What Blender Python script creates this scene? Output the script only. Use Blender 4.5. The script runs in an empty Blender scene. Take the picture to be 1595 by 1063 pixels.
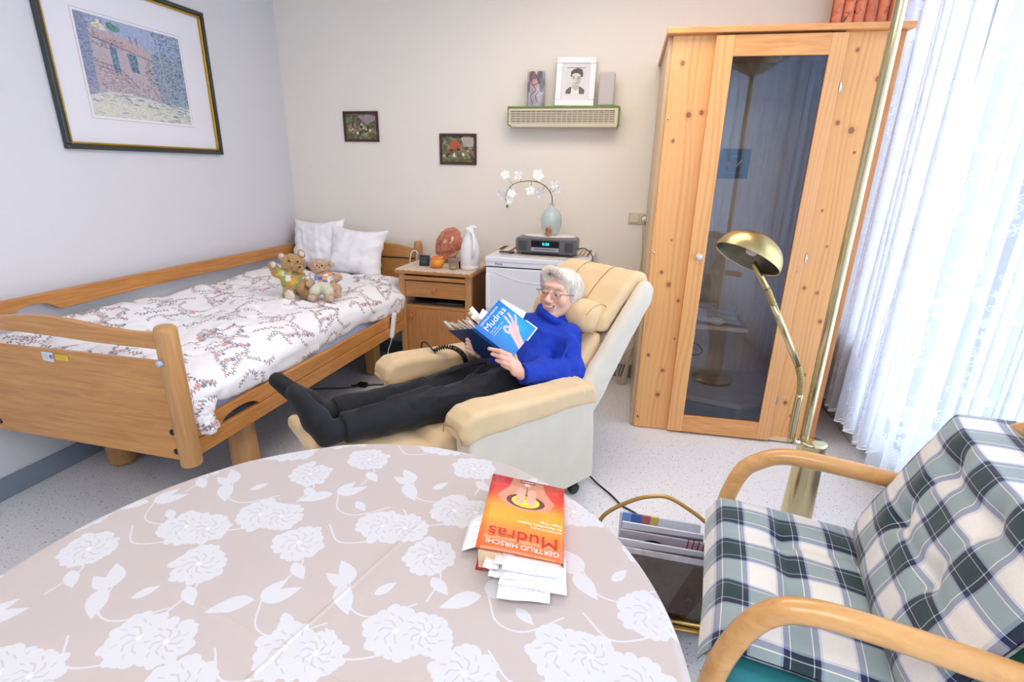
import bpy, math, random
import numpy as np
from mathutils import Vector, Matrix
random.seed(7); np.random.seed(7)
C = bpy.context.scene.collection
SC = bpy.context.scene
# ------------------------------------------------------------------ camera
CH = 1.34
yaw, pitch, roll, FPX = .23695, .32257, .020059, 803.9
_cy, _sy, _cp, _sp, _cr, _sr = math.cos(yaw), math.sin(yaw), math.cos(pitch), math.sin(pitch), math.cos(roll), math.sin(roll)
FW = np.array([-_sy*_cp, _cy*_cp, -_sp]); _rt = np.array([_cy, _sy, 0.]); _up = np.cross(_rt, FW)
RT = _cr*_rt + _sr*_up; UP = -_sr*_rt + _cr*_up
cam = bpy.data.objects.new('camera', bpy.data.cameras.new('camera')); C.objects.link(cam)
cam.matrix_world = Matrix(((RT[0], UP[0], -FW[0], 0), (RT[1], UP[1], -FW[1], 0), (RT[2], UP[2], -FW[2], CH), (0, 0, 0, 1)))
cam.data.sensor_width = 36; cam.data.lens = FPX/1595*36; cam.data.clip_start = .02
SC.camera = cam
# ------------------------------------------------------------------ light and exposure
SC.view_settings.view_transform = 'Standard'; SC.view_settings.look = 'None'
SC.view_settings.gamma = 1; SC.view_settings.use_curve_mapping = False
SC.view_settings.exposure = 0.28
W = bpy.data.worlds.new('world'); SC.world = W; W.use_nodes = True
bg = W.node_tree.nodes['Background']; bg.inputs[0].default_value = (.72, .86, 1, 1); bg.inputs[1].default_value = 4.0
def area(name, loc, target, sx, sy, power, col, portal=False):
    l = bpy.data.lights.new(name, 'AREA'); l.shape = 'RECTANGLE'; l.size = sx; l.size_y = sy; l.energy = power; l.color = col
    o = bpy.data.objects.new(name, l); C.objects.link(o); o.location = loc
    o.rotation_euler = (Vector(target)-Vector(loc)).to_track_quat('-Z', 'Y').to_euler()
    if portal: l.cycles.is_portal = True
    return o
area('window_daylight', (1.75, .4, 1.3), (0, .4, 1.2), 5.4, 2.2, 102, (.76, .87, 1))
area('ceiling_lamp_light', (-.25, 2.15, 2.46), (-.25, 2.15, 0), 1.3, .9, 18, (1, .86, .70))
area('added_fill_light', (-.1, -.7, 2.46), (-.1, -.4, 0), 1.6, 1.0, 31, (1, .91, .80))  # added fill from behind the camera, brightens back wall and cabinet interior
# ------------------------------------------------------------------ toolkit
def ray(x, y): return FW*FPX + RT*(x-797.5) - UP*(y-531.5)
def atZ(x, y, z): d = ray(x, y); return np.array([0, 0, CH]) + d*((z-CH)/d[2])
def atY(x, y, Y): d = ray(x, y); return np.array([0, 0, CH]) + d*(Y/d[1])
def atX(x, y, X): d = ray(x, y); return np.array([0, 0, CH]) + d*(X/d[0])
def atD(x, y, D): return np.array([0, 0, CH]) + ray(x, y)*(D/FPX)
def lin(c):
    return tuple((v/255/12.92 if v/255 <= .04045 else ((v/255+.055)/1.055)**2.4) for v in c[:3]) + (1,)
def wpos(p):
    v = Vector((0, 0, 0))
    while p is not None: v = v + p.location; p = p.parent
    return np.array(v)
def thing(name, label, cat, loc, group=None):
    o = bpy.data.objects.new(name, None); C.objects.link(o); o.location = tuple(float(a) for a in loc); o.empty_display_size = .05
    o['label'] = label; o['category'] = cat
    if group: o['group'] = group
    return o
def tag(o, label, cat, group=None):
    o['label'] = label; o['category'] = cat
    if group: o['group'] = group
    return o
def struct(o): o['kind'] = 'structure'; return o
class MB:
    """collects geometry in world coordinates"""
    def __init__(s): s.v = []; s.f = []; s.uv = []; s.n = 0
    def add(s, V, F, UV=None):
        V = np.asarray(V, float).reshape(-1, 3); s.v.append(V)
        for k, f in enumerate(F):
            s.f.append([int(i)+s.n for i in f])
            s.uv.append([tuple(UV[i]) for i in f] if UV is not None else [(V[i][0], V[i][1]) for i in f])
        s.n += len(V); return s
    def pts8(s, P): return s.add(P, [(0, 3, 2, 1), (4, 5, 6, 7), (0, 1, 5, 4), (1, 2, 6, 5), (2, 3, 7, 6), (3, 0, 4, 7)])
    def box(s, lo, hi, R=None, o=(0, 0, 0)):
        (a, b, c), (d, e, f) = lo, hi
        P = np.array([(a, b, c), (d, b, c), (d, e, c), (a, e, c), (a, b, f), (d, b, f), (d, e, f), (a, e, f)], float)
        if R is not None: P = P @ np.asarray(R).T
        return s.pts8(P+np.asarray(o))
    def prism(s, poly, y0, y1, fr=None):
        """poly in (x,z), extruded along y; fr maps local (x,y,z) -> world"""
        n = len(poly); P = [(x, y0, z) for x, z in poly]+[(x, y1, z) for x, z in poly]
        P = np.array(P, float)
        if fr: P = np.array([fr(*p) for p in P])
        F = [tuple(range(n)), tuple(range(2*n-1, n-1, -1))]+[((i+1) % n, i, n+i, n+(i+1) % n) for i in range(n)]
        return s.add(P, F)
    def tube(s, pts, r, n=10, closed=False, caps=True, sx=1.0, ref=None):
        P = np.array(pts, float); m = len(P); r = np.full(m, r) if np.isscalar(r) else np.array(r, float)
        T = np.zeros_like(P)
        if closed: T = np.roll(P, -1, 0)-np.roll(P, 1, 0)
        else: T[1:-1] = P[2:]-P[:-2]; T[0] = P[1]-P[0]; T[-1] = P[-1]-P[-2]
        T /= np.linalg.norm(T, axis=1)[:, None]+1e-12
        u = np.array(ref, float) if ref is not None else (np.array([0, 0, 1.]) if abs(T[0][2]) < .9 else np.array([1., 0, 0]))
        V = []; UV = []; L = 0
        for i in range(m):
            if ref is not None: u = np.array(ref, float)
            u = u-T[i]*(u@T[i]); u /= np.linalg.norm(u)+1e-12; w = np.cross(T[i], u)
            if i: L += np.linalg.norm(P[i]-P[i-1])
            for k in range(n):
                a = 2*math.pi*k/n
                V.append(P[i]+r[i]*(math.cos(a)*u*sx+math.sin(a)*w)); UV.append((L, k/n*.1))
        F = []
        for i in range(m if closed else m-1):
            j = (i+1) % m
            for k in range(n): F.append((i*n+k, i*n+(k+1) % n, j*n+(k+1) % n, j*n+k))
        if caps and not closed: F.append(tuple(range(n-1, -1, -1))); F.append(tuple((m-1)*n+k for k in range(n)))
        return s.add(V, F, UV)
    def lathe(s, prof, o=(0, 0, 0), n=32, R=None, caps=True):
        """prof: (r,z)"""
        V = []; UV = []
        for i, (r, z) in enumerate(prof):
            for k in range(n):
                a = 2*math.pi*k/n; V.append((r*math.cos(a), r*math.sin(a), z)); UV.append((k/n, i/(len(prof)-1)))
        V = np.array(V)
        if R is not None: V = V @ np.asarray(R).T
        F = []
        for i in range(len(prof)-1):
            for k in range(n): F.append((i*n+k, i*n+(k+1) % n, (i+1)*n+(k+1) % n, (i+1)*n+k))
        if caps:
            if prof[0][0] > 1e-4: F.append(tuple(range(n-1, -1, -1)))
            if prof[-1][0] > 1e-4: F.append(tuple((len(prof)-1)*n+k for k in range(n)))
        return s.add(V+np.asarray(o), F, UV)
    def grid(s, P, uv=None, closeu=False):
        P = np.asarray(P, float); a, b = P.shape[:2]
        if uv is None: uv = np.stack(np.meshgrid(np.linspace(0, 1, a), np.linspace(0, 1, b), indexing='ij'), -1)
        F = []
        for i in range(a if closeu else a-1):
            for j in range(b-1): F.append((i*b+j, ((i+1) % a)*b+j, ((i+1) % a)*b+j+1, i*b+j+1))
        return s.add(P.reshape(-1, 3), F, np.asarray(uv).reshape(-1, 2))
    def obj(s, name, mat, parent=None, smooth=False, bevel=0, seg=2, solid=0, sub=0, loc=None, sa=None):
        V = np.concatenate(s.v) if s.v else np.zeros((0, 3))
        if parent is not None: base = wpos(parent); lo = (0, 0, 0)
        else:
            base = np.array(loc, float) if loc is not None else np.array([(V[:, 0].min()+V[:, 0].max())/2, (V[:, 1].min()+V[:, 1].max())/2, V[:, 2].min()]); lo = tuple(base)
        me = bpy.data.meshes.new(name); me.from_pydata((V-base).tolist(), [], s.f)
        uvl = me.uv_layers.new(name='UVMap')
        flat = np.array([c for f in s.uv for p in f for c in p], 'f')
        uvl.data.foreach_set('uv', flat)
        if smooth: me.polygons.foreach_set('use_smooth', [True]*len(me.polygons))
        me.update()
        if sa is not None and smooth: me.set_sharp_from_angle(angle=math.radians(sa))
        return link(me, name, mat, parent, lo, bevel, seg, solid, sub)
def link(me, name, mat, parent=None, lo=(0, 0, 0), bevel=0, seg=2, solid=0, sub=0):
    o = bpy.data.objects.new(name, me); C.objects.link(o); o.location = lo
    if parent is not None: o.parent = parent
    for m in (mat if isinstance(mat, (list, tuple)) else [mat]): me.materials.append(m)
    if solid: md = o.modifiers.new('s', 'SOLIDIFY'); md.thickness = solid; md.offset = 0
    if bevel: md = o.modifiers.new('b', 'BEVEL'); md.width = bevel; md.segments = seg; md.limit_method = 'ANGLE'; md.angle_limit = math.radians(35)
    if sub: md = o.modifiers.new('u', 'SUBSURF'); md.levels = sub; md.render_levels = sub
    return o
def bez(pts, n=8, closed=False):
    """Catmull-Rom through pts"""
    P = np.array(pts, float); m = len(P); out = []
    for i in range(m if closed else m-1):
        p1 = P[i]; p2 = P[(i+1) % m]
        p0 = P[(i-1) % m] if closed or i else 2*p1-p2
        p3 = P[(i+2) % m] if closed or i < m-2 else 2*p2-p1
        for k in range(n):
            t = k/n; out.append(.5*((2*p1)+(p2-p0)*t+(2*p0-5*p1+4*p2-p3)*t*t+(3*p1-p0-3*p2+p3)*t**3))
    if not closed: out.append(P[-1])
    return np.array(out)
def rot(ax, deg):
    return np.array(Matrix.Rotation(math.radians(deg), 3, Vector(ax) if not isinstance(ax, str) else ax))
def basis(x, z):
    """columns x, y, z; x kept, z made square to it"""
    x = np.array(x, float); x /= np.linalg.norm(x); z = np.array(z, float); z = z-x*(z@x); z /= np.linalg.norm(z)
    return np.stack([x, np.cross(z, x), z], 1)
# ---- signed distance bodies
class SDF:
    def __init__(s, lo, hi, h):
        s.lo = np.array(lo, float); s.h = h; s.n = np.ceil((np.array(hi)-s.lo)/h).astype(int)+1
        s.F = np.full(s.n, 1., 'f'); s.ax = [s.lo[i]+h*np.arange(s.n[i]) for i in range(3)]
    def _reg(s, lo, hi):
        a = np.maximum(np.floor((np.array(lo)-s.lo)/s.h).astype(int), 0); b = np.minimum(np.ceil((np.array(hi)-s.lo)/s.h).astype(int)+1, s.n)
        sl = tuple(slice(int(a[i]), int(max(b[i], a[i]))) for i in range(3))
        X, Y, Z = np.meshgrid(s.ax[0][sl[0]], s.ax[1][sl[1]], s.ax[2][sl[2]], indexing='ij', sparse=True)
        return sl, X.astype('f'), Y.astype('f'), Z.astype('f')
    def _put(s, sl, d, k, op):
        a = s.F[sl]
        if op == 'sub': d = -d; r = np.maximum(a, d)+(np.maximum(k-np.abs(a-d), 0)**2/(4*k) if k > 0 else 0)
        elif op == 'and': r = np.maximum(a, d)
        else: r = np.minimum(a, d)-(np.maximum(k-np.abs(a-d), 0)**2/(4*k) if k > 0 else 0)
        s.F[sl] = r
    def cone(s, a, b, r1, r2, k=.01, op='add'):
        a = np.array(a, float); b = np.array(b, float); m = max(r1, r2)+k+2*s.h
        sl, X, Y, Z = s._reg(np.minimum(a, b)-m, np.maximum(a, b)+m)
        if 0 in s.F[sl].shape: return s
        d = b-a; L = float(d@d)+1e-12
        t = np.clip(((X-a[0])*d[0]+(Y-a[1])*d[1]+(Z-a[2])*d[2])/L, 0, 1)
        q = np.sqrt((X-a[0]-t*d[0])**2+(Y-a[1]-t*d[1])**2+(Z-a[2]-t*d[2])**2)-(r1+(r2-r1)*t)
        s._put(sl, q, k, op); return s
    def chain(s, P, r, k=.01, op='add'):
        r = [r]*len(P) if np.isscalar(r) else r
        for i in range(len(P)-1): s.cone(P[i], P[i+1], r[i], r[i+1], k, op)
        return s
    def _loc(s, c, R, X, Y, Z):
        x, y, z = X-c[0], Y-c[1], Z-c[2]
        if R is None: return x, y, z
        return (x*R[0, 0]+y*R[1, 0]+z*R[2, 0], x*R[0, 1]+y*R[1, 1]+z*R[2, 1], x*R[0, 2]+y*R[1, 2]+z*R[2, 2])
    def ell(s, c, r, R=None, k=.01, op='add'):
        c = np.array(c, float); m = max(r)+k+2*s.h
        e = np.array(r) if R is None else np.sqrt(((np.asarray(R)*np.array(r))**2).sum(1))
        e = e+k+2*s.h
        sl, X, Y, Z = s._reg(c-e, c+e)
        if 0 in s.F[sl].shape: return s
        x, y, z = s._loc(c, R, X, Y, Z)
        k0 = np.sqrt((x/r[0])**2+(y/r[1])**2+(z/r[2])**2); k1 = np.sqrt((x/r[0]**2)**2+(y/r[1]**2)**2+(z/r[2]**2)**2)+1e-9
        s._put(sl, k0*(k0-1)/k1, k, op); return s
    def rbox(s, c, hf, rad, R=None, k=.01, op='add'):
        c = np.array(c, float); hf = np.array(hf, float); e = hf if R is None else (np.abs(np.asarray(R))*hf).sum(1)
        e = e+k+2*s.h
        sl, X, Y, Z = s._reg(c-e, c+e)
        if 0 in s.F[sl].shape: return s
        x, y, z = s._loc(c, R, X, Y, Z); q = [np.abs(v)-(hf[i]-rad) for i, v in enumerate((x, y, z))]
        d = np.sqrt(sum(np.maximum(v, 0)**2 for v in q))+np.minimum(np.maximum(np.maximum(q[0], q[1]), q[2]), 0)-rad
        s._put(sl, d, k, op); return s
    def extr(s, poly, y0, y1, rad, k=.01, op='add'):
        """rounded prism: polygon in (x,z), y range"""
        P = np.array(poly, float); m = k+2*s.h+rad
        sl, X, Y, Z = s._reg((P[:, 0].min()-m, y0-m, P[:, 1].min()-m), (P[:, 0].max()+m, y1+m, P[:, 1].max()+m))
        if 0 in s.F[sl].shape: return s
        X2, Z2 = X[:, 0, :]+0*Z[:, 0, :][:1], Z[:, 0, :]+0*X[:, 0, :]
        X2 = np.broadcast_to(X[:, 0, :], Z2.shape); d = np.full(Z2.shape, 1e9); sg = np.ones(Z2.shape); n = len(P)
        for i in range(n):
            a, b = P[i], P[(i-1) % n]; ex, ez = b-a; wx, wz = X2-a[0], Z2-a[1]
            t = np.clip((wx*ex+wz*ez)/(ex*ex+ez*ez), 0, 1); d = np.minimum(d, (wx-ex*t)**2+(wz-ez*t)**2)
            c1 = Z2 >= a[1]; c2 = Z2 < b[1]; c3 = ex*wz > ez*wx
            fl = (c1 & c2 & c3) | (~c1 & ~c2 & ~c3); sg = np.where(fl, -sg, sg)
        d2 = (sg*np.sqrt(d)+rad)[:, None, :]; dy = (np.abs(Y-(y0+y1)/2)-(y1-y0)/2+rad)
        d3 = np.sqrt(np.maximum(d2, 0)**2+np.maximum(dy, 0)**2)+np.minimum(np.maximum(d2, dy), 0)-rad
        s._put(sl, d3.astype('f'), k, op); return s
    def mesh(s, smooth=1):
        F = s.F; S = F < 0; nx, ny, nz = F.shape
        c = np.zeros((nx-1, ny-1, nz-1), np.int8)
        for i in (0, 1):
            for j in (0, 1):
                for k in (0, 1): c += S[i:nx-1+i, j:ny-1+j, k:nz-1+k]
        I = np.stack(np.nonzero((c > 0) & (c < 8)), 1)
        idx = np.full((nx-1, ny-1, nz-1), -1, np.int32); idx[I[:, 0], I[:, 1], I[:, 2]] = np.arange(len(I))
        acc = np.zeros((len(I), 3)); cnt = np.zeros(len(I))
        corners = [(i, j, k) for i in (0, 1) for j in (0, 1) for k in (0, 1)]
        val = {q: F[I[:, 0]+q[0], I[:, 1]+q[1], I[:, 2]+q[2]].astype(float) for q in corners}
        for a in corners:
            for ax in range(3):
                if a[ax]: continue
                b = list(a); b[ax] = 1; b = tuple(b); va, vb = val[a], val[b]; m = (va < 0) != (vb < 0)
                t = np.where(m, va/(np.where(m, va-vb, 1)), 0)
                p = np.tile(np.array(a, float), (len(I), 1)); p[:, ax] += t
                acc[m] += p[m]; cnt[m] += 1
        V = s.lo+s.h*(I+acc/cnt[:, None]); Q = []
        for ax in range(3):
            o = [q for q in range(3) if q != ax]
            A = np.take(S, range(F.shape[ax]-1), ax); B = np.take(S, range(1, F.shape[ax]), ax)
            E = np.stack(np.nonzero(A != B), 1)
            E = E[(E[:, o[0]] > 0) & (E[:, o[1]] > 0) & (E[:, o[0]] < F.shape[o[0]]-1) & (E[:, o[1]] < F.shape[o[1]]-1)]
            fl = A[E[:, 0], E[:, 1], E[:, 2]]
            def g(d0, d1):
                q = E.copy(); q[:, o[0]] += d0; q[:, o[1]] += d1; return idx[q[:, 0], q[:, 1], q[:, 2]]
            q = np.stack([g(-1, -1), g(0, -1), g(0, 0), g(-1, 0)], 1)
            if ax == 1: fl = ~fl
            q[~fl] = q[~fl][:, ::-1]; Q.append(q)
        Q = np.concatenate(Q)
        for _ in range(smooth):
            a = np.zeros_like(V); n_ = np.zeros(len(V))
            for e in range(4):
                i, j = Q[:, e], Q[:, (e+1) % 4]; np.add.at(a, i, V[j]); np.add.at(n_, i, 1)
            V = V*.4+.6*a/np.maximum(n_, 1)[:, None]
        return V, Q
def sdf_obj(s, name, mat, parent=None, fr=None, smooth=1, loc=None, disp=None, uvf=None, col=None):
    V, Q = s.mesh(smooth)
    if disp is not None or col is not None:
        n = np.zeros_like(V); e1 = V[Q[:, 2]]-V[Q[:, 0]]; e2 = V[Q[:, 3]]-V[Q[:, 1]]; fn = np.cross(e1, e2)
        for e in range(4): np.add.at(n, Q[:, e], fn)
        n /= np.linalg.norm(n, axis=1)[:, None]+1e-12
    L = V.copy()
    if disp is not None: V = V+n*disp(V, n)[:, None]
    if fr is not None: V = fr(V)
    if parent is not None: base = wpos(parent); lo = (0, 0, 0)
    else: base = np.array(loc) if loc is not None else np.array([(V[:, 0].min()+V[:, 0].max())/2, (V[:, 1].min()+V[:, 1].max())/2, V[:, 2].min()]); lo = tuple(base)
    me = bpy.data.meshes.new(name); me.vertices.add(len(V)); me.vertices.foreach_set('co', (V-base).astype('f').ravel())
    me.loops.add(Q.size); me.loops.foreach_set('vertex_index', Q.ravel().astype('i')); me.polygons.add(len(Q))
    me.polygons.foreach_set('loop_start', np.arange(0, Q.size, 4, dtype='i'))
    me.polygons.foreach_set('use_smooth', np.ones(len(Q), bool)); me.update(calc_edges=True)
    if uvf is not None:
        uv = uvf(L, n if disp is not None or col is not None else None); l = me.uv_layers.new(name='UVMap'); l.data.foreach_set('uv', uv[Q.ravel()].astype('f').ravel())
    if col is not None:
        ca = me.color_attributes.new('pigment', 'FLOAT_COLOR', 'POINT'); cc = np.ones((len(V), 4), 'f'); cc[:, :3] = col(L, n); ca.data.foreach_set('color', cc.ravel())
    return link(me, name, mat, parent, lo)
def snoise(P, f, seed=0, oct=3):
    """cheap smooth noise from summed sines, about -1..1"""
    r = np.random.RandomState(seed); out = np.zeros(len(P)); a = 1; tot = 0
    for o in range(oct):
        for _ in range(4):
            d = r.normal(size=3); d /= np.linalg.norm(d); out += a*np.sin(P@d*f*2*math.pi*r.uniform(.7, 1.3)+r.uniform(0, 6.3)+1.5*np.sin(P@r.normal(size=3)*f*3))
        tot += a*2.2; a *= .5; f *= 2
    return out/tot
# ---- materials
def mat(name, col, rough=.5, metal=0, bump=0, bscale=200, spec=.5, sheen=0, trans=0, ior=1.45, coat=0, emit=None, es=1, var=0, vscale=30):
    m = bpy.data.materials.new(name); m.use_nodes = True; nt = m.node_tree; b = nt.nodes['Principled BSDF']
    b.inputs['Base Color'].default_value = lin(col); b.inputs['Roughness'].default_value = rough; b.inputs['Metallic'].default_value = metal
    b.inputs['Specular IOR Level'].default_value = spec; b.inputs['Sheen Weight'].default_value = sheen; b.inputs['Transmission Weight'].default_value = trans
    b.inputs['IOR'].default_value = ior; b.inputs['Coat Weight'].default_value = coat
    if emit: b.inputs['Emission Color'].default_value = lin(emit); b.inputs['Emission Strength'].default_value = es
    tc = nt.nodes.new('ShaderNodeTexCoord')
    if bump:
        n = nt.nodes.new('ShaderNodeTexNoise'); n.inputs['Scale'].default_value = bscale; n.inputs['Detail'].default_value = 3
        nt.links.new(tc.outputs['Object'], n.inputs['Vector']); bp = nt.nodes.new('ShaderNodeBump'); bp.inputs['Strength'].default_value = bump; bp.inputs['Distance'].default_value = .002
        nt.links.new(n.outputs['Fac'], bp.inputs['Height']); nt.links.new(bp.outputs['Normal'], b.inputs['Normal'])
    if var:
        n = nt.nodes.new('ShaderNodeTexNoise'); n.inputs['Scale'].default_value = vscale; n.inputs['Detail'].default_value = 4; nt.links.new(tc.outputs['Object'], n.inputs['Vector'])
        r = nt.nodes.new('ShaderNodeValToRGB'); c = np.array(col)
        r.color_ramp.elements[0].position = .3; r.color_ramp.elements[1].position = .7
        r.color_ramp.elements[0].color = lin(np.clip(c*(1-var), 0, 255)); r.color_ramp.elements[1].color = lin(np.clip(c*(1+var), 0, 255))
        nt.links.new(n.outputs['Fac'], r.inputs['Fac']); nt.links.new(r.outputs['Color'], b.inputs['Base Color'])
    return m
def wood(name, c1, c2, axis=0, scale=6, stretch=14, rough=.42, coat=.15):
    """grain runs along the axis (object coordinates)"""
    m = mat(name, c1, rough, coat=coat); nt = m.node_tree; b = nt.nodes['Principled BSDF']
    tc = [n for n in nt.nodes if n.type == 'TEX_COORD'][0]; mp = nt.nodes.new('ShaderNodeMapping'); sc = [scale*stretch]*3; sc[axis] = scale
    mp.inputs['Scale'].default_value = sc; nt.links.new(tc.outputs['Object'], mp.inputs['Vector'])
    n = nt.nodes.new('ShaderNodeTexNoise'); n.inputs['Scale'].default_value = 1; n.inputs['Detail'].default_value = 5; n.inputs['Roughness'].default_value = .65; n.inputs['Distortion'].default_value = .6
    nt.links.new(mp.outputs['Vector'], n.inputs['Vector']); r = nt.nodes.new('ShaderNodeValToRGB')
    r.color_ramp.elements[0].position = .33; r.color_ramp.elements[0].color = lin(c2); r.color_ramp.elements[1].position = .66; r.color_ramp.elements[1].color = lin(c1)
    nt.links.new(n.outputs['Fac'], r.inputs['Fac']); nt.links.new(r.outputs['Color'], b.inputs['Base Color'])
    bp = nt.nodes.new('ShaderNodeBump'); bp.inputs['Strength'].default_value = .12; bp.inputs['Distance'].default_value = .001
    nt.links.new(n.outputs['Fac'], bp.inputs['Height']); nt.links.new(bp.outputs['Normal'], b.inputs['Normal'])
    return m
class Canvas:
    """a small painter that computes a print in code; x,y in 0..ax, 0..1"""
    def __init__(s, w, h, bg): s.w, s.h = w, h; s.a = np.ones((h, w, 4), 'f'); s.a[..., :3] = np.array(bg)/255; s.px = h; s.asp = w/h; s.Y, s.X = np.meshgrid((np.arange(h)+.5)/h, (np.arange(w)+.5)/h, indexing='ij')
    def _sl(s, x0, x1, y0, y1):
        return slice(max(int(y0*s.h)-2, 0), max(min(int(y1*s.h)+3, s.h), 0)), slice(max(int(x0*s.h)-2, 0), max(min(int(x1*s.h)+3, s.w), 0))
    def mix(s, sl, m, c, al): m = (m*al)[..., None]; s.a[sl][..., :3] = s.a[sl][..., :3]*(1-m)+m*np.array(c)/255
    def ell(s, x, y, rx, ry, c, al=1, ang=0, soft=.0):
        R = max(rx, ry)*(1+soft); sl = s._sl(x-R, x+R, y-R, y+R); X, Y = s.X[sl]-x, s.Y[sl]-y
        if X.size == 0: return s
        ca, sa = math.cos(ang), math.sin(ang); d = np.hypot((X*ca+Y*sa)/rx, (-X*sa+Y*ca)/ry); w = max(soft, 1/(min(rx, ry)*s.h))
        s.mix(sl, np.clip((1-d)/w+.5, 0, 1), c, al); return s
    def poly(s, P, c, al=1):
        P = np.array(P, float); sl = s._sl(P[:, 0].min(), P[:, 0].max(), P[:, 1].min(), P[:, 1].max()); X, Y = s.X[sl], s.Y[sl]
        if X.size == 0: return s
        m = np.zeros(X.shape, bool); n = len(P)
        for i in range(n):
            (x1, y1), (x2, y2) = P[i], P[(i+1) % n]
            if y1 == y2: continue
            m ^= ((y1 > Y) != (y2 > Y)) & (X < (x2-x1)*(Y-y1)/(y2-y1)+x1)
        s.mix(sl, m.astype('f'), c, al); return s
    def line(s, P, w, c, al=1):
        P = np.array(P, float)
        sl = s._sl(P[:, 0].min()-w, P[:, 0].max()+w, P[:, 1].min()-w, P[:, 1].max()+w); X, Y = s.X[sl], s.Y[sl]
        if X.size == 0: return s
        d = np.full(X.shape, 1e9)
        for i in range(len(P)-1):
            a, b = P[i], P[i+1]; e = b-a; t = np.clip(((X-a[0])*e[0]+(Y-a[1])*e[1])/(e@e+1e-12), 0, 1); d = np.minimum(d, np.hypot(X-a[0]-t*e[0], Y-a[1]-t*e[1]))
        s.mix(sl, np.clip((w/2-d)*s.h+.5, 0, 1), c, al); return s
    def noise(s, amt, f=20, seed=1):
        r = np.random.RandomState(seed)
        def up(n, m):
            g = r.normal(size=(n+2, m+2)); y = np.linspace(0, n, s.h); x = np.linspace(0, m, s.w); i = y.astype(int); j = x.astype(int); fy = (y-i)[:, None]; fx = (x-j)[None]
            return g[i][:, j]*(1-fy)*(1-fx)+g[i+1][:, j]*fy*(1-fx)+g[i][:, j+1]*(1-fy)*fx+g[i+1][:, j+1]*fy*fx
        n = up(f, int(f*s.asp)+1)+.6*up(f*3, int(f*3*s.asp)+1); s.a[..., :3] = np.clip(s.a[..., :3]*(1+amt*n[..., None]), 0, 1); return s
    def image(s, name):
        im = bpy.data.images.new(name, s.w, s.h, alpha=True); im.pixels.foreach_set(s.a.astype('f').ravel()); im.update(); im.pack(); return im
def pmat(name, canvas, rough=.6, scale=(1, 1), off=(0, 0), bump=0, bscale=300, sheen=0, coat=0, uvn=True, ext='REPEAT', spec=.5):
    m = mat(name, (200, 200, 200), rough, bump=bump, bscale=bscale, sheen=sheen, coat=coat, spec=spec); nt = m.node_tree; b = nt.nodes['Principled BSDF']
    tc = [n for n in nt.nodes if n.type == 'TEX_COORD'][0]; mp = nt.nodes.new('ShaderNodeMapping'); mp.inputs['Scale'].default_value = (*scale, 1); mp.inputs['Location'].default_value = (*off, 0)
    t = nt.nodes.new('ShaderNodeTexImage'); t.image = canvas.image(name) if isinstance(canvas, Canvas) else canvas; t.extension = ext
    nt.links.new(tc.outputs['UV'], mp.inputs['Vector']); nt.links.new(mp.outputs['Vector'], t.inputs['Vector']); nt.links.new(t.outputs['Color'], b.inputs['Base Color'])
    return m
def text(name, s, size, col, M, parent=None, ext=.0004, align='LEFT', sx=1):
    """raised print: the lettering as a mesh"""
    cu = bpy.data.curves.new(name, 'FONT'); cu.body = s; cu.size = size; cu.extrude = ext; cu.align_x = align; cu.resolution_u = 3
    t = bpy.data.objects.new(name, cu); C.objects.link(t); dg = bpy.context.evaluated_depsgraph_get(); dg.update()
    me = bpy.data.meshes.new_from_object(t.evaluated_get(dg)); bpy.data.objects.remove(t)
    V = np.zeros(len(me.vertices)*3); me.vertices.foreach_get('co', V); V = V.reshape(-1, 3); V[:, 0] *= sx
    B = np.array(M, float); V = V @ B[:, :3].T+B[:, 3]
    base = wpos(parent) if parent is not None else np.zeros(3); me.vertices.foreach_set('co', (V-base).astype('f').ravel()); me.materials.clear(); me.update()
    return link(me, name, col, parent)
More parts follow.
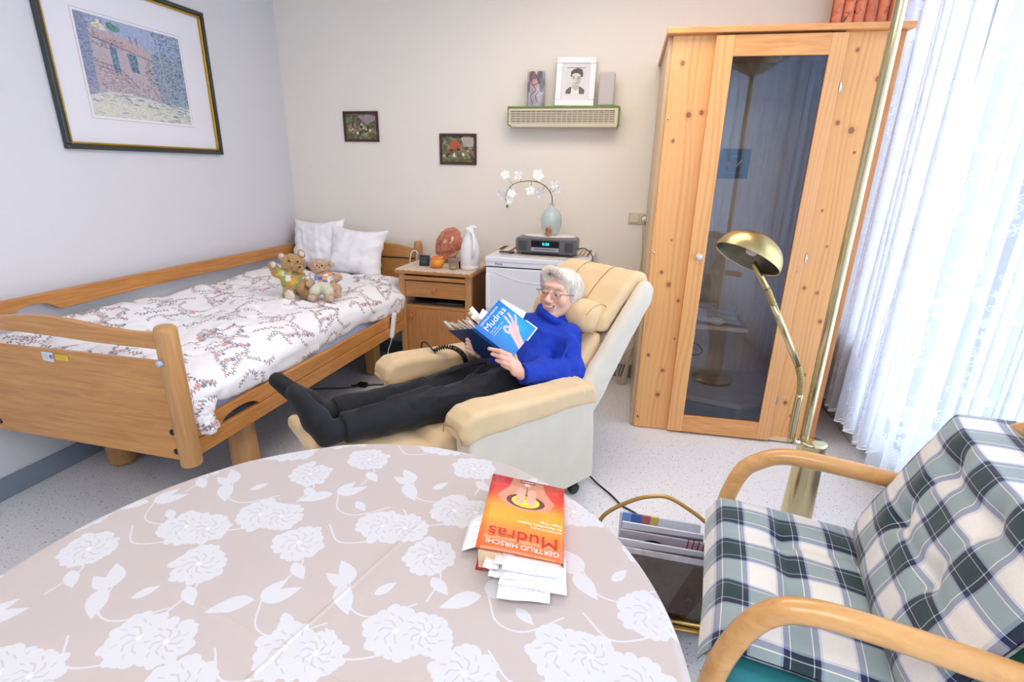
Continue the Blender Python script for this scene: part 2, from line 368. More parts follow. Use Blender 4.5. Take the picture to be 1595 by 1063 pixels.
# ------------------------------------------------------------------ setting
SC.cycles.use_denoising = True; SC.cycles.max_bounces = 8; SC.cycles.diffuse_bounces = 5; SC.cycles.transparent_max_bounces = 24; SC.cycles.sample_clamp_indirect = 6
SC.cycles.caustics_reflective = False; SC.cycles.caustics_refractive = False
XL, XR, YB, YF, ZC = -2.457, 1.235, 3.378, -2.7, 2.52
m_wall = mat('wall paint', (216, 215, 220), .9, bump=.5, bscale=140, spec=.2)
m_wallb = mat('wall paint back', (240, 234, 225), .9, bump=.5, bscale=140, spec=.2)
def floor_mat():
    m = mat('speckled vinyl', (196, 196, 200), .45, spec=.4); nt = m.node_tree; b = nt.nodes['Principled BSDF']; tc = [n for n in nt.nodes if n.type == 'TEX_COORD'][0]
    last = None
    base = nt.nodes.new('ShaderNodeRGB'); base.outputs[0].default_value = lin((226, 225, 228)); last = base.outputs[0]
    for sc, th, col, dens in ((85, .20, (62, 62, 72), .80), (160, .24, (120, 118, 122), .72), (140, .27, (240, 240, 244), .45), (60, .12, (40, 40, 50), .85)):
        v = nt.nodes.new('ShaderNodeTexVoronoi'); v.inputs['Scale'].default_value = sc; nt.links.new(tc.outputs['Object'], v.inputs['Vector'])
        a = nt.nodes.new('ShaderNodeMath'); a.operation = 'LESS_THAN'; a.inputs[1].default_value = th; nt.links.new(v.outputs['Distance'], a.inputs[0])
        sp = nt.nodes.new('ShaderNodeSeparateColor'); nt.links.new(v.outputs['Color'], sp.inputs[0])
        g = nt.nodes.new('ShaderNodeMath'); g.operation = 'GREATER_THAN'; g.inputs[1].default_value = dens; nt.links.new(sp.outputs[0], g.inputs[0])
        mu = nt.nodes.new('ShaderNodeMath'); mu.operation = 'MULTIPLY'; nt.links.new(a.outputs[0], mu.inputs[0]); nt.links.new(g.outputs[0], mu.inputs[1])
        mx = nt.nodes.new('ShaderNodeMix'); mx.data_type = 'RGBA'; nt.links.new(mu.outputs[0], mx.inputs[0]); nt.links.new(last, mx.inputs[6]); mx.inputs[7].default_value = lin(col); last = mx.outputs[2]
    nt.links.new(last, b.inputs['Base Color']); return m
m_floor = floor_mat()
m_skirt = mat('grey skirting', (128, 140, 156), .5)
m_white = mat('white lacquer', (236, 236, 240), .35)
struct(MB().box((XL-.1, YF-.1, -.1), (XR+.3, YB+.1, 0)).obj('floor', m_floor, loc=(0, 0, 0)))
struct(MB().box((XL-.1, YF-.1, ZC), (XR+.3, YB+.1, ZC+.1)).obj('ceiling', mat('ceiling paint', (238, 238, 238), .9)))
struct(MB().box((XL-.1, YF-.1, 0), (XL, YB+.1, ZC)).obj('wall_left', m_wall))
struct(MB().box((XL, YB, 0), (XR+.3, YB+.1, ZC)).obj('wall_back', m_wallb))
struct(MB().box((XL, YF-.1, 0), (XR+.3, YF, ZC)).obj('wall_front', m_wall))
WY0, WY1, WZ0, WZ1 = -2.4, 3.12, .14, 2.34
wr = MB().box((XR, YF, 0), (XR+.3, YB, WZ0)); wr.box((XR, YF, WZ1), (XR+.3, YB, ZC)); wr.box((XR, YF, WZ0), (XR+.3, WY0, WZ1)); wr.box((XR, WY1, WZ0), (XR+.3, YB, WZ1))
struct(wr.obj('wall_right', m_wall))
win = MB(); fx0, fx1 = XR+.16, XR+.22
for y0, y1 in ((WY0, WY0+.07), (WY1-.07, WY1), (.97, 1.07), (2.05, 2.13), (-.1, -.02), (-1.2,-1.12)): win.box((fx0, y0, WZ0), (fx1, y1, WZ1))
for z0, z1 in ((WZ0, WZ0+.07), (WZ1-.07, WZ1)): win.box((fx0, WY0, z0), (fx1, WY1, z1))
wo = struct(win.obj('window_1', m_white, bevel=.004))
gl = bpy.data.materials.new('window glass'); gl.use_nodes = True; nt = gl.node_tree; nt.nodes.clear()
o_ = nt.nodes.new('ShaderNodeOutputMaterial'); mx_ = nt.nodes.new('ShaderNodeMixShader'); t_ = nt.nodes.new('ShaderNodeBsdfTransparent'); g_ = nt.nodes.new('ShaderNodeBsdfGlossy'); g_.inputs['Roughness'].default_value = .01; f_ = nt.nodes.new('ShaderNodeFresnel'); f_.inputs[0].default_value = 1.45
nt.links.new(f_.outputs[0], mx_.inputs[0]); nt.links.new(t_.outputs[0], mx_.inputs[1]); nt.links.new(g_.outputs[0], mx_.inputs[2]); nt.links.new(mx_.outputs[0], o_.inputs[0])
for y0, y1 in ((WY0+.07, -1.2), (-1.12, -.1), (-.02, .97), (1.07, 2.05), (2.13, WY1-.07)):
    MB().box((fx0+.025, y0, WZ0+.07), (fx0+.031, y1, WZ1-.07)).obj('pane', gl, wo)
struct(MB().box((XR-.05, WY0-.05, WZ0-.035), (XR+.16, WY1+.03, WZ0)).obj('trim_1', m_white, bevel=.006))
struct(MB().box((XL, YF, 0), (XL+.013, YB, .092)).obj('baseboard_left', m_skirt, bevel=.003))
struct(MB().box((XL, YB-.013, 0), (XR, YB, .092)).obj('baseboard_back', m_skirt, bevel=.003))
struct(MB().box((XR-.018, YF, 0), (XR, YB, .092)).obj('baseboard_right', m_skirt, bevel=.003))
struct(MB().box((XL, YF, 0), (XR, YF+.013, .092)).obj('baseboard_front', m_skirt, bevel=.003))
pn = thing('radiator_cover', 'pale grey box panel on the floor under the net curtain, right of the cabinet', 'radiator cover', (1.18, 3.0, 0))
MB().box((1.172, 2.75, .005), (1.214, 3.35, .52)).obj('front_panel', mat('pale grey enamel', (196, 196, 198), .4), pn, bevel=.004)
MB().box((1.168, 2.742, .005), (1.213, 2.75, .52)).obj('end_cap', m_white, pn, bevel=.002)

# ------------------------------------------------------------------ curtains
def lace_canvas():
    c = Canvas(1024, 1024, (0, 0, 0)); r = random.Random(5); 
    cov = Canvas(1024, 1024, (150, 150, 150))
    for i in range(85):
        x, y = r.random(), r.random(); k = r.random()
        for dx in (-1, 0, 1):
            for dy in (-1, 0, 1):
                X, Y = x+dx, y+dy
                if not (-.12 < X < 1.12 and -.12 < Y < 1.12): continue
                rr = random.Random(i)
                if k < .45:
                    a0 = rr.random()*6.3; q = rr.uniform(.02, .035)
                    cov.line([(X+q*(1-t/26)*math.cos(a0+t*.45)*1.3, Y+q*(1-t/26)*math.sin(a0+t*.45)) for t in range(22)], .006, (250, 250, 250))
                    cov.line([(X, Y), (X+q*2*math.cos(a0), Y+q*2*math.sin(a0)), (X+q*3*math.cos(a0+.5), Y+q*3*math.sin(a0+.5))], .006, (250, 250, 250))
                elif k < .8:
                    a0 = rr.random()*6.3; q = rr.uniform(.014, .022)
                    for p in range(5):
                        a = a0+p*1.257; cov.ell(X+q*math.cos(a), Y+q*math.sin(a), q*.8, q*.55, (255, 255, 255), 1, a); cov.ell(X+q*math.cos(a), Y+q*math.sin(a), q*.5, q*.3, (205, 205, 205), 1, a)
                else:
                    a0 = rr.random()*6.3; q = rr.uniform(.02, .03)
                    cov.ell(X, Y, q, q*.45, (255, 255, 255), 1, a0); cov.ell(X, Y, q*.7, q*.2, (215, 215, 215), 1, a0)
    g = cov.a[..., 0]; yy, xx = np.mgrid[0:1024, 0:1024]; mesh = .5+.5*np.maximum(np.sin(xx*2*np.pi/8)**2, np.sin(yy*2*np.pi/8)**2)
    c.a[..., 0] = c.a[..., 1] = c.a[..., 2] = np.where(g < .62, g*mesh, g); return c
im_lace = lace_canvas().image('lace')
def lace_mat():
    m = bpy.data.materials.new('white lace net'); m.use_nodes = True; nt = m.node_tree; nt.nodes.clear(); L = nt.links.new
    o = nt.nodes.new('ShaderNodeOutputMaterial'); tc = nt.nodes.new('ShaderNodeTexCoord'); im = nt.nodes.new('ShaderNodeTexImage'); im.image = im_lace; im.image.colorspace_settings.name = 'Non-Color'
    L(tc.outputs['UV'], im.inputs['Vector'])
    d = nt.nodes.new('ShaderNodeBsdfDiffuse'); d.inputs[0].default_value = lin((244, 246, 252)); t = nt.nodes.new('ShaderNodeBsdfTranslucent'); t.inputs[0].default_value = lin((236, 242, 252))
    a = nt.nodes.new('ShaderNodeMixShader'); a.inputs[0].default_value = .68; L(d.outputs[0], a.inputs[1]); L(t.outputs[0], a.inputs[2])
    tr = nt.nodes.new('ShaderNodeBsdfTransparent'); mx = nt.nodes.new('ShaderNodeMixShader'); mr = nt.nodes.new('ShaderNodeMapRange'); mr.inputs[1].default_value = .25; mr.inputs[2].default_value = .95; mr.inputs[3].default_value = .55; mr.inputs[4].default_value = .97
    L(im.outputs['Color'], mr.inputs[0]); L(mr.outputs[0], mx.inputs[0]); L(tr.outputs[0], mx.inputs[1]); L(a.outputs[0], mx.inputs[2]); L(mx.outputs[0], o.inputs[0]); return m
m_lace = lace_mat()
def net(name, y0, y1, x0, label, seed, hem=.13, folds=17, flare=0):
    r = np.random.RandomState(seed); nu = int((y1-y0)*170); nv = 26; P = np.zeros((nu, nv, 3)); uv = np.zeros((nu, nv, 2)); s = np.linspace(0, 1, nu); L = y1-y0
    ph = r.uniform(0, 6.3, 6)
    w = folds*(s+.02*np.sin(s*9+ph[0])+.012*np.sin(s*23+ph[1]))*2*math.pi
    for j in range(nv):
        t = j/(nv-1); z = hem+.012*np.sin(w/2+1)+(2.40-hem)*t; am = .028*(1.15-.5*t)
        P[:, j, 0] = x0+am*np.sin(w+.3*np.sin(t*3+s*8))+.014*np.sin(w*.37+ph[2]+t*1.5)
        P[:, j, 1] = y0+L*s+.012*np.cos(w+ph[3])*(1-t*.3); P[:, j, 2] = z
        uv[:, j, 0] = s*L*1.9/.55; uv[:, j, 1] = z/.55
    m = MB().grid(P, uv); o = m.obj(name, m_lace, smooth=True)
    h = MB(); h.tube([P[i, 0] for i in range(nu)], .0035, 5)
    e = h.obj('hem', mat('hem white', (250, 250, 252), .8), o)
    return tag(o, label, 'curtain')
net('net_curtain', 2.40, 3.21, 1.105, 'white lace net curtain panel hanging by the pine cabinet, its scalloped hem above the floor', 3, .14, 15)
net('net_curtain', -2.5, 2.36, 1.12, 'wide white lace net curtain panel falling behind the plaid-cushioned armchair', 8, .07, 64)
tag(MB().tube([(1.12, -2.6, 2.43), (1.12, 3.36, 2.43)], .012, 10).obj('curtain_rail', m_white), 'white rail along the top of the window above the net curtains', 'curtain rail')
def orange_canvas():
    c = Canvas(512, 512, (248, 162, 128)); c.noise(.05, 8, 3); r = random.Random(4)
    for i in range(16):
        x, y = r.random(), r.random(); a0 = r.random()*6.3
        for dx in (-1, 0, 1):
            for dy in (-1, 0, 1):
                X, Y = x+dx, y+dy
                if i % 2: c.line([(X+.05*(1-t/30)*math.cos(a0+t*.4), Y+.05*(1-t/30)*math.sin(a0+t*.4)) for t in range(26)], .008, (196, 72, 48))
                else:
                    c.ell(X, Y, .05, .022, (70, 92, 88), 1, a0); c.ell(X, Y, .035, .010, (150, 160, 130), 1, a0); c.line([(X, Y), (X+.1*math.cos(a0), Y+.1*math.sin(a0)), (X+.12*math.cos(a0+.7), Y+.12*math.sin(a0+.7))], .007, (60, 84, 74))
    return c
m_orange = pmat('orange leaf print', orange_canvas(), .85, scale=(1, 1), sheen=.2)
P = np.zeros((90, 12, 3)); U = np.zeros((90, 12, 2))
for i in range(90):
    for j in range(12):
        s = i/89; t = j/11; a = np.array([.82, 3.29]); b = np.array([1.17, 3.27]); p = a+(b-a)*s; w = s*7*2*math.pi
        P[i, j] = (p[0]+.008*math.cos(w), p[1]+.022*math.sin(w), 1.935+.48*t); U[i, j] = (s*.75/.28, (1.935+.48*t)/.28)
o = MB().grid(P, U).obj('side_curtain', m_orange, smooth=True); tag(o, 'orange side curtain with leaf and swirl print in the corner above the pine cabinet', 'curtain')

# ------------------------------------------------------------------ pine corner cabinet
def pine(name, w, h, knots, seed=0, base=(232, 174, 112), dark=(202, 130, 72), px=420):
    W_, H_ = max(int(w*px), 32), max(int(h*px), 64); r = np.random.RandomState(seed); Y, X = np.meshgrid((np.arange(H_)+.5)/px, (np.arange(W_)+.5)/px, indexing='ij')
    ph = r.uniform(0, 6, 4); D = X+.012*np.sin(Y*3+ph[0])+.006*np.sin(Y*8+ph[1]+X*20)
    for kx, ky, kr in knots:
        d2 = ((X-kx)/(kr*2.2))**2+((Y-ky)/(kr*5))**2; D = D+(X-kx)/(np.abs(X-kx)+kr)*kr*1.1*np.exp(-d2)
    g = .5+.5*np.sin(D*2*np.pi*42+1.4*np.sin(D*31+ph[2])); g = g**1.5*(.6+.4*np.sin(D*57+ph[3])); g += .12*r.normal(size=(1, W_)); g = np.clip(g, 0, 1)[..., None]*.42
    A = np.array(base)/255*(1-g)+np.array(dark)/255*g
    for kx, ky, kr in knots:
        d = np.hypot((X-kx)/kr, (Y-ky)/(kr*1.15)); m = np.clip((1-d)*4, 0, 1)[..., None]; ring = .85+.15*np.sin(d*14)[..., None]
        A = A*(1-m)+m*np.array((178, 112, 76))/255*ring
        m2 = np.clip(1-np.abs(d-1.35)/.5, 0, 1)[..., None]*.35; A = A*(1-m2)+m2*np.array(dark)/255
    c = Canvas.__new__(Canvas); c.w, c.h = W_, H_; c.a = np.ones((H_, W_, 4), 'f'); c.a[..., :3] = A; return pmat(name, c, .4, coat=.15, ext='EXTEND')
cab = thing('corner_cabinet', 'tall pine cabinet with a glass door, standing in the corner by the net curtain', 'cabinet', (.5, 3.0, 0))
def fy(x): return 2.648+.055*(x-.06)
m_pin_x = wood('pine rails', (230, 170, 108), (206, 138, 80), 0, 4, 16, .4)
m_pin_s = wood('pine shelf', (236, 210, 180), (220, 188, 156), 0, 4, 12, .5)
def panel(name, x0, x1, z0, z1, dy, th, mt, parent=cab, flip=False):
    m = MB(); a, b = fy(x0)+dy, fy(x1)+dy
    P = [(x0, a, z0), (x1, b, z0), (x1, b+th, z0), (x0, a+th, z0), (x0, a, z1), (x1, b, z1), (x1, b+th, z1), (x0, a+th, z1)]
    P = np.array(P); m.add(P, [(0, 3, 2, 1), (4, 5, 6, 7), (0, 1, 5, 4), (1, 2, 6, 5), (2, 3, 7, 6), (3, 0, 4, 7)], [((p[0]-x0)/(x1-x0), (p[2]-z0)/(z1-z0)) for p in P])
    return m.obj(name, mt, parent, bevel=.0025)
CT = 1.905
panel('left_panel', .058, .262, .004, CT, 0, .02, pine('pine left', .204, 1.9, [(.05, 1.79, .011), (.10, 1.58, .013), (.155, 1.59, .011), (.045, 1.47, .008), (.06, .86, .009), (.10, .80, .012), (.155, .72, .008), (.04, .42, .009), (.12, .34, .010), (.11, .20, .012), (.02, .06, .007), (.16, .52, .005), (.09, 1.02, .005)], 1))
panel('right_panel', .742, .953, .004, CT, 0, .02, pine('pine right', .211, 1.9, [(.06, 1.83, .008), (.16, 1.72, .012), (.04, 1.55, .010), (.10, 1.52, .014), (.13, 1.43, .006), (.05, 1.18, .006), (.10, 1.02, .005), (.04, .82, .009), (.10, .80, .008), (.14, .66, .010), (.05, .50, .008), (.12, .38, .009), (.06, .22, .011), (.10, .15, .010)], 2))
MB().box((.952, fy(.95), .004), (.972, YB-.02, CT)).obj('side_panel', wood('pine side', (206, 146, 92), (186, 122, 70), 2, 4, 16), cab, bevel=.002)
MB().pts8([(.040, fy(.06)+.02, .004), (.06, fy(.06)+.02, .004), (.045, YB-.02, .004), (.022, YB-.02, .004), (.040, fy(.06)+.02, CT), (.06, fy(.06)+.02, CT), (.045, YB-.02, CT), (.022, YB-.02, CT)]).obj('side_panel', wood('pine side pale', (214, 188, 150), (196, 166, 126), 2, 4, 14), cab, bevel=.002)
MB().box((.06, YB-.04, .004), (.952, YB-.02, CT)).obj('back_panel', wood('pine back', (240, 224, 200), (224, 200, 172), 2, 3, 12), cab)
tp = MB(); x0, x1 = .03, .99; P = [(x0, fy(x0)-.035), (x1, fy(x1)-.035), (x1, YB-.005), (.005, YB-.005)]
tp.pts8([(*p, CT) for p in P]+[(*p, CT+.024) for p in P]); tp.obj('top_board', m_pin_x, cab, bevel=.003)
bt = MB().box((.06, fy(.2)+.02, .01), (.952, YB-.04, .03)); bt.obj('bottom_board', m_pin_s, cab)
low = MB(); pl = [(.07, 2.92), (.62, 2.80), (.93, 3.02), (.93, 3.33), (.07, 3.33)]
n = len(pl); V = [(*p, .105) for p in pl]+[(*p, .135) for p in pl]; low.add(V, [tuple(range(n-1, -1, -1)), tuple(range(n, 2*n))]+[(i, (i+1) % n, n+(i+1) % n, n+i) for i in range(n)])
low.box((.60, 2.83, .03), (.63, 2.88, .105)); low.obj('low_shelf', m_pin_s, cab, bevel=.002)
sh = MB().box((.062, 2.84, .535), (.60, YB-.04, .558)); sh.obj('shelf', m_pin_s, cab, bevel=.002)
# door: two stiles, two rails, a pane, a knob and three hinges
door = thing('door', '', '', (.5, 2.63, 0)); del door['label']; del door['category']; door.location = (0, -.37, 0); door.parent = cab; bpy.context.view_layer.update()
dz0, dz1 = .012, CT-.008; D0, D1, G0, G1 = .236, .752, .312, .690
panel('stile', D0, G0, dz0, dz1, -.024, .022, pine('pine stile', .076, 1.9, [], 5), door); panel('stile', G1, D1, dz0, dz1, -.024, .022, pine('pine stile right', .062, 1.9, [(.05, .9, .003)], 6, (230, 172, 116), (206, 142, 88)), door)
panel('rail', G0, G1, 1.815, dz1, -.024, .022, m_pin_x, door); panel('rail', G0, G1, dz0, .108, -.024, .022, m_pin_x, door)
cg = bpy.data.materials.new('cabinet glass'); cg.use_nodes = True; nt = cg.node_tree; nt.nodes.clear()
o_ = nt.nodes.new('ShaderNodeOutputMaterial'); mx_ = nt.nodes.new('ShaderNodeMixShader'); t_ = nt.nodes.new('ShaderNodeBsdfTransparent'); t_.inputs[0].default_value = (.97, .96, .98, 1); g_ = nt.nodes.new('ShaderNodeBsdfGlossy'); g_.inputs[0].default_value = (.66, .80, 1, 1); g_.inputs['Roughness'].default_value = .0; f_ = nt.nodes.new('ShaderNodeFresnel'); f_.inputs[0].default_value = 1.85
nt.links.new(f_.outputs[0], mx_.inputs[0]); nt.links.new(t_.outputs[0], mx_.inputs[1]); nt.links.new(g_.outputs[0], mx_.inputs[2]); nt.links.new(mx_.outputs[0], o_.inputs[0])
q = MB(); q.add([(G0-.004, fy(G0)-.012, .104), (G1+.004, fy(G1)-.012, .104), (G1+.004, fy(G1)-.012, 1.82), (G0-.004, fy(G0)-.012, 1.82)], [(0, 1, 2, 3)]); q.obj('glass_pane', cg, door)
kb = MB().lathe([(.007, 0), (.007, .012), (.014, .018), (.016, .024), (.013, .030), (.006, .033), (0, .0335)], (.281, fy(.281)-.024, .955), 20, rot('X', 90)); kb.obj('knob', mat('pale grey plastic', (206, 208, 216), .4), door, smooth=True)['label'] = 'pale grey round knob'
m_chrome = mat('chrome', (210, 210, 212), .2, 1)
for z in (1.692, .968, .238):
    h = MB().box((.754, fy(.76)-.016, z-.018), (.762, fy(.77)-.001, z+.018)); h.tube([(.757, fy(.756)-.018, z-.020), (.757, fy(.756)-.018, z+.020)], .0035, 8); h.box((.762, fy(.77)-.003, z-.010), (.770, fy(.785)-.001, z+.010)); h.obj('hinge', m_chrome, door, bevel=.001)
for x, z in ((.073, 1.57), (.073, .96), (.073, .10), (.945, 1.55)): MB().lathe([(.006, 0), (.006, .002), (0, .003)], (x, fy(x), z), 12, rot('X', 90)).obj('screw_cap', m_chrome, cab, smooth=True)
# blue booklet leaning inside, dark cord
bk = Canvas(256, 256, (58, 104, 140)); bk.ell(.3, .5, .08, .08, (190, 120, 110)); bk.line([(.58, .42), (.72, .6)], .05, (220, 225, 230)); bk.line([(.35, .75), (.6, .75)], .03, (90, 140, 170)); bk.line([(.2, .2), (.8, .2)], .012, (120, 160, 190))
bm = MB(); a, b = np.array([.40, YB-.048, 1.31]), np.array([.56, YB-.048, 1.47]); bm.add([(a[0], a[1], a[2]), (b[0], a[1], a[2]), (b[0], a[1], b[2]), (a[0], a[1], b[2])], [(0, 1, 2, 3)], [(0, 0), (1, 0), (1, 1), (0, 1)])
tag(bm.obj('leaflet', pmat('blue leaflet', bk, .5), solid=.002), 'square blue leaflet pinned to the back wall inside the glass cabinet', 'leaflet')
tag(MB().tube(bez([(.30, 2.95, .37), (.36, 2.93, .355), (.40, 2.94, .375), (.37, 2.96, .41), (.28, 2.98, .43)]), .003, 6).obj('cord_loop', mat('dark cord', (70, 60, 55), .6)), 'thin dark cord looped low inside the glass cabinet', 'cord')
# ------------------------------------------------------------------ care bed
m_beech = wood('bed beech', (204, 148, 84), (178, 122, 62), 0, 5, 14, .38, .2)
m_beech_y = wood('bed beech rail', (202, 140, 74), (172, 112, 54), 1, 5, 14, .38, .2)
m_beech_z = wood('bed beech post', (196, 148, 94), (178, 126, 74), 2, 5, 14, .36, .25)
m_screw = mat('dark bolt', (52, 46, 42), .4, .6)
bed = thing('care_bed', 'height-adjustable beech care bed with a curved footboard, along the left wall', 'bed', (-1.93, 2.3, 0))
YF_ = 1.245
def cyl_round(x, y, z0, z1, r, n=28):
    return [(r*.96, z0), (r, z0+.004), (r, z1-.022), (r*.93, z1-.009), (r*.7, z1-.002), (r*.3, z1), (0, z1)]
for x, y, z0, z1, nm in ((-1.43, 1.25, .352, .852, 0), (-2.41, 1.25, .352, .852, 0), (-1.475, 3.31, .30, .86, 1), (-2.40, 3.31, .30, .86, 1)):
    r = .034 if not nm else .028
    MB().lathe(cyl_round(0, 0, z0, z1, r), (x, y, 0), 28).obj('corner_post', m_beech_z, bed, smooth=True, sa=50)
ys = lambda x, y: atY(x, y, YF_)[[0, 2]]
top = [ys(*p) for p in [(0, 491), (50, 490), (100, 496), (150, 506.5), (200, 515), (243, 518.5)]]; bot = [ys(*p) for p in [(0, 513), (50, 518), (100, 525), (150, 532.5), (200, 538.5), (243, 543)]]
t0, b0 = top[0], bot[0]; top = [np.array([-2.385, t0[1]-.028]), np.array([-2.30, t0[1]-.012])]+top; bot = [np.array([-2.385, b0[1]-.004])]+bot
tp = bez([(*p, 0) for p in top], 4)[:, :2]; bp_ = bez([(*p, 0) for p in bot], 4)[:, :2]; tp[-1][0] = bp_[-1][0] = -1.45
def arch(yc0, yc1, name):
    MB().prism([tuple(p) for p in bp_]+[tuple(p) for p in tp[::-1]], yc0, yc1).obj(name, m_beech, bed, bevel=.006)
arch(YF_-.012, YF_+.014, 'top_rail')
pnl = [ys(0, 660), ys(283, 714), ys(246, 567), ys(0, 535)]; z0 = .368
fb = MB().prism([(-2.39, z0), (-1.45, z0), (-1.45, .728), (-1.9, .722), (-2.39, .712)], YF_-.012, YF_+.012).obj('footboard_panel', m_beech, bed, bevel=.005)
stk = Canvas(128, 112, (206, 212, 222)); stk.ell(.92, .55, .17, .2, (40, 60, 110)); stk.ell(.95, .52, .06, .09, (200, 205, 220)); [stk.line([(.1, y), (.6, y)], .03, (120, 125, 140)) for y in (.25, .45, .62, .78)]
sty = Canvas(160, 100, (226, 196, 20)); [sty.line([(.15, y), (1.3, y)], .05, (90, 80, 20)) for y in (.35, .55, .75)]
def decal(name, px, Y, mt, parent):
    V = [atY(*p, Y) for p in px]; return MB().add(V, [(0, 1, 2, 3)], [(0, 1), (1, 1), (1, 0), (0, 0)]).obj(name, mt, parent)
decal('sticker', [(63.8, 548), (81, 549.5), (85, 565), (67, 561)], YF_-.0135, pmat('grey sticker', stk, .5), fb)['label'] = 'grey sticker with a round blue mark'
decal('sticker', [(85, 552), (105, 555), (107, 563), (87, 560)], YF_-.0135, pmat('yellow sticker', sty, .5), fb)['label'] = 'yellow warning sticker'
for x, y in ((268.5, 674), (275.5, 704), (0.5, 656)):
    c = atY(x, y, YF_-.012); MB().lathe([(.011, 0), (.011, .002), (.008, .004), (.004, .003), (0, .003)], c, 16, rot('X', 90)).obj('bolt', m_screw, bed, smooth=True)
c = atY(251, 566, YF_-.03); MB().lathe([(.010, 0), (.010, .012), (.007, .015), (0, .015)], c, 16, rot('X', 90)).obj('pin', mat('pale blue pin', (170, 190, 205), .3), bed, smooth=True)
# head board
MB().prism([(-2.38, .38), (-1.49, .38), (-1.49, .80), (-1.62, .828), (-1.93, .85), (-2.25, .828), (-2.38, .80)], 3.298, 3.322).obj('headboard_panel', m_beech, bed, bevel=.005)
MB().prism([(-2.38, .735), (-1.49, .735), (-1.49, .742), (-2.38, .742)], 3.292, 3.30).obj('headboard_groove', m_screw, bed)
# near side: lower side rail, upper board with a grip slot
def sx(y): return -1.452+.02*(y-1.28)/1.95
def side(name, z0, z1, dx, th, y0=1.285, y1=3.28, slot=None):
    m = MB()
    def fr(a, b, c): return (sx(a)+b, a, c-.012*(a-1.28)/1.95)
    if slot is None: poly = [(y0, z0), (y1, z0), (y1, z1), (y0, z1)]
    else:
        a, b, h = slot; ar = [(a+(b-a)*t, z0+h*math.sin(math.pi*min(max(t, 0), 1))**.5) for t in np.linspace(0, 1, 12)]
        poly = [(y0, z0)]+ar+[(y1, z0), (y1, z1), (y0, z1)]
    m.prism(poly, dx, dx+th, fr); return m.obj(name, m_beech_y, bed, bevel=.004)
side('side_rail', .362, .4235, 0, .022)
side('safety_rail', .4255, .488, -.002, .022, slot=(1.40, 1.60, .031))
MB().box((-2.36, 1.27, .38), (-1.475, 3.28, .42)).obj('slatted_base', mat('grey bed frame', (120, 124, 130), .5, .3), bed)
# wall side safety rail with grip cut-out
rx = lambda x, y: atX(x, y, -2.40)[[1, 2]]
P = [rx(*p) for p in [(448, 381), (300, 410), (150, 440), (0, 470)]]
Q = [rx(*p) for p in [(0, 490), (22, 488), (27, 483), (40, 477), (53, 473.8), (70, 472.8), (80, 475.5), (88, 479.5), (95, 480.5), (243, 443), (425, 402), (448, 398)]]
e = P[0][0]; P = [np.array([3.27, P[0][1]])]+P+[np.array([1.27, P[-1][1]])]; Q = [np.array([1.27, Q[0][1]])]+Q+[np.array([3.27, Q[-1][1]])]
MB().prism([tuple(p) for p in P]+[tuple(p) for p in Q], -.011, .011, lambda a, b, c: (-2.40+b, a, c)).obj('safety_rail', m_beech_y, bed, bevel=.004)
# columns and undercarriage
m_leg = mat('bed column beech', (176, 152, 122), .45, coat=.1)
for x, y in ((-1.56, 1.62), (-2.25, 1.62), (-1.665, 2.93), (-2.25, 2.93)):
    if y < 2: MB().lathe([(.05, .01), (.056, .02), (.056, .38)], (x, y, 0), 28).obj('leg', m_beech_z, bed, smooth=True)
    else: MB().box((x-.04, y-.035, .01), (x+.04, y+.035, .38)).obj('leg', m_beech_z, bed, bevel=.008)
MB().box((-2.2, 2.0, .10), (-1.85, 3.0, .14)).obj('undercarriage', mat('dark frame', (48, 50, 56), .5, .3), bed, bevel=.005)
tag(MB().box((-2.365, 1.27, .425), (-1.475, 3.27, .545)).obj('mattress', mat('blue sheet', (196, 214, 246), .9, bump=.3, bscale=60), bevel=.03, seg=4), 'mattress under a pale blue fitted sheet, its edge showing beneath the flowered duvet', 'mattress')
# ---- duvet
def duvet_canvas():
    c = Canvas(1024, 1024, (244, 242, 246)); r = random.Random(11)
    for i in range(46):
        x, y, a0 = r.random(), r.random(), r.random()*6.3
        for dx in (-1, 0, 1):
            for dy in (-1, 0, 1):
                X, Y = x+dx, y+dy
                if not (-.2 < X < 1.2 and -.2 < Y < 1.2): continue
                q = random.Random(i*7)
                for s in range(2):
                    a = a0+s*3.0+q.uniform(-.4, .4); p = [(X, Y)]
                    for t in range(9):
                        a += q.uniform(-.45, .45); p.append((p[-1][0]+.012*math.cos(a), p[-1][1]+.012*math.sin(a)))
                        u = q.random(); col = (128, 134, 146) if u < .62 else (200, 164, 164)
                        if t % 2: c.ell(p[-1][0]+.007*math.cos(a+1.4), p[-1][1]+.007*math.sin(a+1.4), .0110, .0052, col, .95, a+1.4)
                        else: c.ell(p[-1][0]+.007*math.cos(a-1.4), p[-1][1]+.007*math.sin(a-1.4), .0110, .0052, col, .95, a-1.4)
                    c.line(p, .0030, (160, 146, 144), .9)
                    if q.random() < .6: c.ell(p[-1][0], p[-1][1], .006, .006, (198, 146, 146), .9)
                if i % 2:
                    c.ell(X, Y, .020, .018, (206, 158, 158), .95)
                    for k in range(5): c.ell(X+.012*math.cos(k*1.26), Y+.012*math.sin(k*1.26), .008, .006, (222, 178, 176), .9)
                    c.ell(X, Y, .004, .004, (170, 96, 104))
                    c.ell(X+.030, Y+.016, .012, .009, (112, 124, 152), .9); c.ell(X+.040, Y+.004, .009, .009, (128, 140, 166), .9)
    return c
m_duvet = pmat('flowered cotton', duvet_canvas(), .85, bump=.15, bscale=500, sheen=.2)
nu, nv = 150, 90; P = np.zeros((nu, nv, 3)); U = np.zeros((nu, nv, 2)); r = np.random.RandomState(2)
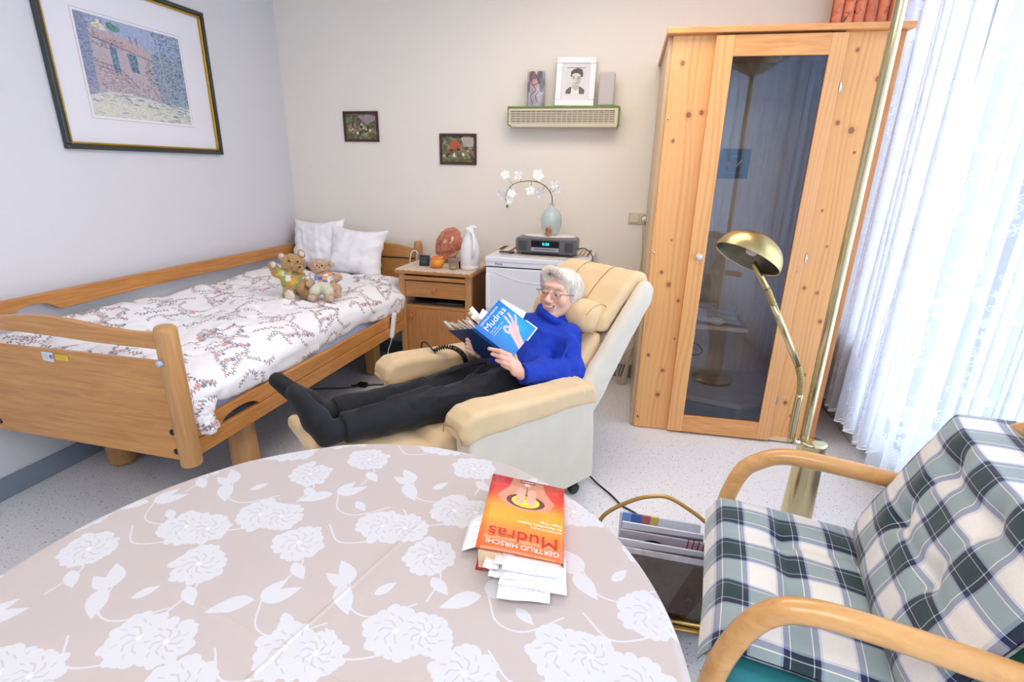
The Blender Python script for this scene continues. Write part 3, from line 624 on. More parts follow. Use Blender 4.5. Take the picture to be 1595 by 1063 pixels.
for i in range(nu):
    u = i/(nu-1); yy = 1.285+u*1.80
    hem = .500-.012*u+.012*math.sin(u*11+1)+.006*math.sin(u*31); xo = -1.458+.018*u+.016*math.sin(u*9)+.02*math.exp(-((u-.93)/.1)**2)
    prof = [(-2.385, .655), (-2.36, .690+.012*math.sin(u*7)), (-2.28, .690), (-2.1, .665), (-1.85, .652), (-1.65, .655), (-1.54, .645), (-1.475, .615), (xo+.006, .575), (xo+.004, .54), (xo-.012, hem), (xo-.05, hem-.004)]
    if u > .9: k = (u-.9)/.1; prof = [(x, .60+(z-.60)*math.sqrt(max(1-k*k, 0))+.02*k if z > .6 else z) for x, z in prof]
    if u < .04: k = 1-u/.04; prof = [(x, .59+(z-.59)*math.sqrt(max(1-k*k, 0)) if z > .59 else z) for x, z in prof]
    q = bez([(x, z, 0) for x, z in prof], 10)[:, :2]; d = np.r_[0, np.cumsum(np.hypot(*np.diff(q, axis=0).T))]; t = np.linspace(0, d[-1], nv)
    P[i, :, 0] = np.interp(t, d, q[:, 0]); P[i, :, 2] = np.interp(t, d, q[:, 1]); P[i, :, 1] = yy+.02*np.sin(t*6+u*3)*(1 if u > .95 else 0); U[i, :, 0] = yy/.62; U[i, :, 1] = t/.62
Pf = P.reshape(-1, 3); n1 = snoise(Pf*np.array([1, .7, .6]), 3.2, 5, 2); n2 = np.abs(snoise(Pf*np.array([1, .8, 1]), 7, 9, 2)); side_ = np.clip((Pf[:, 0]+1.62)/.12, 0, 1)
Pf[:, 2] += (.014*n1-.012*n2)*(1-.6*side_); Pf[:, 0] += (.010*n1+.006*n2)*side_
P = Pf.reshape(nu, nv, 3); dm = MB().grid(P, U)
duv = dm.obj('duvet', m_duvet, smooth=True, solid=.012); tag(duv, 'white duvet with a rose and twig print, spread over the care bed', 'duvet')
# corner of the duvet hanging over the foot of the near side
cn = SDF((-1.50, 1.29, .38), (-1.36, 1.42, .58), .004); cn.ell((-1.438, 1.335, .49), (.026, .04, .062), rot('X', 20), .02).ell((-1.428, 1.345, .445), (.024, .035, .03), None, .02).ell((-1.44, 1.36, .53), (.025, .05, .03), None, .02)
sdf_obj(cn, 'corner_flap', m_duvet, duv, disp=lambda V, n: .005*snoise(V, 22, 3, 2), uvf=lambda V, n: np.stack([V[:, 1]/.62, V[:, 2]/.62], 1), loc=None)
# ---- pillows
def pillow(name, c, B, w, h, t, mt, label=None, cat=None, group=None, seed=1, nn=36, pinch=.10, amp=.006, uvs=1, parent=None, corner=1.0, fs=9):
    r = np.linspace(-1, 1, nn); MBx = MB(); c = np.array(c, float)
    for sg in (1, -1):
        P = np.zeros((nn, nn, 3)); U = np.zeros((nn, nn, 2))
        for i, a in enumerate(r):
            for j, b in enumerate(r):
                ea, eb = 1-abs(a)**3.0, 1-abs(b)**3.0
                z = t*(max(ea, 0)*max(eb, 0))**.62
                x = a*w/2*(1-pinch*(1-b*b)*abs(a)**2*.6); y = b*h/2*(1-pinch*(1-a*a)*abs(b)**2*.6)
                P[i, j] = (x, y, sg*z); U[i, j] = (a*w/2*uvs, b*h/2*uvs)
        f = P.reshape(-1, 3); nz = snoise(f*np.array([1, 1, 0]), fs, seed, 2); ra = np.exp(-4*(1-np.maximum(abs(f[:, 0])/(w/2), abs(f[:, 1])/(h/2))))
        inn = (np.abs(f[:, 2]) > t*.02); f[:, 2] += sg*amp*nz*inn+sg*amp*.8*np.sin(np.arctan2(f[:, 1], f[:, 0])*18+seed)*ra*inn
        P = f.reshape(nn, nn, 3); W_ = np.array([c+B@p for p in f]).reshape(nn, nn, 3)
        MBx.grid(W_ if sg > 0 else W_[:, ::-1], U if sg > 0 else U[:, ::-1])
    o = MBx.obj(name, mt, parent, smooth=True)
    if label: tag(o, label, cat, group)
    return o
m_pil = mat('white cotton', (246, 246, 250), .85, bump=.2, bscale=200, sheen=.2)
def frameB(x, up): x = np.array(x, float); x /= np.linalg.norm(x); up = np.array(up, float); up -= x*(up@x); up /= np.linalg.norm(up); return np.stack([x, up, np.cross(x, up)], 1)
pillow('pillow', (-2.19, 3.215, .808), frameB((1, -.08, .05), (.02, .30, 1)), .43, .37, .08, m_pil, 'white pillow propped in the corner of the bed, half behind the other pillow', 'pillow', seed=3, pinch=.30, amp=.011)
pillow('pillow', (-1.865, 3.165, .775), frameB((1, .03, -.07), (-.02, .28, 1)), .43, .36, .085, m_pil, 'white pillow propped up nearest the bedside cabinet', 'pillow', seed=8, pinch=.30, amp=.011)
pillow('folded_cloth', (.335, 3.02, .592), frameB((1, -.12, -.02), (.1, 1, .05)), .50, .34, .030, m_pil, 'white folded pillowcase on the shelf inside the glass cabinet', 'pillowcase', seed=11, pinch=.12, amp=.008)
# ---- hand control of the bed with its coiled cord
rc = thing('bed_remote', 'white bed hand control with blue buttons hanging on the side rail', 'remote control', (-1.43, 2.84, .3))
A = atX(618, 488, -1.415); Bq = atX(610, 527, -1.415); ax_ = (A-Bq)/np.linalg.norm(A-Bq); R_ = frameB((.25, -.97, 0), ax_)
h = MB().box((-.022, 0, -.012), (.022, .155, .012), R_, A-ax_*.155); h.obj('handset', m_white, rc, bevel=.006)
m_blue_b = mat('blue buttons', (70, 90, 130), .5)
for k in range(3):
    for s in (-1, 1): MB().box((s*.009-.006, .135-.038*k-.012*(k == 2), .012), (s*.009+.006, .148-.038*k-.012*(k == 2), .014), R_, A-ax_*.155).obj('button', m_blue_b, rc)
def coil(P, r, turns, th, n=9):
    P = np.array(P); L = np.r_[0, np.cumsum(np.linalg.norm(np.diff(P, axis=0), axis=1))]; N = turns*n; out = []
    u = None
    for i in range(N+1):
        t = i/N*L[-1]; p = np.array([np.interp(t, L, P[:, k]) for k in range(3)]); q = np.array([np.interp(min(t+.002, L[-1]), L, P[:, k]) for k in range(3)])-np.array([np.interp(max(t-.002, 0), L, P[:, k]) for k in range(3)]); q /= np.linalg.norm(q)
        u = np.array([1., .2, .1]) if u is None else u; u = u-q*(u@q); u /= np.linalg.norm(u); w = np.cross(q, u); a = 2*math.pi*turns*i/N; out.append(p+r*(math.cos(a)*u+math.sin(a)*w))
    return MB().tube(out, th, 5)
e = A-ax_*.155; tail = bez([e, e+(-.01, .0, -.04), atX(605, 545, -1.45), atX(604, 558, -1.47)], 6); MB().tube(tail, .003, 6).obj('cord', m_white, rc, smooth=True)
coil(bez([tail[-1], tail[-1]+(0, .01, -.05), tail[-1]+(-.01, .03, -.11), tail[-1]+(-.06, .06, -.16)], 6), .008, 14, .0022).obj('coiled_cord', m_white, rc, smooth=True)
tag(MB().tube(bez([(-2.0, 2.5, .006), (-1.87, 2.60, .006), (-1.72, 2.66, .006), (-1.60, 2.74, .008), (-1.50, 2.78, .006), (-1.38, 2.78, .006), (-1.2, 2.7, .006)]), .005, 6).obj('floor_cable', mat('grey cable', (70, 74, 80), .6), smooth=True), 'dark cable lying on the floor under the head of the bed', 'cable')
pl = thing('cable_plug', 'black cable joint on the floor between bed and bedside cabinet', 'plug', (-1.63, 2.72, 0)); MB().box((-1.66, 2.70, .002), (-1.60, 2.74, .028)).obj('plug_body', m_screw, pl, bevel=.006); MB().tube([(-1.655, 2.715, .012), (-1.70, 2.70, .008)], .005, 8).obj('cord_sleeve', m_screw, pl)
# ------------------------------------------------------------------ bedside cabinet
NY = 2.90
m_ns = wood('bedside oak', (190, 136, 82), (164, 112, 62), 0, 6, 16, .45)
m_nsz = wood('bedside oak upright', (196, 150, 98), (172, 124, 76), 2, 6, 16, .45)
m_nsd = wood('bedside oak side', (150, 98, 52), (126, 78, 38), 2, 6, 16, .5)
ns = thing('bedside_cabinet', 'oak bedside cabinet with a drawer, open shelf and door, between bed and refrigerator', 'bedside cabinet', (-1.2, 3.12, 0))
N0, N1 = -1.432, -.960
ny = lambda x, y: atY(x, y, NY)[2]
MB().box((N0-.018, NY-.018, .716), (N1+.012, 3.34, .738)).obj('top_board', m_ns, ns, bevel=.004)
for x in (N0, N1-.042): MB().box((x, NY, .01), (x+.042, NY+.04, .716)).obj('leg', m_nsz, ns, bevel=.006)
for x in (N0, N1-.042): MB().box((x, 3.29, .01), (x+.042, 3.33, .716)).obj('leg', m_nsz, ns, bevel=.006)
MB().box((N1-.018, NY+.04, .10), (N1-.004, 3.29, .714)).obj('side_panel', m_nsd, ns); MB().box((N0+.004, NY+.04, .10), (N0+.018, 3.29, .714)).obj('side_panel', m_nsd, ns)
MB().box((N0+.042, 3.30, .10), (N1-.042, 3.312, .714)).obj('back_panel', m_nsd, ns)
MB().box((N0+.030, NY-.014, .680), (N1-.036, 3.2, .704)).obj('pull_out_board', m_ns, ns, bevel=.004)
dr = MB().box((N0+.046, NY-.004, .572), (N1-.040, NY+.016, .672)); dr.box((N0+.055, NY+.016, .58), (N1-.055, 3.2, .64)); dr = dr.obj('drawer', m_ns, ns, bevel=.004)
def knob(x, z, par, nm='knob'): MB().lathe([(.007, 0), (.007, .008), (.014, .013), (.0155, .019), (.012, .025), (.006, .026), (.004, .023), (0, .023)], (x, NY-.004, z), 20, rot('X', 90)).obj(nm, mat('turned knob', (176, 112, 62), .35, coat=.3), par, smooth=True)
knob(-1.196, .622, dr)
MB().box((N0+.042, NY+.002, .500), (N1-.042, 3.30, .518)).obj('shelf', m_ns, ns, bevel=.002)
dd = MB().box((N0+.044, NY-.002, .11), (N1-.042, NY+.016, .498)).obj('door', wood('bedside door', (190, 132, 76), (166, 108, 58), 2, 6, 16, .45), ns, bevel=.004); knob(-1.352, .452, dd)
mg = Canvas(128, 128, (96, 110, 60)); mg.poly([(.5, 0), (1, 0), (1, 1), (.6, 1)], (60, 62, 70)); mg.line([(.1, .4), (.4, .5)], .05, (160, 150, 60)); mg.noise(.2, 6)
tag(MB().box((-1.36, 2.93, .519), (-1.08, 3.14, .527)).obj('magazine', pmat('shelf magazine', mg, .3)), 'flat dark green magazine on the open shelf of the bedside cabinet', 'magazine')
tag(MB().box((-1.20, 2.94, .528), (-1.03, 3.10, .534)).obj('magazine', mat('grey cover', (90, 92, 104), .3)), 'small grey booklet lying on the magazine in the bedside cabinet', 'booklet')
lc = Canvas(256, 256, (214, 196, 178)); r_ = random.Random(3)
for i in range(16):
    for j in range(16): lc.ell((i+.5*(j % 2))/16, j/16, .022, .014, (196, 172, 154), .8, i*1.3)
lc.noise(.04, 30)
cl = MB(); P = np.zeros((40, 30, 3)); U = np.zeros((40, 30, 2))
for i in range(40):
    for j in range(30):
        x = -1.446+i/39*.488; y = 2.884+j/29*.44; P[i, j] = (x, y, .7405); U[i, j] = (x/.16, y/.16)
        if j == 0: P[i, j, 1] += .004*math.sin(i*1.9); P[i, j, 2] -= .003
        if 19 <= i <= 21 and j == 0: P[i, j, 1] += .012
cl.grid(P, U).obj('table_runner', pmat('crochet beige', lc, .9, bump=.4, bscale=600), None, solid=.003)
tag(bpy.data.objects['table_runner'], 'thin beige crocheted cover on top of the bedside cabinet', 'table cover')
ZT = .7425
# salt lamp
sl = thing('salt_lamp', 'round slab of orange-pink salt crystal standing behind the white jug', 'salt lamp', (-1.18, 3.20, ZT))
c0 = atY(699, 372, 3.20); s = SDF((c0[0]-.13, 3.10, ZT-.01), (c0[0]+.14, 3.30, ZT+.27), .004)
s.ell((c0[0]-.01, 3.2, ZT+.105), (.082, .045, .105), rot('Y', 16), .01).ell((c0[0]+.028, 3.2, ZT+.150), (.064, .042, .082), rot('Y', -12), .03); s.rbox((c0[0], 3.2, ZT-.055), (.2, .2, .055), .002, None, 0, 'sub')
def saltcol(V, n):
    a = snoise(V, 18, 4, 3)[:, None]; b = np.clip(snoise(V*np.array([1, 1, .6]), 16, 8, 4)*2.0-.7, 0, 1)[:, None]
    c = np.array(lin((188, 116, 92))[:3])*(1+.3*a); return np.clip(c*(1-b)+b*np.array(lin((240, 200, 180))[:3]), 0, 1)
def colmat(name, rough=.5, bump=0, bscale=60, sss=0, sheen=0, coat=0):
    m = mat(name, (200, 200, 200), rough, bump=bump, bscale=bscale, sheen=sheen, coat=coat); nt = m.node_tree; a = nt.nodes.new('ShaderNodeVertexColor'); a.layer_name = 'pigment'
    nt.links.new(a.outputs[0], nt.nodes['Principled BSDF'].inputs['Base Color'])
    if sss: b = nt.nodes['Principled BSDF']; b.inputs['Subsurface Weight'].default_value = sss; b.inputs['Subsurface Radius'].default_value = (.01, .004, .002)
    return m
sdf_obj(s, 'crystal', colmat('salt', .45, .5, 50), sl, disp=lambda V, n: .006*snoise(V, 9, 2, 3), col=saltcol)
# thermos jug
px = lambda x, y, Y: atY(x, y, Y)
jb = np.array([-1.012, 3.04, ZT]); jg = thing('thermos_jug', 'white plastic thermos jug with a handle on the bedside cabinet', 'jug', jb)
MB().lathe([(.0, .001), (.056, .001), (.060, .006), (.060, .022), (.0585, .025), (.060, .028), (.0605, .09), (.055, .14), (.045, .175), (.034, .20), (.030, .212), (.031, .222), (.028, .226), (0, .226)], jb, 40).obj('body', m_white, jg, smooth=True, sa=40)
MB().lathe([(.029, .222), (.032, .228), (.030, .246), (.018, .254), (0, .256)], jb, 28).obj('lid', m_white, jg, smooth=True, sa=40)
MB().tube(bez([jb+(.0, 0, .250), jb+(.022, -.004, .256), jb+(.043, -.008, .252)], 5), [.013]*3+[.012]*4+[.009]*4, 10).obj('thumb_lever', m_white, jg, smooth=True)
MB().tube(bez([jb+(.018, -.026, .222), jb+(.036, -.048, .215), jb+(.048, -.064, .17), jb+(.046, -.07, .12), jb+(.036, -.056, .085)], 8), .0085, 12).obj('handle', m_white, jg, smooth=True)
# alarm clock
ck = thing('alarm_clock', 'small black square alarm clock at the left of the orange candle bowl', 'clock', px(660, 411, 3.03)*np.array([1, 1, 0])+(0, 0, ZT))
k0 = wpos(ck); Rk = rot('X', -8); m_blk = mat('black plastic', (34, 40, 44), .4)
MB().box((-.031, 0, 0), (.031, .03, .068), Rk @ rot('Z', 6), k0).obj('case', m_blk, ck, bevel=.004)
cf = MB().box((-.021, -.0015, .020), (.021, .001, .056), Rk @ rot('Z', 6), k0).obj('display', mat('clock display', (78, 90, 88), .25), ck)
m_lcd = mat('lcd dark', (30, 38, 38), .5)
for i, (x, z) in enumerate(((-.013, .034), (-.004, .034), (.007, .034), (.016, .034))): MB().box((x-.003, -.0025, z), (x+.003, -.0015, z+.014), Rk @ rot('Z', 6), k0).obj('digit', m_lcd, ck)
# painted candle bowl
cb = px(681, 414, 3.0)*np.array([1, 1, 0])+(0, 0, ZT); bw = thing('candle_bowl', 'orange and red hand-painted candle bowl beside the black clock', 'candle holder', cb)
bc = Canvas(512, 256, (232, 120, 40)); r_ = random.Random(9)
for i in range(16):
    x = i/16*2; bc.ell(x, .62, .09, .16, (226, 70, 40), .9, r_.random()); bc.ell(x+.04, .35, .05, .13, (244, 176, 52), .95, r_.random()*.8)
    bc.line([(x, .1), (x+.05, .35), (x+.02, .6)], .012, (90, 60, 50)); bc.ell(x+.03, .55, .012, .10, (70, 90, 120), .8, r_.random()*1.5)
bc.poly([(0, .86), (2, .86), (2, 1), (0, 1)], (244, 178, 60))
MB().lathe([(.0, .003), (.026, 0), (.030, .003), (.040, .018), (.043, .034), (.040, .052), (.035, .062), (.037, .068), (.0335, .068), (.032, .06), (.037, .035), (.028, .012), (0, .010)], cb, 36).obj('bowl', pmat('painted bowl', bc, .3, coat=.4), bw, smooth=True)
gr = [(.036, .064)]; MB().tube([cb+(.0355*math.cos(a), .0355*math.sin(a), .066+.0015*math.sin(a*20)) for a in np.linspace(0, 6.283, 60)[:-1]], .003, 6, closed=True).obj('rim', mat('bowl rim', (240, 190, 90), .4), bw, smooth=True)
# glass tea-light
tb = px(706, 416, 2.99)*np.array([1, 1, 0])+(0, 0, ZT); tl = thing('candle_glass', 'small clear glass with a tea light, between candle bowl and white jug', 'candle glass', tb)
m_gl = bpy.data.materials.new('thin clear glass'); m_gl.use_nodes = True; nt = m_gl.node_tree; nt.nodes.clear()
o_ = nt.nodes.new('ShaderNodeOutputMaterial'); mx_ = nt.nodes.new('ShaderNodeMixShader'); t_ = nt.nodes.new('ShaderNodeBsdfTransparent'); t_.inputs[0].default_value = (.90, .93, .93, 1); g_ = nt.nodes.new('ShaderNodeBsdfGlossy'); g_.inputs['Roughness'].default_value = .05; f_ = nt.nodes.new('ShaderNodeLayerWeight'); f_.inputs[0].default_value = .25; p_ = nt.nodes.new('ShaderNodeMath'); p_.operation = 'MULTIPLY'; p_.inputs[1].default_value = .45; nt.links.new(f_.outputs[1], p_.inputs[0])
nt.links.new(p_.outputs[0], mx_.inputs[0]); nt.links.new(t_.outputs[0], mx_.inputs[1]); nt.links.new(g_.outputs[0], mx_.inputs[2]); nt.links.new(mx_.outputs[0], o_.inputs[0])
MB().lathe([(0, .002), (.024, .001), (.027, .006), (.0275, .030), (.032, .038), (.034, .072), (.032, .072), (.030, .04), (.0255, .032), (.025, .008), (0, .006)], tb, 30).obj('glass', m_gl, tl, smooth=True)
MB().lathe([(0, .007), (.022, .007), (.022, .020), (.006, .0205), (0, .0205)], tb, 24).obj('tea_light', mat('wax', (238, 220, 150), .4), tl, smooth=True, sa=40)
MB().lathe([(0, .040), (.027, .041), (.029, .062), (0, .062)], tb, 24).obj('wax_dish', mat('brown wax', (176, 148, 136), .5), tl, smooth=True, sa=40)
bx = px(663, 398, 3.2); tag(MB().box((bx[0]-.03, 3.2, ZT), (bx[0]+.03, 3.24, ZT+.032)).obj('tissue_box', mat('pale blue card', (190, 204, 236), .6), bevel=.003), 'small pale blue box behind the black alarm clock', 'box')
tag(MB().box((-1.082, 3.02, ZT), (-1.062, 3.05, ZT+.045)).obj('lighter', mat('dark red plastic', (110, 30, 36), .4), bevel=.004), 'dark red lighter standing behind the tea light glass', 'lighter')
wc = px(641, 404, 3.26); tag(MB().tube(bez([wc+(-.010, 0, -.10), wc+(-.012, 0, -.02), wc+(.002, 0, .045), wc+(.03, 0, .06), wc+(.052, 0, .038)], 8), .004, 8).obj('bed_lamp_cord', m_white, smooth=True), 'white flex arching over the headboard beside the bedside cabinet', 'cord')
tag(MB().box((wc[0]+.042, 3.24, wc[2]-.05), (wc[0]+.054, 3.255, wc[2]+.045)).obj('metal_clip', m_chrome, bevel=.003), 'narrow silver clip hooked on the headboard post', 'clip')
tag(MB().tube(bez([(-.92, 3.30, .72), (-.918, 3.27, .765), (-.905, 3.24, .782), (-.885, 3.22, .79)], 6), .004, 8).obj('fridge_plug_cord', m_blk, smooth=True), 'short black cord end between white jug and refrigerator', 'cord')
# ------------------------------------------------------------------ refrigerator
F0, F1, FY = -.864, -.268, 2.885
fr_ = thing('refrigerator', 'low white refrigerator behind the reclined armchair', 'refrigerator', (-.566, 3.12, 0))
m_fr = mat('fridge white', (226, 228, 236), .3, coat=.2); m_gap = mat('dark seal', (70, 74, 86), .6)
MB().box((F0, FY+.04, .02), (F1, 3.35, .815)).obj('cabinet_body', m_fr, fr_, bevel=.004)
MB().box((F0-.004, FY-.004, .822), (F1+.004, 3.355, .852)).obj('top_board', m_fr, fr_, bevel=.006)
tpz = MB().box((F0, FY, .797), (F1, FY+.05, .823)).obj('fascia', m_fr, fr_, bevel=.002)
MB().box((F0+.004, FY+.012, .786), (F1-.004, FY+.04, .80)).obj('door_seal', m_gap, fr_)
fd = MB().box((F0, FY-.002, .05), (F1, FY+.038, .789)).obj('door', m_fr, fr_, bevel=.006)
arc = MB(); A_ = []; 
for t in np.linspace(0, 1, 30):
    A_.append((F0+.05+t*.50, FY-.0025, .765-.055*math.sin(t*math.pi)))
arc.tube(A_, .0022, 6); arc.obj('door_relief', m_fr, fd, smooth=True)
MB().box((F0+.004, FY-.020, .545), (F0+.030, FY-.002, .755)).obj('handle', m_white, fd, bevel=.006)
def mat34(R, p): M = np.zeros((3, 4)); M[:, :3] = R; M[:, 3] = p; return M
text('brand_lettering', 'Miele', .022, mat('grey print', (120, 122, 134), .5), mat34(rot('X', 90), (F0+.055, FY-.0012, .805)), tpz)
cc = Canvas(512, 512, (226, 216, 208)); r_ = random.Random(6)
for k, w, cl_ in ((.035, .03, (96, 62, 44)), (.10, .02, (150, 112, 90)), (.16, .015, (110, 76, 56))):
    cc.line([(k, k), (1-k, k), (1-k, 1-k), (k, 1-k), (k, k)], w, cl_)
for i in range(24):
    for k in (.06, .94):
        t = i/24+.02
        for q in ((t, k), (k, t)): cc.ell(q[0], q[1], .014, .014, (236, 226, 218)); cc.ell(q[0], q[1], .006, .006, (86, 54, 38))
for i in range(9):
    for q in ((.12+i*.095, .2), (.12+i*.095, .8)): cc.ell(*q, .03, .024, (112, 80, 62), .9); cc.ell(*q, .014, .01, (226, 216, 208))
m_croch = pmat('brown crochet', cc, .9, bump=.5, bscale=500)
edge = [atZ(*p, .856) for p in [(772, 387), (800, 396), (822, 400), (841, 401), (862, 402), (885, 401), (903, 399), (917.8, 400.5)]]
P = np.zeros((26, 14, 3)); U = np.zeros((26, 14, 2)); E_ = np.array(edge)
for i in range(26):
    s = i/25; x = np.interp(s, np.linspace(0, 1, len(E_)), E_[:, 0]); y = np.interp(s, np.linspace(0, 1, len(E_)), E_[:, 1])+.004*math.sin(i*2.2)
    for j in range(14):
        t = j/13; P[i, j] = (x, y+(3.33-y)*t, .8545); U[i, j] = (s, t)
fcl = MB().grid(P, U); e0 = P[-1].copy(); D = np.zeros((5, 14, 3)); UD = np.zeros((5, 14, 2))
for i in range(5):
    D[i] = e0+np.array([.010 if i else 0, 0, -.030*i]); UD[i, :, 0] = 1-i*.05; UD[i, :, 1] = np.linspace(0, 1, 14)
fcl.grid(D[::-1], UD[::-1]); tag(fcl.obj('crochet_cloth', m_croch, solid=.003), 'cream and brown crocheted cloth on the refrigerator top', 'cloth')
# radio
rd = thing('table_radio', 'dark grey table radio with a glowing clock display on the refrigerator', 'radio', (-.53, 3.05, .858)); RO = np.array([-.533, 2.985, .857]); Rr = rot('Z', -1.5)
m_rd = mat('graphite plastic', (104, 104, 110), .4); m_rdk = mat('radio dark', (40, 40, 46), .3); m_grl = mat('grille', (84, 84, 94), .6)
def rr(P): return np.array(P) @ Rr.T + RO
pf = [(-.172, .012), (-.182, .03), (-.184, .085), (-.176, .100), (.176, .100), (.184, .085), (.182, .03), (.172, .012)]
b = MB(); n = 9; secs = []
for (y, sc, dz) in ((.0, 1.0, 0), (.14, .97, .002), (.20, .86, .001), (.215, .75, -.004)): secs.append([rr((x*sc, y+(.0 if y else .014*(abs(x)/.184)**2), z*(1 if z < .05 else 1)+(dz if z > .05 else 0))) for x, z in pf])
V = np.concatenate(secs); F = [tuple(range(7, -1, -1))]+[(s*8+k, s*8+(k+1) % 8, (s+1)*8+(k+1) % 8, (s+1)*8+k) for s in range(3) for k in range(8)]+[tuple(range(24, 32))]
b.add(V, F); b.obj('case', m_rd, rd, bevel=.005, seg=3)
b = MB().box((-.150, .010, 0), (.150, .19, .013), Rr, RO); b.obj('base', m_rdk, rd, bevel=.003)
for s_ in (-1, 1):
    g = MB(); [g.box((s_*.137-.024+k*.0050, .0005 if False else .003, .028), (s_*.137-.024+k*.0050+.003, .0095, .082), Rr, RO) for k in range(10)]; g = g.obj('speaker_grille', m_grl, rd)
    g['kind'] = 'stuff'
b = MB().box((-.084, -.0035, .052), (.080, .004, .088), Rr, RO).obj('display', mat('display glass', (12, 14, 18), .1), rd, bevel=.001)
text('clock_digits', '0:20', .022, mat('cyan digits', (60, 230, 240), .5, emit=(60, 230, 240), es=1.5), mat34(Rr @ rot('X', 90), RO+Rr @ (-.018, -.004, .062)), rd, sx=1.1)
b = MB().box((-.084, -.0045, .026), (.080, .004, .048), Rr, RO).obj('disc_slot', mat('silver', (190, 190, 196), .3, .6), rd, bevel=.001); MB().box((-.066, -.0055, .036), (.060, -.004, .040), Rr, RO).obj('slot_opening', m_rdk, b)
dz = MB(); dn = 64; cx_, cy_ = RO[0]+.005, RO[1]+.125
V = [(cx_, cy_, .9605)]+[(cx_+(.155+.004*math.cos(a*26))*math.cos(a), cy_+(.070+.004*math.cos(a*26))*math.sin(a), .9605) for a in np.linspace(0, 2*math.pi, 121)[:-1]]
dz.add(V, [(0, 1+i, 1+(i+1) % 120) for i in range(120)]); tag(dz.obj('doily', mat('white lace doily', (236, 232, 230), .9, bump=.6, bscale=400), solid=.004), 'white beaded doily under the glass vase on the radio', 'doily')
tag(MB().box((-.045, -.018, 0), (.045, .018, .008), rot('Z', 12), (-.772, 3.02, .860)).obj('remote_control', m_blk, bevel=.003), 'flat black remote control on the cloth left of the radio', 'remote control')
tag(MB().tube(bez([(-.36, 3.02, .90), (-.31, 3.04, .905), (-.265, 3.0, .88), (-.252, 2.99, .82), (-.250, 3.0, .60)], 8), .0032, 6).obj('radio_cord', m_blk, smooth=True), 'black cord from the radio down the right side of the refrigerator', 'cord')
# vase + orchid + walnut charm
vb = np.array([-.528, 3.13, .9635]); vs = thing('glass_vase', 'pale blue bottle-shaped glass vase on the radio', 'vase', vb)
m_vg = mat('pale blue glass', (198, 216, 220), .12, spec=.6, coat=.5); m_vg.node_tree.nodes['Principled BSDF'].inputs['Alpha'].default_value = .72
MB().lathe([(.0, .002), (.034, 0), (.045, .010), (.058, .045), (.064, .085), (.060, .115), (.045, .140), (.022, .157), (.014, .168), (.013, .178), (.017, .184), (.014, .184), (.011, .176), (.012, .166)], vb, 40, caps=False).obj('body', m_vg, vs, smooth=True)
wn = thing('walnut_figure', 'tiny figure of two nuts tied with string before the vase', 'figurine', vb+(-.004, -.074, 0)); w0 = wpos(wn); m_wal = mat('walnut', (186, 130, 96), .5, bump=1, bscale=120, var=.25, vscale=60)
for nm, dzz, rr_, sc in (('head', .046, .014, 1), ('body', .020, .019, 1)):
    s = SDF(w0+(-.03, -.03, -.005), w0+(.03, .03, .07), .0025); s.ell(w0+(0, 0, dzz), (rr_, rr_*.9, rr_), None, .002); sdf_obj(s, nm, m_wal, wn, disp=lambda V, n: .0012*snoise(V, 90, 3, 2))
MB().tube([w0+(.017*math.cos(a), .016*math.sin(a)-.001, .033+.004*math.sin(a*2)) for a in np.linspace(0, 6.283, 24)[:-1]], .002, 5, closed=True).obj('string', mat('string', (120, 60, 50), .8), wn)
oc = thing('orchid_stem', 'arching white artificial orchid spray in the glass vase', 'flower', vb+(0, 0, .1)); m_stem = mat('orchid stem', (62, 84, 48), .5); m_pet = mat('orchid petal', (246, 244, 246), .6, sheen=.2); m_pet.node_tree.nodes['Principled BSDF'].inputs['Subsurface Weight'].default_value = 0
Yo = 3.14; st = [(858, 330), (860, 318), (859, 304), (851, 292), (838, 284), (823, 282), (808, 284), (797, 289), (790, 298), (787, 308), (789, 317)]
S_ = bez([atY(*p, Yo-.02*math.sin(i/10*3)) for i, p in enumerate(st)], 6); MB().tube(S_, [.0032-.0018*i/(len(S_)-1) for i in range(len(S_))], 7).obj('stem', m_stem, oc, smooth=True)
bd = atY(790, 321, Yo-.02); s = MB().lathe([(0, 0), (.007, .006), (.008, .014), (.004, .021), (0, .023)], bd-(0, 0, .014), 14); s.obj('bud', mat('green bud', (104, 138, 50), .5), oc, smooth=True)
def petal(m, c, d, nrm, L, wd, cup):
    d = d/np.linalg.norm(d); w = np.cross(nrm, d); P = np.zeros((7, 5, 3))
    for i in range(7):
        t = i/6; wt = wd*math.sin(math.pi*min(t*.86+.14, 1))**.8
        for j in range(5): u = (j-2)/2; P[i, j] = c+d*L*t+w*wt*u+nrm*(cup*L*(t*t)*.5-cup*wt*abs(u)*.5)
    m.grid(P)
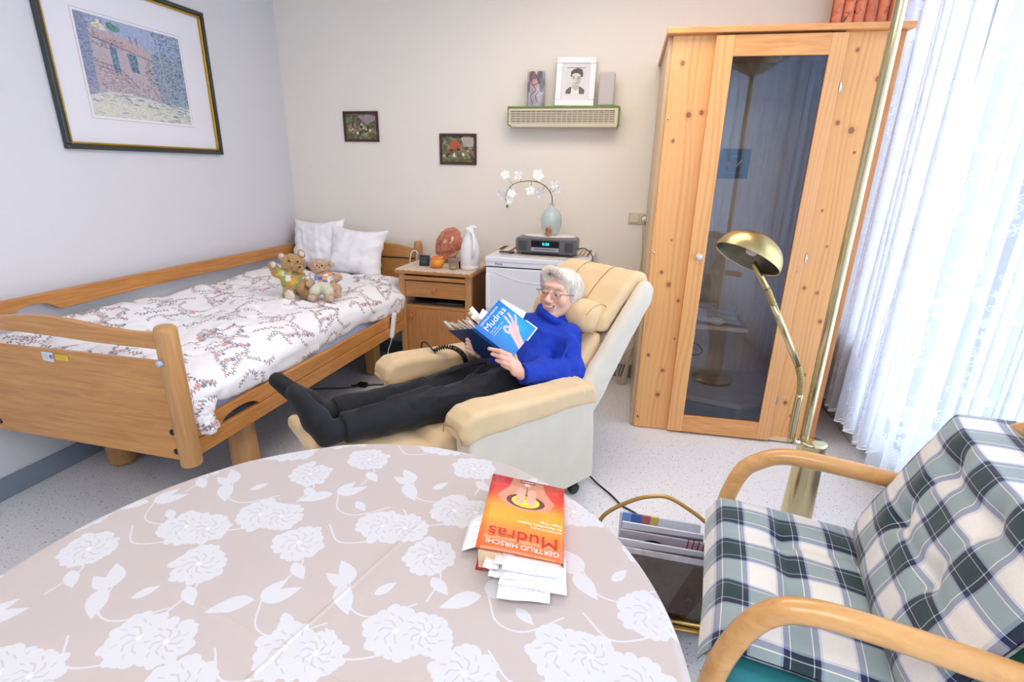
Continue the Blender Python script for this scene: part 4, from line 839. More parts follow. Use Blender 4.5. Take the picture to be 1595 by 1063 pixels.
for k, (fx, fy_, ax2, ay2, sz) in enumerate([(787, 272, 799, 289, 1), (808, 273, 812, 283, 1.15), (838, 273, 836, 283, 1.25), (864, 287, 856, 297, 1.0), (842, 301, 848, 290, 1.1), (826, 297, 828, 283, 1.0), (797, 301, 795, 291, .95), (781, 303, 788, 303, 1.0), (794, 313, 788, 311, .8), (869, 296, 857, 300, .75)]):
    c = atY(fx, fy_, Yo-.035); a = atY(ax2, ay2, Yo-.01); fl = MB(); r_ = random.Random(k); nrm = np.array([r_.uniform(-.6, .6), -1, r_.uniform(-.5, .4)]); nrm /= np.linalg.norm(nrm); u1 = np.cross(nrm, (0, 0, 1.)); u1 /= np.linalg.norm(u1); u2 = np.cross(nrm, u1); a0 = r_.random()*6
    for q in range(5): petal(fl, c, math.cos(a0+q*1.257)*u1+math.sin(a0+q*1.257)*u2, nrm, .030*sz, .013*sz, .5)
    for q in range(2): petal(fl, c, math.cos(a0+.6+q*3)*u1+math.sin(a0+.6+q*3)*u2+nrm, nrm, .012*sz, .006*sz, .8)
    fo = fl.obj('blossom', m_pet, oc, smooth=True); MB().tube(bez([a, (a+c)/2+(0, .005, 0), c], 3), .0014, 5).obj('flower_stalk', m_stem, fo, smooth=True)
# ------------------------------------------------------------------ wall: slatted vent box with things on it
S0, S1, SZ0, SZ1, SY = -.846, -.186, 1.588, 1.689, 3.27
vt = thing('wall_vent_box', 'cream slatted wall box with a green frame high on the back wall', 'wall box', (-.51, 3.33, 1.6)); m_gr = mat('green frame', (112, 142, 70), .5); m_cr = mat('cream enamel', (214, 204, 184), .5); m_dk = mat('vent dark', (84, 78, 74), .8)
MB().box((S0, SY, SZ1-.006), (S1, YB, SZ1+.004)).obj('top_frame', m_gr, vt, bevel=.001)
for x in (S0, S1-.006): MB().box((x, SY, SZ0), (x+.006, YB, SZ1-.006)).obj('side_frame', m_gr, vt, bevel=.001)
MB().box((S0+.006, SY+.03, SZ0+.002), (S1-.006, YB, SZ1-.008)).obj('casing', m_dk, vt)
fm = MB(); fm.box((S0+.006, SY+.004, SZ1-.021), (S1-.006, SY+.03, SZ1-.007)); fm.box((S0+.006, SY+.004, SZ0+.004), (S1-.006, SY+.03, SZ0+.012)); fm.box((S0+.006, SY+.004, SZ0+.012), (S0+.018, SY+.03, SZ1-.021)); fm.box((S1-.024, SY+.004, SZ0+.012), (S1-.006, SY+.03, SZ1-.021)); fm.obj('front_frame', m_cr, vt)
MB().pts8([(S0+.03, SY+.006, SZ0-.008), (S1-.012, SY+.006, SZ0-.008), (S1-.012, YB, SZ0-.008), (S0+.03, YB, SZ0-.008), (S0+.012, SY+.004, SZ0+.005), (S1-.006, SY+.004, SZ0+.005), (S1-.006, YB, SZ0+.005), (S0+.012, YB, SZ0+.005)]).obj('bottom_tray', m_cr, vt)
for i in range(7):
    z = SZ0+.014+i*.0093; MB().box((S0+.016, SY+.006, z), (S1-.022, SY+.014, z+.0055)).obj('slat', m_cr, vt)
for i in range(19):
    x = S0+.018+(i+1)*(S1-S0-.042)/20; MB().box((x-.0018, SY+.007, SZ0+.012), (x+.0018, SY+.018, SZ1-.02)).obj('crossbar', m_cr, vt)
zt = SZ1+.0045
cc = Canvas(256, 360, (168, 164, 178)); cc.noise(.1, 6, 4)
for q in ((.2, 1.18/1.2, .2, .12, (206, 196, 150)), (.25, .84, .13, .17, (120, 92, 96)), (.5, .84, .12, .2, (92, 88, 102)), (.1, .55, .08, .14, (110, 112, 104)), (.33, .62, .1, .15, (196, 150, 156)), (.58, .6, .1, .2, (120, 122, 140))): cc.ell(*q[:4], q[4], .9)
for P_ in ([(.28, .95), (.2, .8), (.3, .62), (.38, .45), (.2, .3), (.3, .08)], [(.36, .9), (.42, .7), (.5, .5), (.36, .3), (.42, .1)], [(.1, .7), (.3, .6), (.55, .7)], [(.5, .95), (.44, .75), (.6, .5)]): cc.line(P_, .014, (58, 50, 66))
b0 = px(834, 168, 3.31)*np.array([1, 1, 0])+(0, 0, zt); pc = thing('printed_vase', 'small flat oval vase printed with a line-drawn figure, left of the photo frame', 'vase', b0)
V = []; UVs = []; n = 40; mm = MB()
prof = [(0, 0), (1, 0), (1, .186), (.93, .189), (.90, .186), (.9, .05), (0, .05)]
for (k, z) in prof:
    for i in range(n): a = 2*math.pi*i/n; V.append(b0+(k*.052*math.copysign(abs(math.cos(a))**.7, math.cos(a)), k*.024*math.copysign(abs(math.sin(a))**.8, math.sin(a)), z)); UVs.append(((math.cos(a)*.5+.5), z/.19))
mm.add(V, [(i*n+k, i*n+(k+1) % n, (i+1)*n+(k+1) % n, (i+1)*n+k) for i in range(len(prof)-1) for k in range(n)], UVs); mm.obj('body', pmat('figure print', cc, .45, ext='EXTEND'), pc, smooth=True, sa=40)
g0 = px(943, 168, 3.31)*np.array([1, 1, 0])+(0, 0, zt); tag(MB().box((-.046, -.018, 0), (.046, .018, .178), None, g0).obj('grey_candle', mat('pale grey wax', (196, 192, 192), .6), bevel=.012, seg=3), 'plain pale grey block candle right of the photo frame', 'candle')
ph = thing('photo_frame', 'white frame with a black and white portrait photo on the wall box', 'photo frame', (-.45, 3.32, zt)); f0 = np.array([-.452, 3.296, zt]); Rf = rot('X', -9) @ rot('Z', 4)
def bxf(lo, hi): return MB().box(lo, hi, Rf, f0)
W2, H2 = .114, .268; fo = MB()
for lo, hi in (((-W2, -.009, 0), (W2, .009, .035)), ((-W2, -.009, H2-.035), (W2, .009, H2)), ((-W2, -.009, .035), (-W2+.035, .009, H2-.035)), ((W2-.035, -.009, .035), (W2, .009, H2-.035))): fo.box(lo, hi, Rf, f0)
fo.obj('moulding', m_white, ph, bevel=.004); bxf((-W2+.03, -.001, .03), (W2-.03, .006, H2-.03)).obj('mount', mat('mount card', (226, 224, 230), .8), ph)
pt = Canvas(256, 356, (212, 212, 214)); g = lambda v: (v, v, v)
pt.poly([(0, 0), (.72, 0), (.72, .16), (.56, .27), (.44, .3), (.24, .28), (.12, .24), (0, .12)], g(78)); pt.poly([(.2, 0), (.52, 0), (.5, .27), (.42, .18), (.32, .17), (.22, .3)], g(226)); pt.poly([(.25, .42), (.48, .42), (.5, .2), (.38, .12), (.24, .22)], g(176))
pt.ell(.38, .58, .195, .25, g(208)); pt.ell(.48, .56, .09, .2, g(168), .8, 0, .3); [pt.ell(x_, y_, r_x, r_x, g(v_)) for x_, y_, r_x, v_ in ((.25, .80, .09, 52), (.20, .70, .05, 60), (.32, .86, .09, 46), (.42, .89, .09, 58), (.52, .86, .09, 50), (.57, .77, .07, 62), (.59, .68, .045, 70), (.38, .82, .12, 50), (.47, .82, .10, 56))]; pt.ell(.37, .70, .155, .085, g(208))
for x in (.28, .46): pt.ell(x, .60, .045, .018, g(60)); pt.line([(x-.05, .645), (x, .66), (x+.05, .645)], .016, g(60))
pt.line([(.37, .6), (.35, .5), (.40, .485)], .014, g(120)); pt.line([(.29, .42), (.37, .395), (.46, .43)], .02, g(70)); pt.ell(.38, .36, .06, .02, g(180), .6); pt.line([(.01, .99), (.71, .99)], .03, g(100))
q = MB(); c_ = [(-.054, -.0016, .068), (.054, -.0016, .068), (.054, -.0016, .212), (-.054, -.0016, .212)]; q.add([Rf @ np.array(p)+f0 for p in c_], [(0, 1, 2, 3)], [(0, 0), (1, 0), (1, 1), (0, 1)]); q.obj('photo', pmat('portrait print', pt, .35), ph)
# ------------------------------------------------------------------ pictures on walls
def framed(name, label, quad, Yp, seed, fc):
    P = [atY(*p, Yp) for p in quad]; x0, x1 = (P[0][0]+P[3][0])/2, (P[1][0]+P[2][0])/2; z1, z0 = (P[0][2]+P[1][2])/2, (P[2][2]+P[3][2])/2
    t = thing(name, label, 'picture', ((x0+x1)/2, YB, z0), 'small dark-framed pictures on the back wall'); w = .016; d = YB-.012; m_f = mat('brown frame', (70, 34, 28), .35, coat=.3)
    for lo, hi in (((x0, d, z0), (x1, YB, z0+w)), ((x0, d, z1-w), (x1, YB, z1)), ((x0, d, z0+w), (x0+w, YB, z1-w)), ((x1-w, d, z0+w), (x1, YB, z1-w))): MB().box(lo, hi).obj('frame_bar', m_f, t, bevel=.003)
    c = Canvas(320, 240, (118, 112, 84)); r = random.Random(seed); c.poly([(0, .6), (1.33, .55), (1.33, 1), (0, 1)], (96, 106, 84)); c.noise(.35, 9, seed)
    for _ in range(60): c.ell(r.random()*1.33, .4+.6*r.random(), .03+.05*r.random(), .02+.03*r.random(), r.choice([(92, 88, 60), (128, 128, 98), (140, 120, 90), (70, 52, 44)]), .7, r.random()*3)
    if seed == 2: c.poly([(.3, .62), (.42, .88), (.62, .84), (.8, .66), (.78, .5), (.3, .5)], (186, 92, 60)); c.poly([(.9, .6), (1.3, .6), (1.3, .95), (.8, .95)], (206, 190, 180), .8)
    else: c.poly([(.55, .9), (1.0, .95), (1.3, .9), (1.3, .75), (.9, .6)], (176, 150, 160), .8); c.line([(.3, .5), (.35, .95)], .05, (84, 56, 48)); c.line([(.5, .5), (.52, .95)], .04, (96, 70, 56))
    for x, y, s in ((.28, .30, 1), (.5, .25, .8), (.68, .48, 1.1), (.88, .3, .9), (1.05, .35, .7)):
        b_ = r.choice([(236, 232, 226), (170, 96, 60), (60, 50, 48)]); c.ell(x, y, .055*s, .08*s, b_, 1); c.ell(x+.01, y+.10*s, .04*s, .042*s, r.choice([(238, 234, 228), (180, 110, 70)]), 1); c.ell(x+.01, y+.10*s, .012*s, .012*s, (40, 34, 30)); c.ell(x-.03*s, y+.13*s, .015*s, .025*s, (60, 44, 40)); c.ell(x+.02, y-.06*s, .06*s, .02*s, (200, 190, 170), .7)
    c.poly([(0, 0), (1.33, 0), (1.33, .1), (0, .16)], (96, 104, 60), .6)
    q = MB(); q.add([(x0+w, d+.006, z0+w), (x1-w, d+.006, z0+w), (x1-w, d+.006, z1-w), (x0+w, d+.006, z1-w)], [(0, 1, 2, 3)], [(0, 0), (1, 0), (1, 1), (0, 1)]); q.obj('print', pmat('dog picture print', c, .35), t)
framed('small_picture', 'small brown-framed picture of animals under trees, nearer the bed corner', [(534.5, 173), (589, 174), (591.5, 222), (538, 220)], YB, 1, 0)
framed('small_picture', 'small brown-framed picture of animals before a red roof, nearer the wall box', [(685, 207.5), (742.5, 209), (743, 258), (686, 255.5)], YB, 2, 0)
# big painting on the left wall
gp = thing('large_picture', 'large framed watercolour of a house with shutters on the left wall', 'picture', (XL, 2.3, 1.4)); y0, y1, z0, z1 = 1.846, 2.733, 1.385, 2.118
z1 = (atX(309.4, 18.4, XL+.02)[2])
m_fd = mat('green black frame', (44, 52, 48), .35, coat=.3); m_gold = mat('gilt', (196, 156, 62), .3, .85); w = .030
def bar(lo, hi, nm, mt, bv=.004): MB().box(lo, hi).obj(nm, mt, gp, bevel=bv)
for nm, mt, a, b_, th in (('frame_bar', m_fd, 0, .020, .028), ('gilt_bar', m_gold, .020, .031, .021)):
    bar((XL, y0+a, z0+a), (XL+th, y1-a, z0+b_), nm, mt); bar((XL, y0+a, z1-b_), (XL+th, y1-a, z1-a), nm, mt); bar((XL, y0+a, z0+b_), (XL+th, y0+b_, z1-b_), nm, mt); bar((XL, y1-b_, z0+b_), (XL+th, y1-a, z1-b_), nm, mt)
MB().box((XL, y0+.03, z0+.03), (XL+.008, y1-.03, z1-.03)).obj('mount', mat('mount lilac white', (228, 226, 234), .6, coat=.4), gp)
c = Canvas(840, 640, (150, 160, 184)); r = random.Random(21); A = c.asp
c.poly([(0, .75), (A, .75), (A, 1), (0, 1)], (156, 172, 206)); c.poly([(.0, .25), (.9, .22), (.86, .76), (.2, .86), (0, .9)], (182, 170, 178)); c.poly([(.0, .3), (.12, .25), (.12, 1), (0, 1)], (132, 152, 186))
c.poly([(.13, .87), (.5, .85), (.88, .72), (.87, .67), (.2, .79)], (190, 166, 168)); [c.line([(.18+i*.045, .86-.011*i), (.20+i*.045, .79-.009*i)], .006, (164, 132, 138)) for i in range(16)]; c.line([(.18, .785), (.86, .668)], .010, (104, 112, 150))
c.poly([(.14, .88), (.26, .98), (.36, .87)], (220, 216, 188)); c.poly([(.60, .88), (.625, .88), (.635, .80), (.61, .81)], (176, 124, 128)); c.poly([(.68, .88), (.705, .88), (.715, .77), (.69, .78)], (176, 124, 128)); c.ell(.43, .92, .08, .035, (104, 140, 134)); c.ell(.40, .94, .05, .03, (84, 124, 120))
c.poly([(.34, .73), (.42, .72), (.43, .47), (.35, .49)], (84, 130, 150)); c.line([(.38, .73), (.39, .48)], .006, (120, 156, 170)); c.poly([(.56, .70), (.66, .69), (.67, .50), (.58, .51)], (76, 112, 138)); c.line([(.615, .70), (.62, .51)], .008, (130, 150, 170)); c.line([(.56, .70), (.55, .68), (.57, .51)], .008, (110, 90, 110))
c.line([(.2, .55), (.36, .53), (.44, .50), (.56, .40), (.64, .33)], .006, (96, 66, 80)); c.line([(.2, .51), (.38, .48), (.52, .38)], .006, (96, 66, 80)); [c.line([(.22+.05*k, .55-.008*k), (.22+.05*k, .50-.012*k)], .005, (96, 66, 80)) for k in range(6)]
for _ in range(5200):
    x, y = r.random()*A, r.random(); k = None; l_ = .010+.014*r.random(); g = r.gauss(0, .5)
    if .20 < y < .48 and .12 < x < .98 and y < .52-.30*abs(x-.35): k = r.choice([(160, 120, 136), (182, 150, 158), (120, 130, 128), (160, 166, 140), (110, 104, 126), (204, 200, 204), (140, 100, 120)])
    elif x > .84+.10*math.sin(y*9) and y > .22: k = r.choice([(62, 82, 88), (84, 108, 112), (104, 130, 136), (74, 84, 104), (160, 178, 186), (130, 148, 156)])
    elif x < .20+.12*math.sin(y*7)+.05 and y > .25 or (x < .5 and .70 < y < .80): k = r.choice([(150, 118, 140), (112, 120, 146), (180, 156, 166), (96, 104, 116), (134, 144, 150)])
    elif r.random() < .35 and y > .25: k = (r.randint(165, 200), r.randint(158, 184), r.randint(172, 196))
    if k: c.line([(x, y), (x+l_*math.cos(g), y+l_*math.sin(g)*.8)], .0045+.004*r.random(), k, .75)
c.poly([(0, 0), (A, 0), (A, .19), (.9, .22), (.5, .27), (.2, .26), (0, .2)], (208, 208, 196))
for _ in range(420):
    x, y = r.random()*A, r.random()*.27
    if y > .15 or x > .75+r.random()*.3 or r.random() < .12: c.line([(x, y), (x+.06*r.random()+.02, y-.012*r.random())], .006, r.choice([(116, 134, 164), (138, 152, 178), (96, 112, 144), (190, 194, 196)]), .8)
c.line([(.98, .9), (1.0, .5), (1.04, .2)], .014, (160, 178, 186)); c.noise(.03, 60, 4)
yy0, yy1, zz0, zz1 = 2.008, 2.549, 1.533, 1.951
q = MB(); q.add([(XL+.0085, yy0-.012, zz0-.012), (XL+.0085, yy1+.012, zz0-.012), (XL+.0085, yy1+.012, zz1+.012), (XL+.0085, yy0-.012, zz1+.012)], [(0, 1, 2, 3)]); q.obj('picture_bevel', mat('bevel line', (196, 176, 176), .7), gp)
q = MB(); e = .0095; q.add([(XL+.0088, yy0-e, zz0-e), (XL+.0088, yy1+e, zz0-e), (XL+.0088, yy1+e, zz1+e), (XL+.0088, yy0-e, zz1+e)], [(0, 1, 2, 3)]); q.obj('inner_mount', mat('mount inner', (230, 228, 234), .7), gp)
q = MB(); q.add([(XL+.0095, yy0, zz0), (XL+.0095, yy1, zz0), (XL+.0095, yy1, zz1), (XL+.0095, yy0, zz1)], [(0, 1, 2, 3)], [(0, 0), (1, 0), (1, 1), (0, 1)]); q.obj('watercolour', pmat('watercolour print', c, .5), gp)
# double switch and socket plate, with cable
sw = thing('wall_socket', 'cream double switch and socket plate beside the pine cabinet', 'socket', (-.02, YB, 1.06)); m_sw = mat('cream plastic', (212, 200, 180), .4); a_ = atY(979.5, 331.5, YB); b_ = atY(1016, 350, YB)
MB().box((a_[0], YB-.009, b_[2]), (b_[0]-.002, YB, a_[2])).obj('cover_plate', m_sw, sw, bevel=.003); hh = (a_[2]-b_[2])/2; cz = b_[2]+hh
MB().box((a_[0]+.013, YB-.014, cz-.024), (a_[0]+.062, YB-.008, cz+.024)).obj('rocker', mat('rocker cream', (222, 212, 194), .35), sw, bevel=.003)
MB().lathe([(.026, 0), (.026, .004), (.021, .004), (.020, -.004), (0, -.004)], (a_[0]+.098, YB-.009, cz), 28, rot('X', 90)).obj('socket_ring', m_sw, sw, smooth=True, sa=40)
MB().lathe([(.018, 0), (.017, .02), (.010, .026), (0, .027)], (a_[0]+.098, YB-.008, cz), 20, rot('X', 90)).obj('plug', m_white, sw, smooth=True, sa=40)
c0 = np.array([a_[0]+.098, YB-.034, cz])
tag(MB().tube(bez([c0, c0+(-.004, -.006, -.05), (.02, 3.34, .8), (-.01, 3.345, .6), (-.06, 3.33, .3), (-.02, 3.32, .12)], 10), .003, 6).obj('wall_cable', mat('cream cable', (206, 190, 164), .5), smooth=True), 'thin cream cable running down the wall beside the pine cabinet', 'cable')
cs = []; 
for k in range(5):
    for t in np.linspace(0, 2*math.pi, 12)[:-1]: cs.append((-.035+.035*math.cos(t)+.006*k, 3.25+.03*math.sin(t)+.004*k, .10+.10*math.sin(t+k*.5)+.02*k*math.cos(t)))
tag(MB().tube(bez([(p[0], p[1], max(p[2], .008)) for p in cs], 3), .0028, 5).obj('cable_bundle', mat('cream cable b', (222, 206, 184), .5), smooth=True), 'tangled bundle of cream cables on the floor behind the recliner', 'cable')
# ------------------------------------------------------------------ recliner (local frame: s forward, v to its left, z up)
RO_ = np.array([-.80, 1.67, 0.]); _a = math.atan2(-.777, -.63); EF = np.array([math.cos(_a), math.sin(_a), 0]); ES = np.array([-EF[1], EF[0], 0])
def LW(P): P = np.atleast_2d(np.asarray(P, float)); return RO_+P[:, :1]*EF+P[:, 1:2]*ES+P[:, 2:3]*np.array([0, 0, 1.])
def L1(*p): return LW(p)[0]
def LZ(x, y, z): p = atZ(x, y, z)-RO_; return (p @ EF, p @ ES, z)
def LV(x, y, v):
    d = ray(x, y); o = np.array([0, 0, CH]); p = o+d*((v-(o-RO_) @ ES)/(d @ ES))-RO_; return (p @ EF, v, p[2])
m_uph = mat('cream microfibre', (218, 191, 150), .8, bump=.12, bscale=260, sheen=.2, var=.025, vscale=8)
m_uph2 = mat('pale cream microfibre', (212, 203, 188), .82, bump=.12, bscale=260, sheen=.2, var=.02, vscale=8)
m_seam = mat('seam thread', (176, 146, 104), .8)
rec = thing('recliner_armchair', 'cream upholstered recliner with raised footrest, the reading woman lying in it', 'armchair', L1(-.3, 0, 0))
def arm(v0, v1, nm):
    s = SDF((-.75, v0-.05, .40), (.12, v1+.05, .64), .006)
    s.extr([(-.03, .440), (.002, .478), (-.010, .526), (-.05, .556), (-.13, .560), (-.32, .544), (-.56, .538), (-.63, .526), (-.655, .49), (-.655, .435), (-.5, .45), (-.1, .45)], v0, v1, .028)
    return sdf_obj(s, nm, m_uph, rec, LW, 2, disp=lambda V, n: .0018*np.sin(V[:, 0]*190)*np.exp(-((V[:, 0]+.61)/.035)**2)*(V[:, 2] > .5)+.0022*snoise(V, 5, 3, 2))
for sg in (1, -1):
    v0, v1 = sorted((sg*.235, sg*.372)); arm(v0, v1, 'armrest')
    s = SDF((-.75, min(sg*.24, sg*.37)-.02, .05), (.06, max(sg*.24, sg*.37)+.02, .52), .006); a, b = sorted((sg*.262, sg*.360))
    s.extr([(-.055, .14), (-.042, .30), (-.038, .48), (-.640, .48), (-.655, .30), (-.668, .085), (-.30, .075), (-.05, .085)], a, b, .014)
    sdf_obj(s, 'side_panel', m_uph2, rec, LW, 1, disp=lambda V, n: .0015*snoise(V, 4, 6, 2))
    v = sg*.3; c = bez([(.000, v-sg*.052, .462), (.001, v-sg*.04, .495), (.001, v+sg*.02, .505), (-.002, v+sg*.05, .485), (-.012, v+sg*.055, .45)], 6)
    MB().tube(LW(c), .0022, 5).obj('piping', m_seam, rec, smooth=True)
s = SDF((-.64, -.27, .28), (.06, .27, .48), .007); s.extr([(.035, .33), (.045, .40), (.0, .435), (-.3, .425), (-.58, .40), (-.60, .32), (-.3, .31)], -.245, .245, .03); sdf_obj(s, 'seat_cushion', m_uph, rec, LW, 2)
s = SDF((.0, -.29, .32), (.52, .29, .50), .006)
s.extr([(.03, .35), (.03, .405), (.10, .425), (.33, .418), (.375, .440), (.397, .432), (.402, .40), (.365, .368), (.2, .345)], -.245, .245, .022); pass
s.cone((.20, -.26, .436), (.20, .26, .436), .005, .005, .01, 'sub'); sdf_obj(s, 'footrest', m_uph, rec, LW, 2, disp=lambda V, n: .002*snoise(V, 7, 2, 2))
MB().pts8(LW([(-.60, -.26, .10), (-.02, -.26, .10), (-.02, .26, .10), (-.60, .26, .10), (-.60, -.26, .34), (-.02, -.26, .34), (-.02, .26, .34), (-.60, .26, .34)])).obj('base_frame', mat('dark webbing', (46, 44, 46), .7), rec)
def BKW(P): P = np.array(P, float); P[:, 1] *= .90; P[:, 0] += .012*np.clip((P[:, 2]-.4)/.5, 0, 1); P[:, 2] -= .012; return LW(P)
bp = [(-.52, .36), (-.66, .52), (-.83, .72), (-.955, .865), (-.995, .905), (-1.03, .902), (-1.058, .87), (-1.045, .80), (-.985, .735), (-.86, .55), (-.725, .36), (-.66, .31), (-.56, .31)]
s = SDF((-1.12, -.36, .26), (-.45, .36, .97), .007)
s.extr([(-.60, .37), (-.72, .545), (-.88, .735), (-.985, .86), (-1.02, .885), (-1.052, .862), (-1.04, .80), (-.985, .735), (-.86, .55), (-.725, .36), (-.66, .31)], -.305, .315, .03)
for v in (-.285, .297): s.extr(bp, v-.033, v+.033, .03, .02)
sdf_obj(s, 'backrest_shell', m_uph2, rec, BKW, 2, disp=lambda V, n: .003*snoise(V, 4, 8, 2))
s = SDF((-1.12, -.30, .34), (-.45, .31, .97), .006); s.extr([(-.53, .40), (-.68, .585), (-.77, .69), (-.80, .69), (-.80, .62), (-.66, .44), (-.58, .36)], -.255, .265, .03)
for v in (-.09, .09): s.chain([(-.53, v, .415), (-.70, v, .61), (-.78, v, .705)], .006, .012, 'sub')
sdf_obj(s, 'back_cushion', m_uph, rec, BKW, 2)
s = SDF((-1.14, -.33, .62), (-.68, .36, .97), .0055); s.extr([(-.775, .70), (-.80, .76), (-.90, .865), (-.965, .918), (-1.01, .936), (-1.058, .925), (-1.082, .885), (-1.065, .845), (-1.02, .85), (-.93, .80), (-.83, .69)], -.255, .272, .032)
for v in (-.085, .095): s.chain([(-.775, v, .73), (-.835, v, .815), (-.93, v, .898), (-.99, v, .936), (-1.05, v, .936)], .0045, .010, 'sub')
sdf_obj(s, 'head_cushion', m_uph, rec, BKW, 2, disp=lambda V, n: .0025*snoise(V, 6, 4, 2))
for v in (-.085, .095): MB().tube(BKW(bez([(-.783, v, .738), (-.842, v, .812), (-.93, v, .892), (-.99, v, .930), (-1.04, v, .930)], 6)), .0018, 5).obj('seam', m_seam, rec, smooth=True)
for s_, v in ((-.60, .31), (-.60, -.31), (-.08, .31), (-.08, -.31)):
    c = L1(s_, v, 0); cst = MB().lathe([(.010, -.013), (.024, -.012), (.026, -.004), (.026, .004), (.024, .012), (.010, .013)], c+(0, 0, .027), 20, basis(ES, EF) @ rot('Y', 90)); cst.tube([c+(0, 0, .03), c+(0, 0, .09)], .010, 10); cst.box((-.018, -.018, .045), (.018, .018, .062), None, c); cst.obj('caster', m_blk, rec, smooth=True, sa=40)
np_ = SDF((-1.0, -.22, .60), (-.70, .26, .84), .005)
Bk = np.stack([np.array([-.65, 0, .76]), np.array([0, 1., 0]), np.array([-.76, 0, -.65])], 1)
np_.rbox((-.790, .058, .728), (.074, .155, .056), .050, Bk, 0); np_.ell((-.770, .058, .742), (.062, .145, .060), Bk, .02)
nk = sdf_obj(np_, 'neck_pillow', m_uph2 if False else m_uph, None, LW, 2, disp=lambda V, n: .002*snoise(V, 9, 5, 2)); tag(nk, 'cream half-round neck pillow behind the woman\'s head on the recliner', 'pillow')
MB().tube(LW(bez([(-.712, .208, .765), (-.755, .213, .798), (-.815, .213, .795), (-.850, .213, .745), (-.838, .213, .695), (-.785, .213, .665), (-.735, .210, .690)], 5)), .002, 5).obj('piping', m_seam, nk, smooth=True)
# hand control with coiled cord over the far armrest
hc = thing('recliner_remote', 'black hand control on a coiled cord draped over the far armrest', 'remote control', L1(-.44, -.24, .5))
coil(LW(bez([LZ(676, 547, .560), LZ(688, 541.5, .574), LZ(702, 541, .576), LZ(714, 546, .574), LZ(722, 554, .568), LV(726, 565, -.222)], 8)), .0085, 30, .0033).obj('coiled_cord', m_blk, hc, smooth=True)
MB().tube(LW(bez([LV(726, 565, -.222), LV(725, 577, -.20), LV(716, 588, -.16), LV(722, 577, -.13), LV(732, 574, -.12), LV(738, 582, -.11), LV(737, 598, -.10)], 8)), .0042, 8).obj('cord', m_blk, hc, smooth=True)
MB().tube(LW(bez([LZ(676, 547, .560), (-.26, -.37, .57), (-.255, -.395, .54), (-.26, -.41, .40), (-.28, -.42, .10)], 8)), .0042, 8).obj('cord', m_blk, hc, smooth=True)
tag(MB().tube(bez([(-.12, 2.06, .02), (-.08, 2.03, .006), (-.02, 1.965, .006), (.03, 1.90, .006), (.09, 1.86, .006), (.14, 1.80, .006), (.20, 1.70, .006), (.30, 1.62, .006)], 8), .004, 6).obj('power_cable', m_blk, smooth=True), 'black power cable running from the recliner caster across the vinyl floor', 'cable')
# ------------------------------------------------------------------ the reading woman, same local frame as the recliner
camL = np.array([(np.array([0, 0, CH])-RO_) @ EF, (np.array([0, 0, CH])-RO_) @ ES, CH])
def vl(w): return np.array([w @ EF, w @ ES, w[2]])
def DL(x, y, d): w = atD(x, y, d)-RO_; return np.array([w @ EF, w @ ES, w[2]])
RTl, UPl = vl(RT), vl(UP)
HC = DL(872.0, 456, 2.275); toc = camL-HC; toc /= np.linalg.norm(toc); th = math.radians(27)
hf = math.cos(th)*toc-math.sin(th)*RTl-.02*UPl; hf /= np.linalg.norm(hf); hu = math.cos(math.radians(15))*UPl+math.sin(math.radians(15))*RTl; hu -= hf*(hf @ hu); hu /= np.linalg.norm(hu); hx = np.cross(hf, hu)
HB = np.stack([hx, hf, hu], 1)
def H(x, y, z): return HC+HB @ np.array([x, y, z])
TB = np.stack([np.array([-.65, 0, .76]), np.array([0, 1., 0]), np.array([-.76, 0, -.65])], 1)
NSH, NEL, NWR = np.array([-.685, .125, .650]), np.array([-.645, .200, .525]), DL(812, 583, 2.035)
FSH, FEL, FWR = np.array([-.640, -.150, .632]), np.array([-.50, -.215, .545]), np.array([-.365, -.135, .60])
LEG = {1: [(-.42, .085, .478), (-.05, .105, .492), (.285, .085, .492)], -1: [(-.42, -.085, .47), (-.07, -.075, .462), (.26, -.078, .482)]}
KN = [(793.5, 554, 1.985), (792, 561.5, 1.98), (795, 569.5, 1.985), (799.5, 576, 2.0)]; PP = [(779, 547.5, 1.968), (779.5, 556, 1.968), (784, 565.5, 1.972), (790, 572.5, 1.985)]; TP = [(762, 543.5, 1.985), (766.5, 552, 1.98), (773.5, 561.5, 1.98), (782, 569, 1.985)]
b = SDF((-.90, -.34, .37), (.47, .35, .95), .0027)
# head
b.ell(H(0, -.015, .018), (.0705, .090, .079), HB, 0).ell(H(0, .022, -.030), (.0605, .066, .074), HB, .03)
for sg in (1, -1):
    b.cone(H(sg*.052, -.005, -.05), H(sg*.016, .062, -.092), .020, .017, .03); b.ell(H(sg*.036, .060, -.030), (.024, .022, .023), HB, .015)
    b.ell(H(sg*.075, -.012, -.012), (.007, .017, .029), HB, .006)
b.ell(H(0, .066, -.094), (.020, .018, .016), HB, .02); b.ell(H(0, .074, .028), (.046, .016, .012), HB, .02)
for sg in (1, -1): b.ell(H(sg*.030, .098, -.002), (.017, .015, .0105), HB, .008, 'sub')
b.cone(H(0, .084, .006), H(0, .111, -.030), .0065, .0115, .010).ell(H(0, .110, -.033), (.0115, .010, .0095), HB, .006)
for sg in (1, -1): b.ell(H(sg*.0125, .099, -.037), (.0075, .009, .0075), HB, .005)
for sg in (1, -1):
    b.ell(H(sg*.030, .0775, -.001), (.0155, .0120, .0110), HB, .002)
    b.chain([H(sg*.045, .080, -.004), H(sg*.030, .0915, -.0055), H(sg*.016, .087, -.003)], .0014, .0005, 'sub')
    b.chain([H(sg*.019, .098, -.040), H(sg*.030, .090, -.052), H(sg*.033, .082, -.066)], .0022, .005, 'sub')
b.ell(H(0, .082, -.062), (.030, .014, .018), HB, .012)
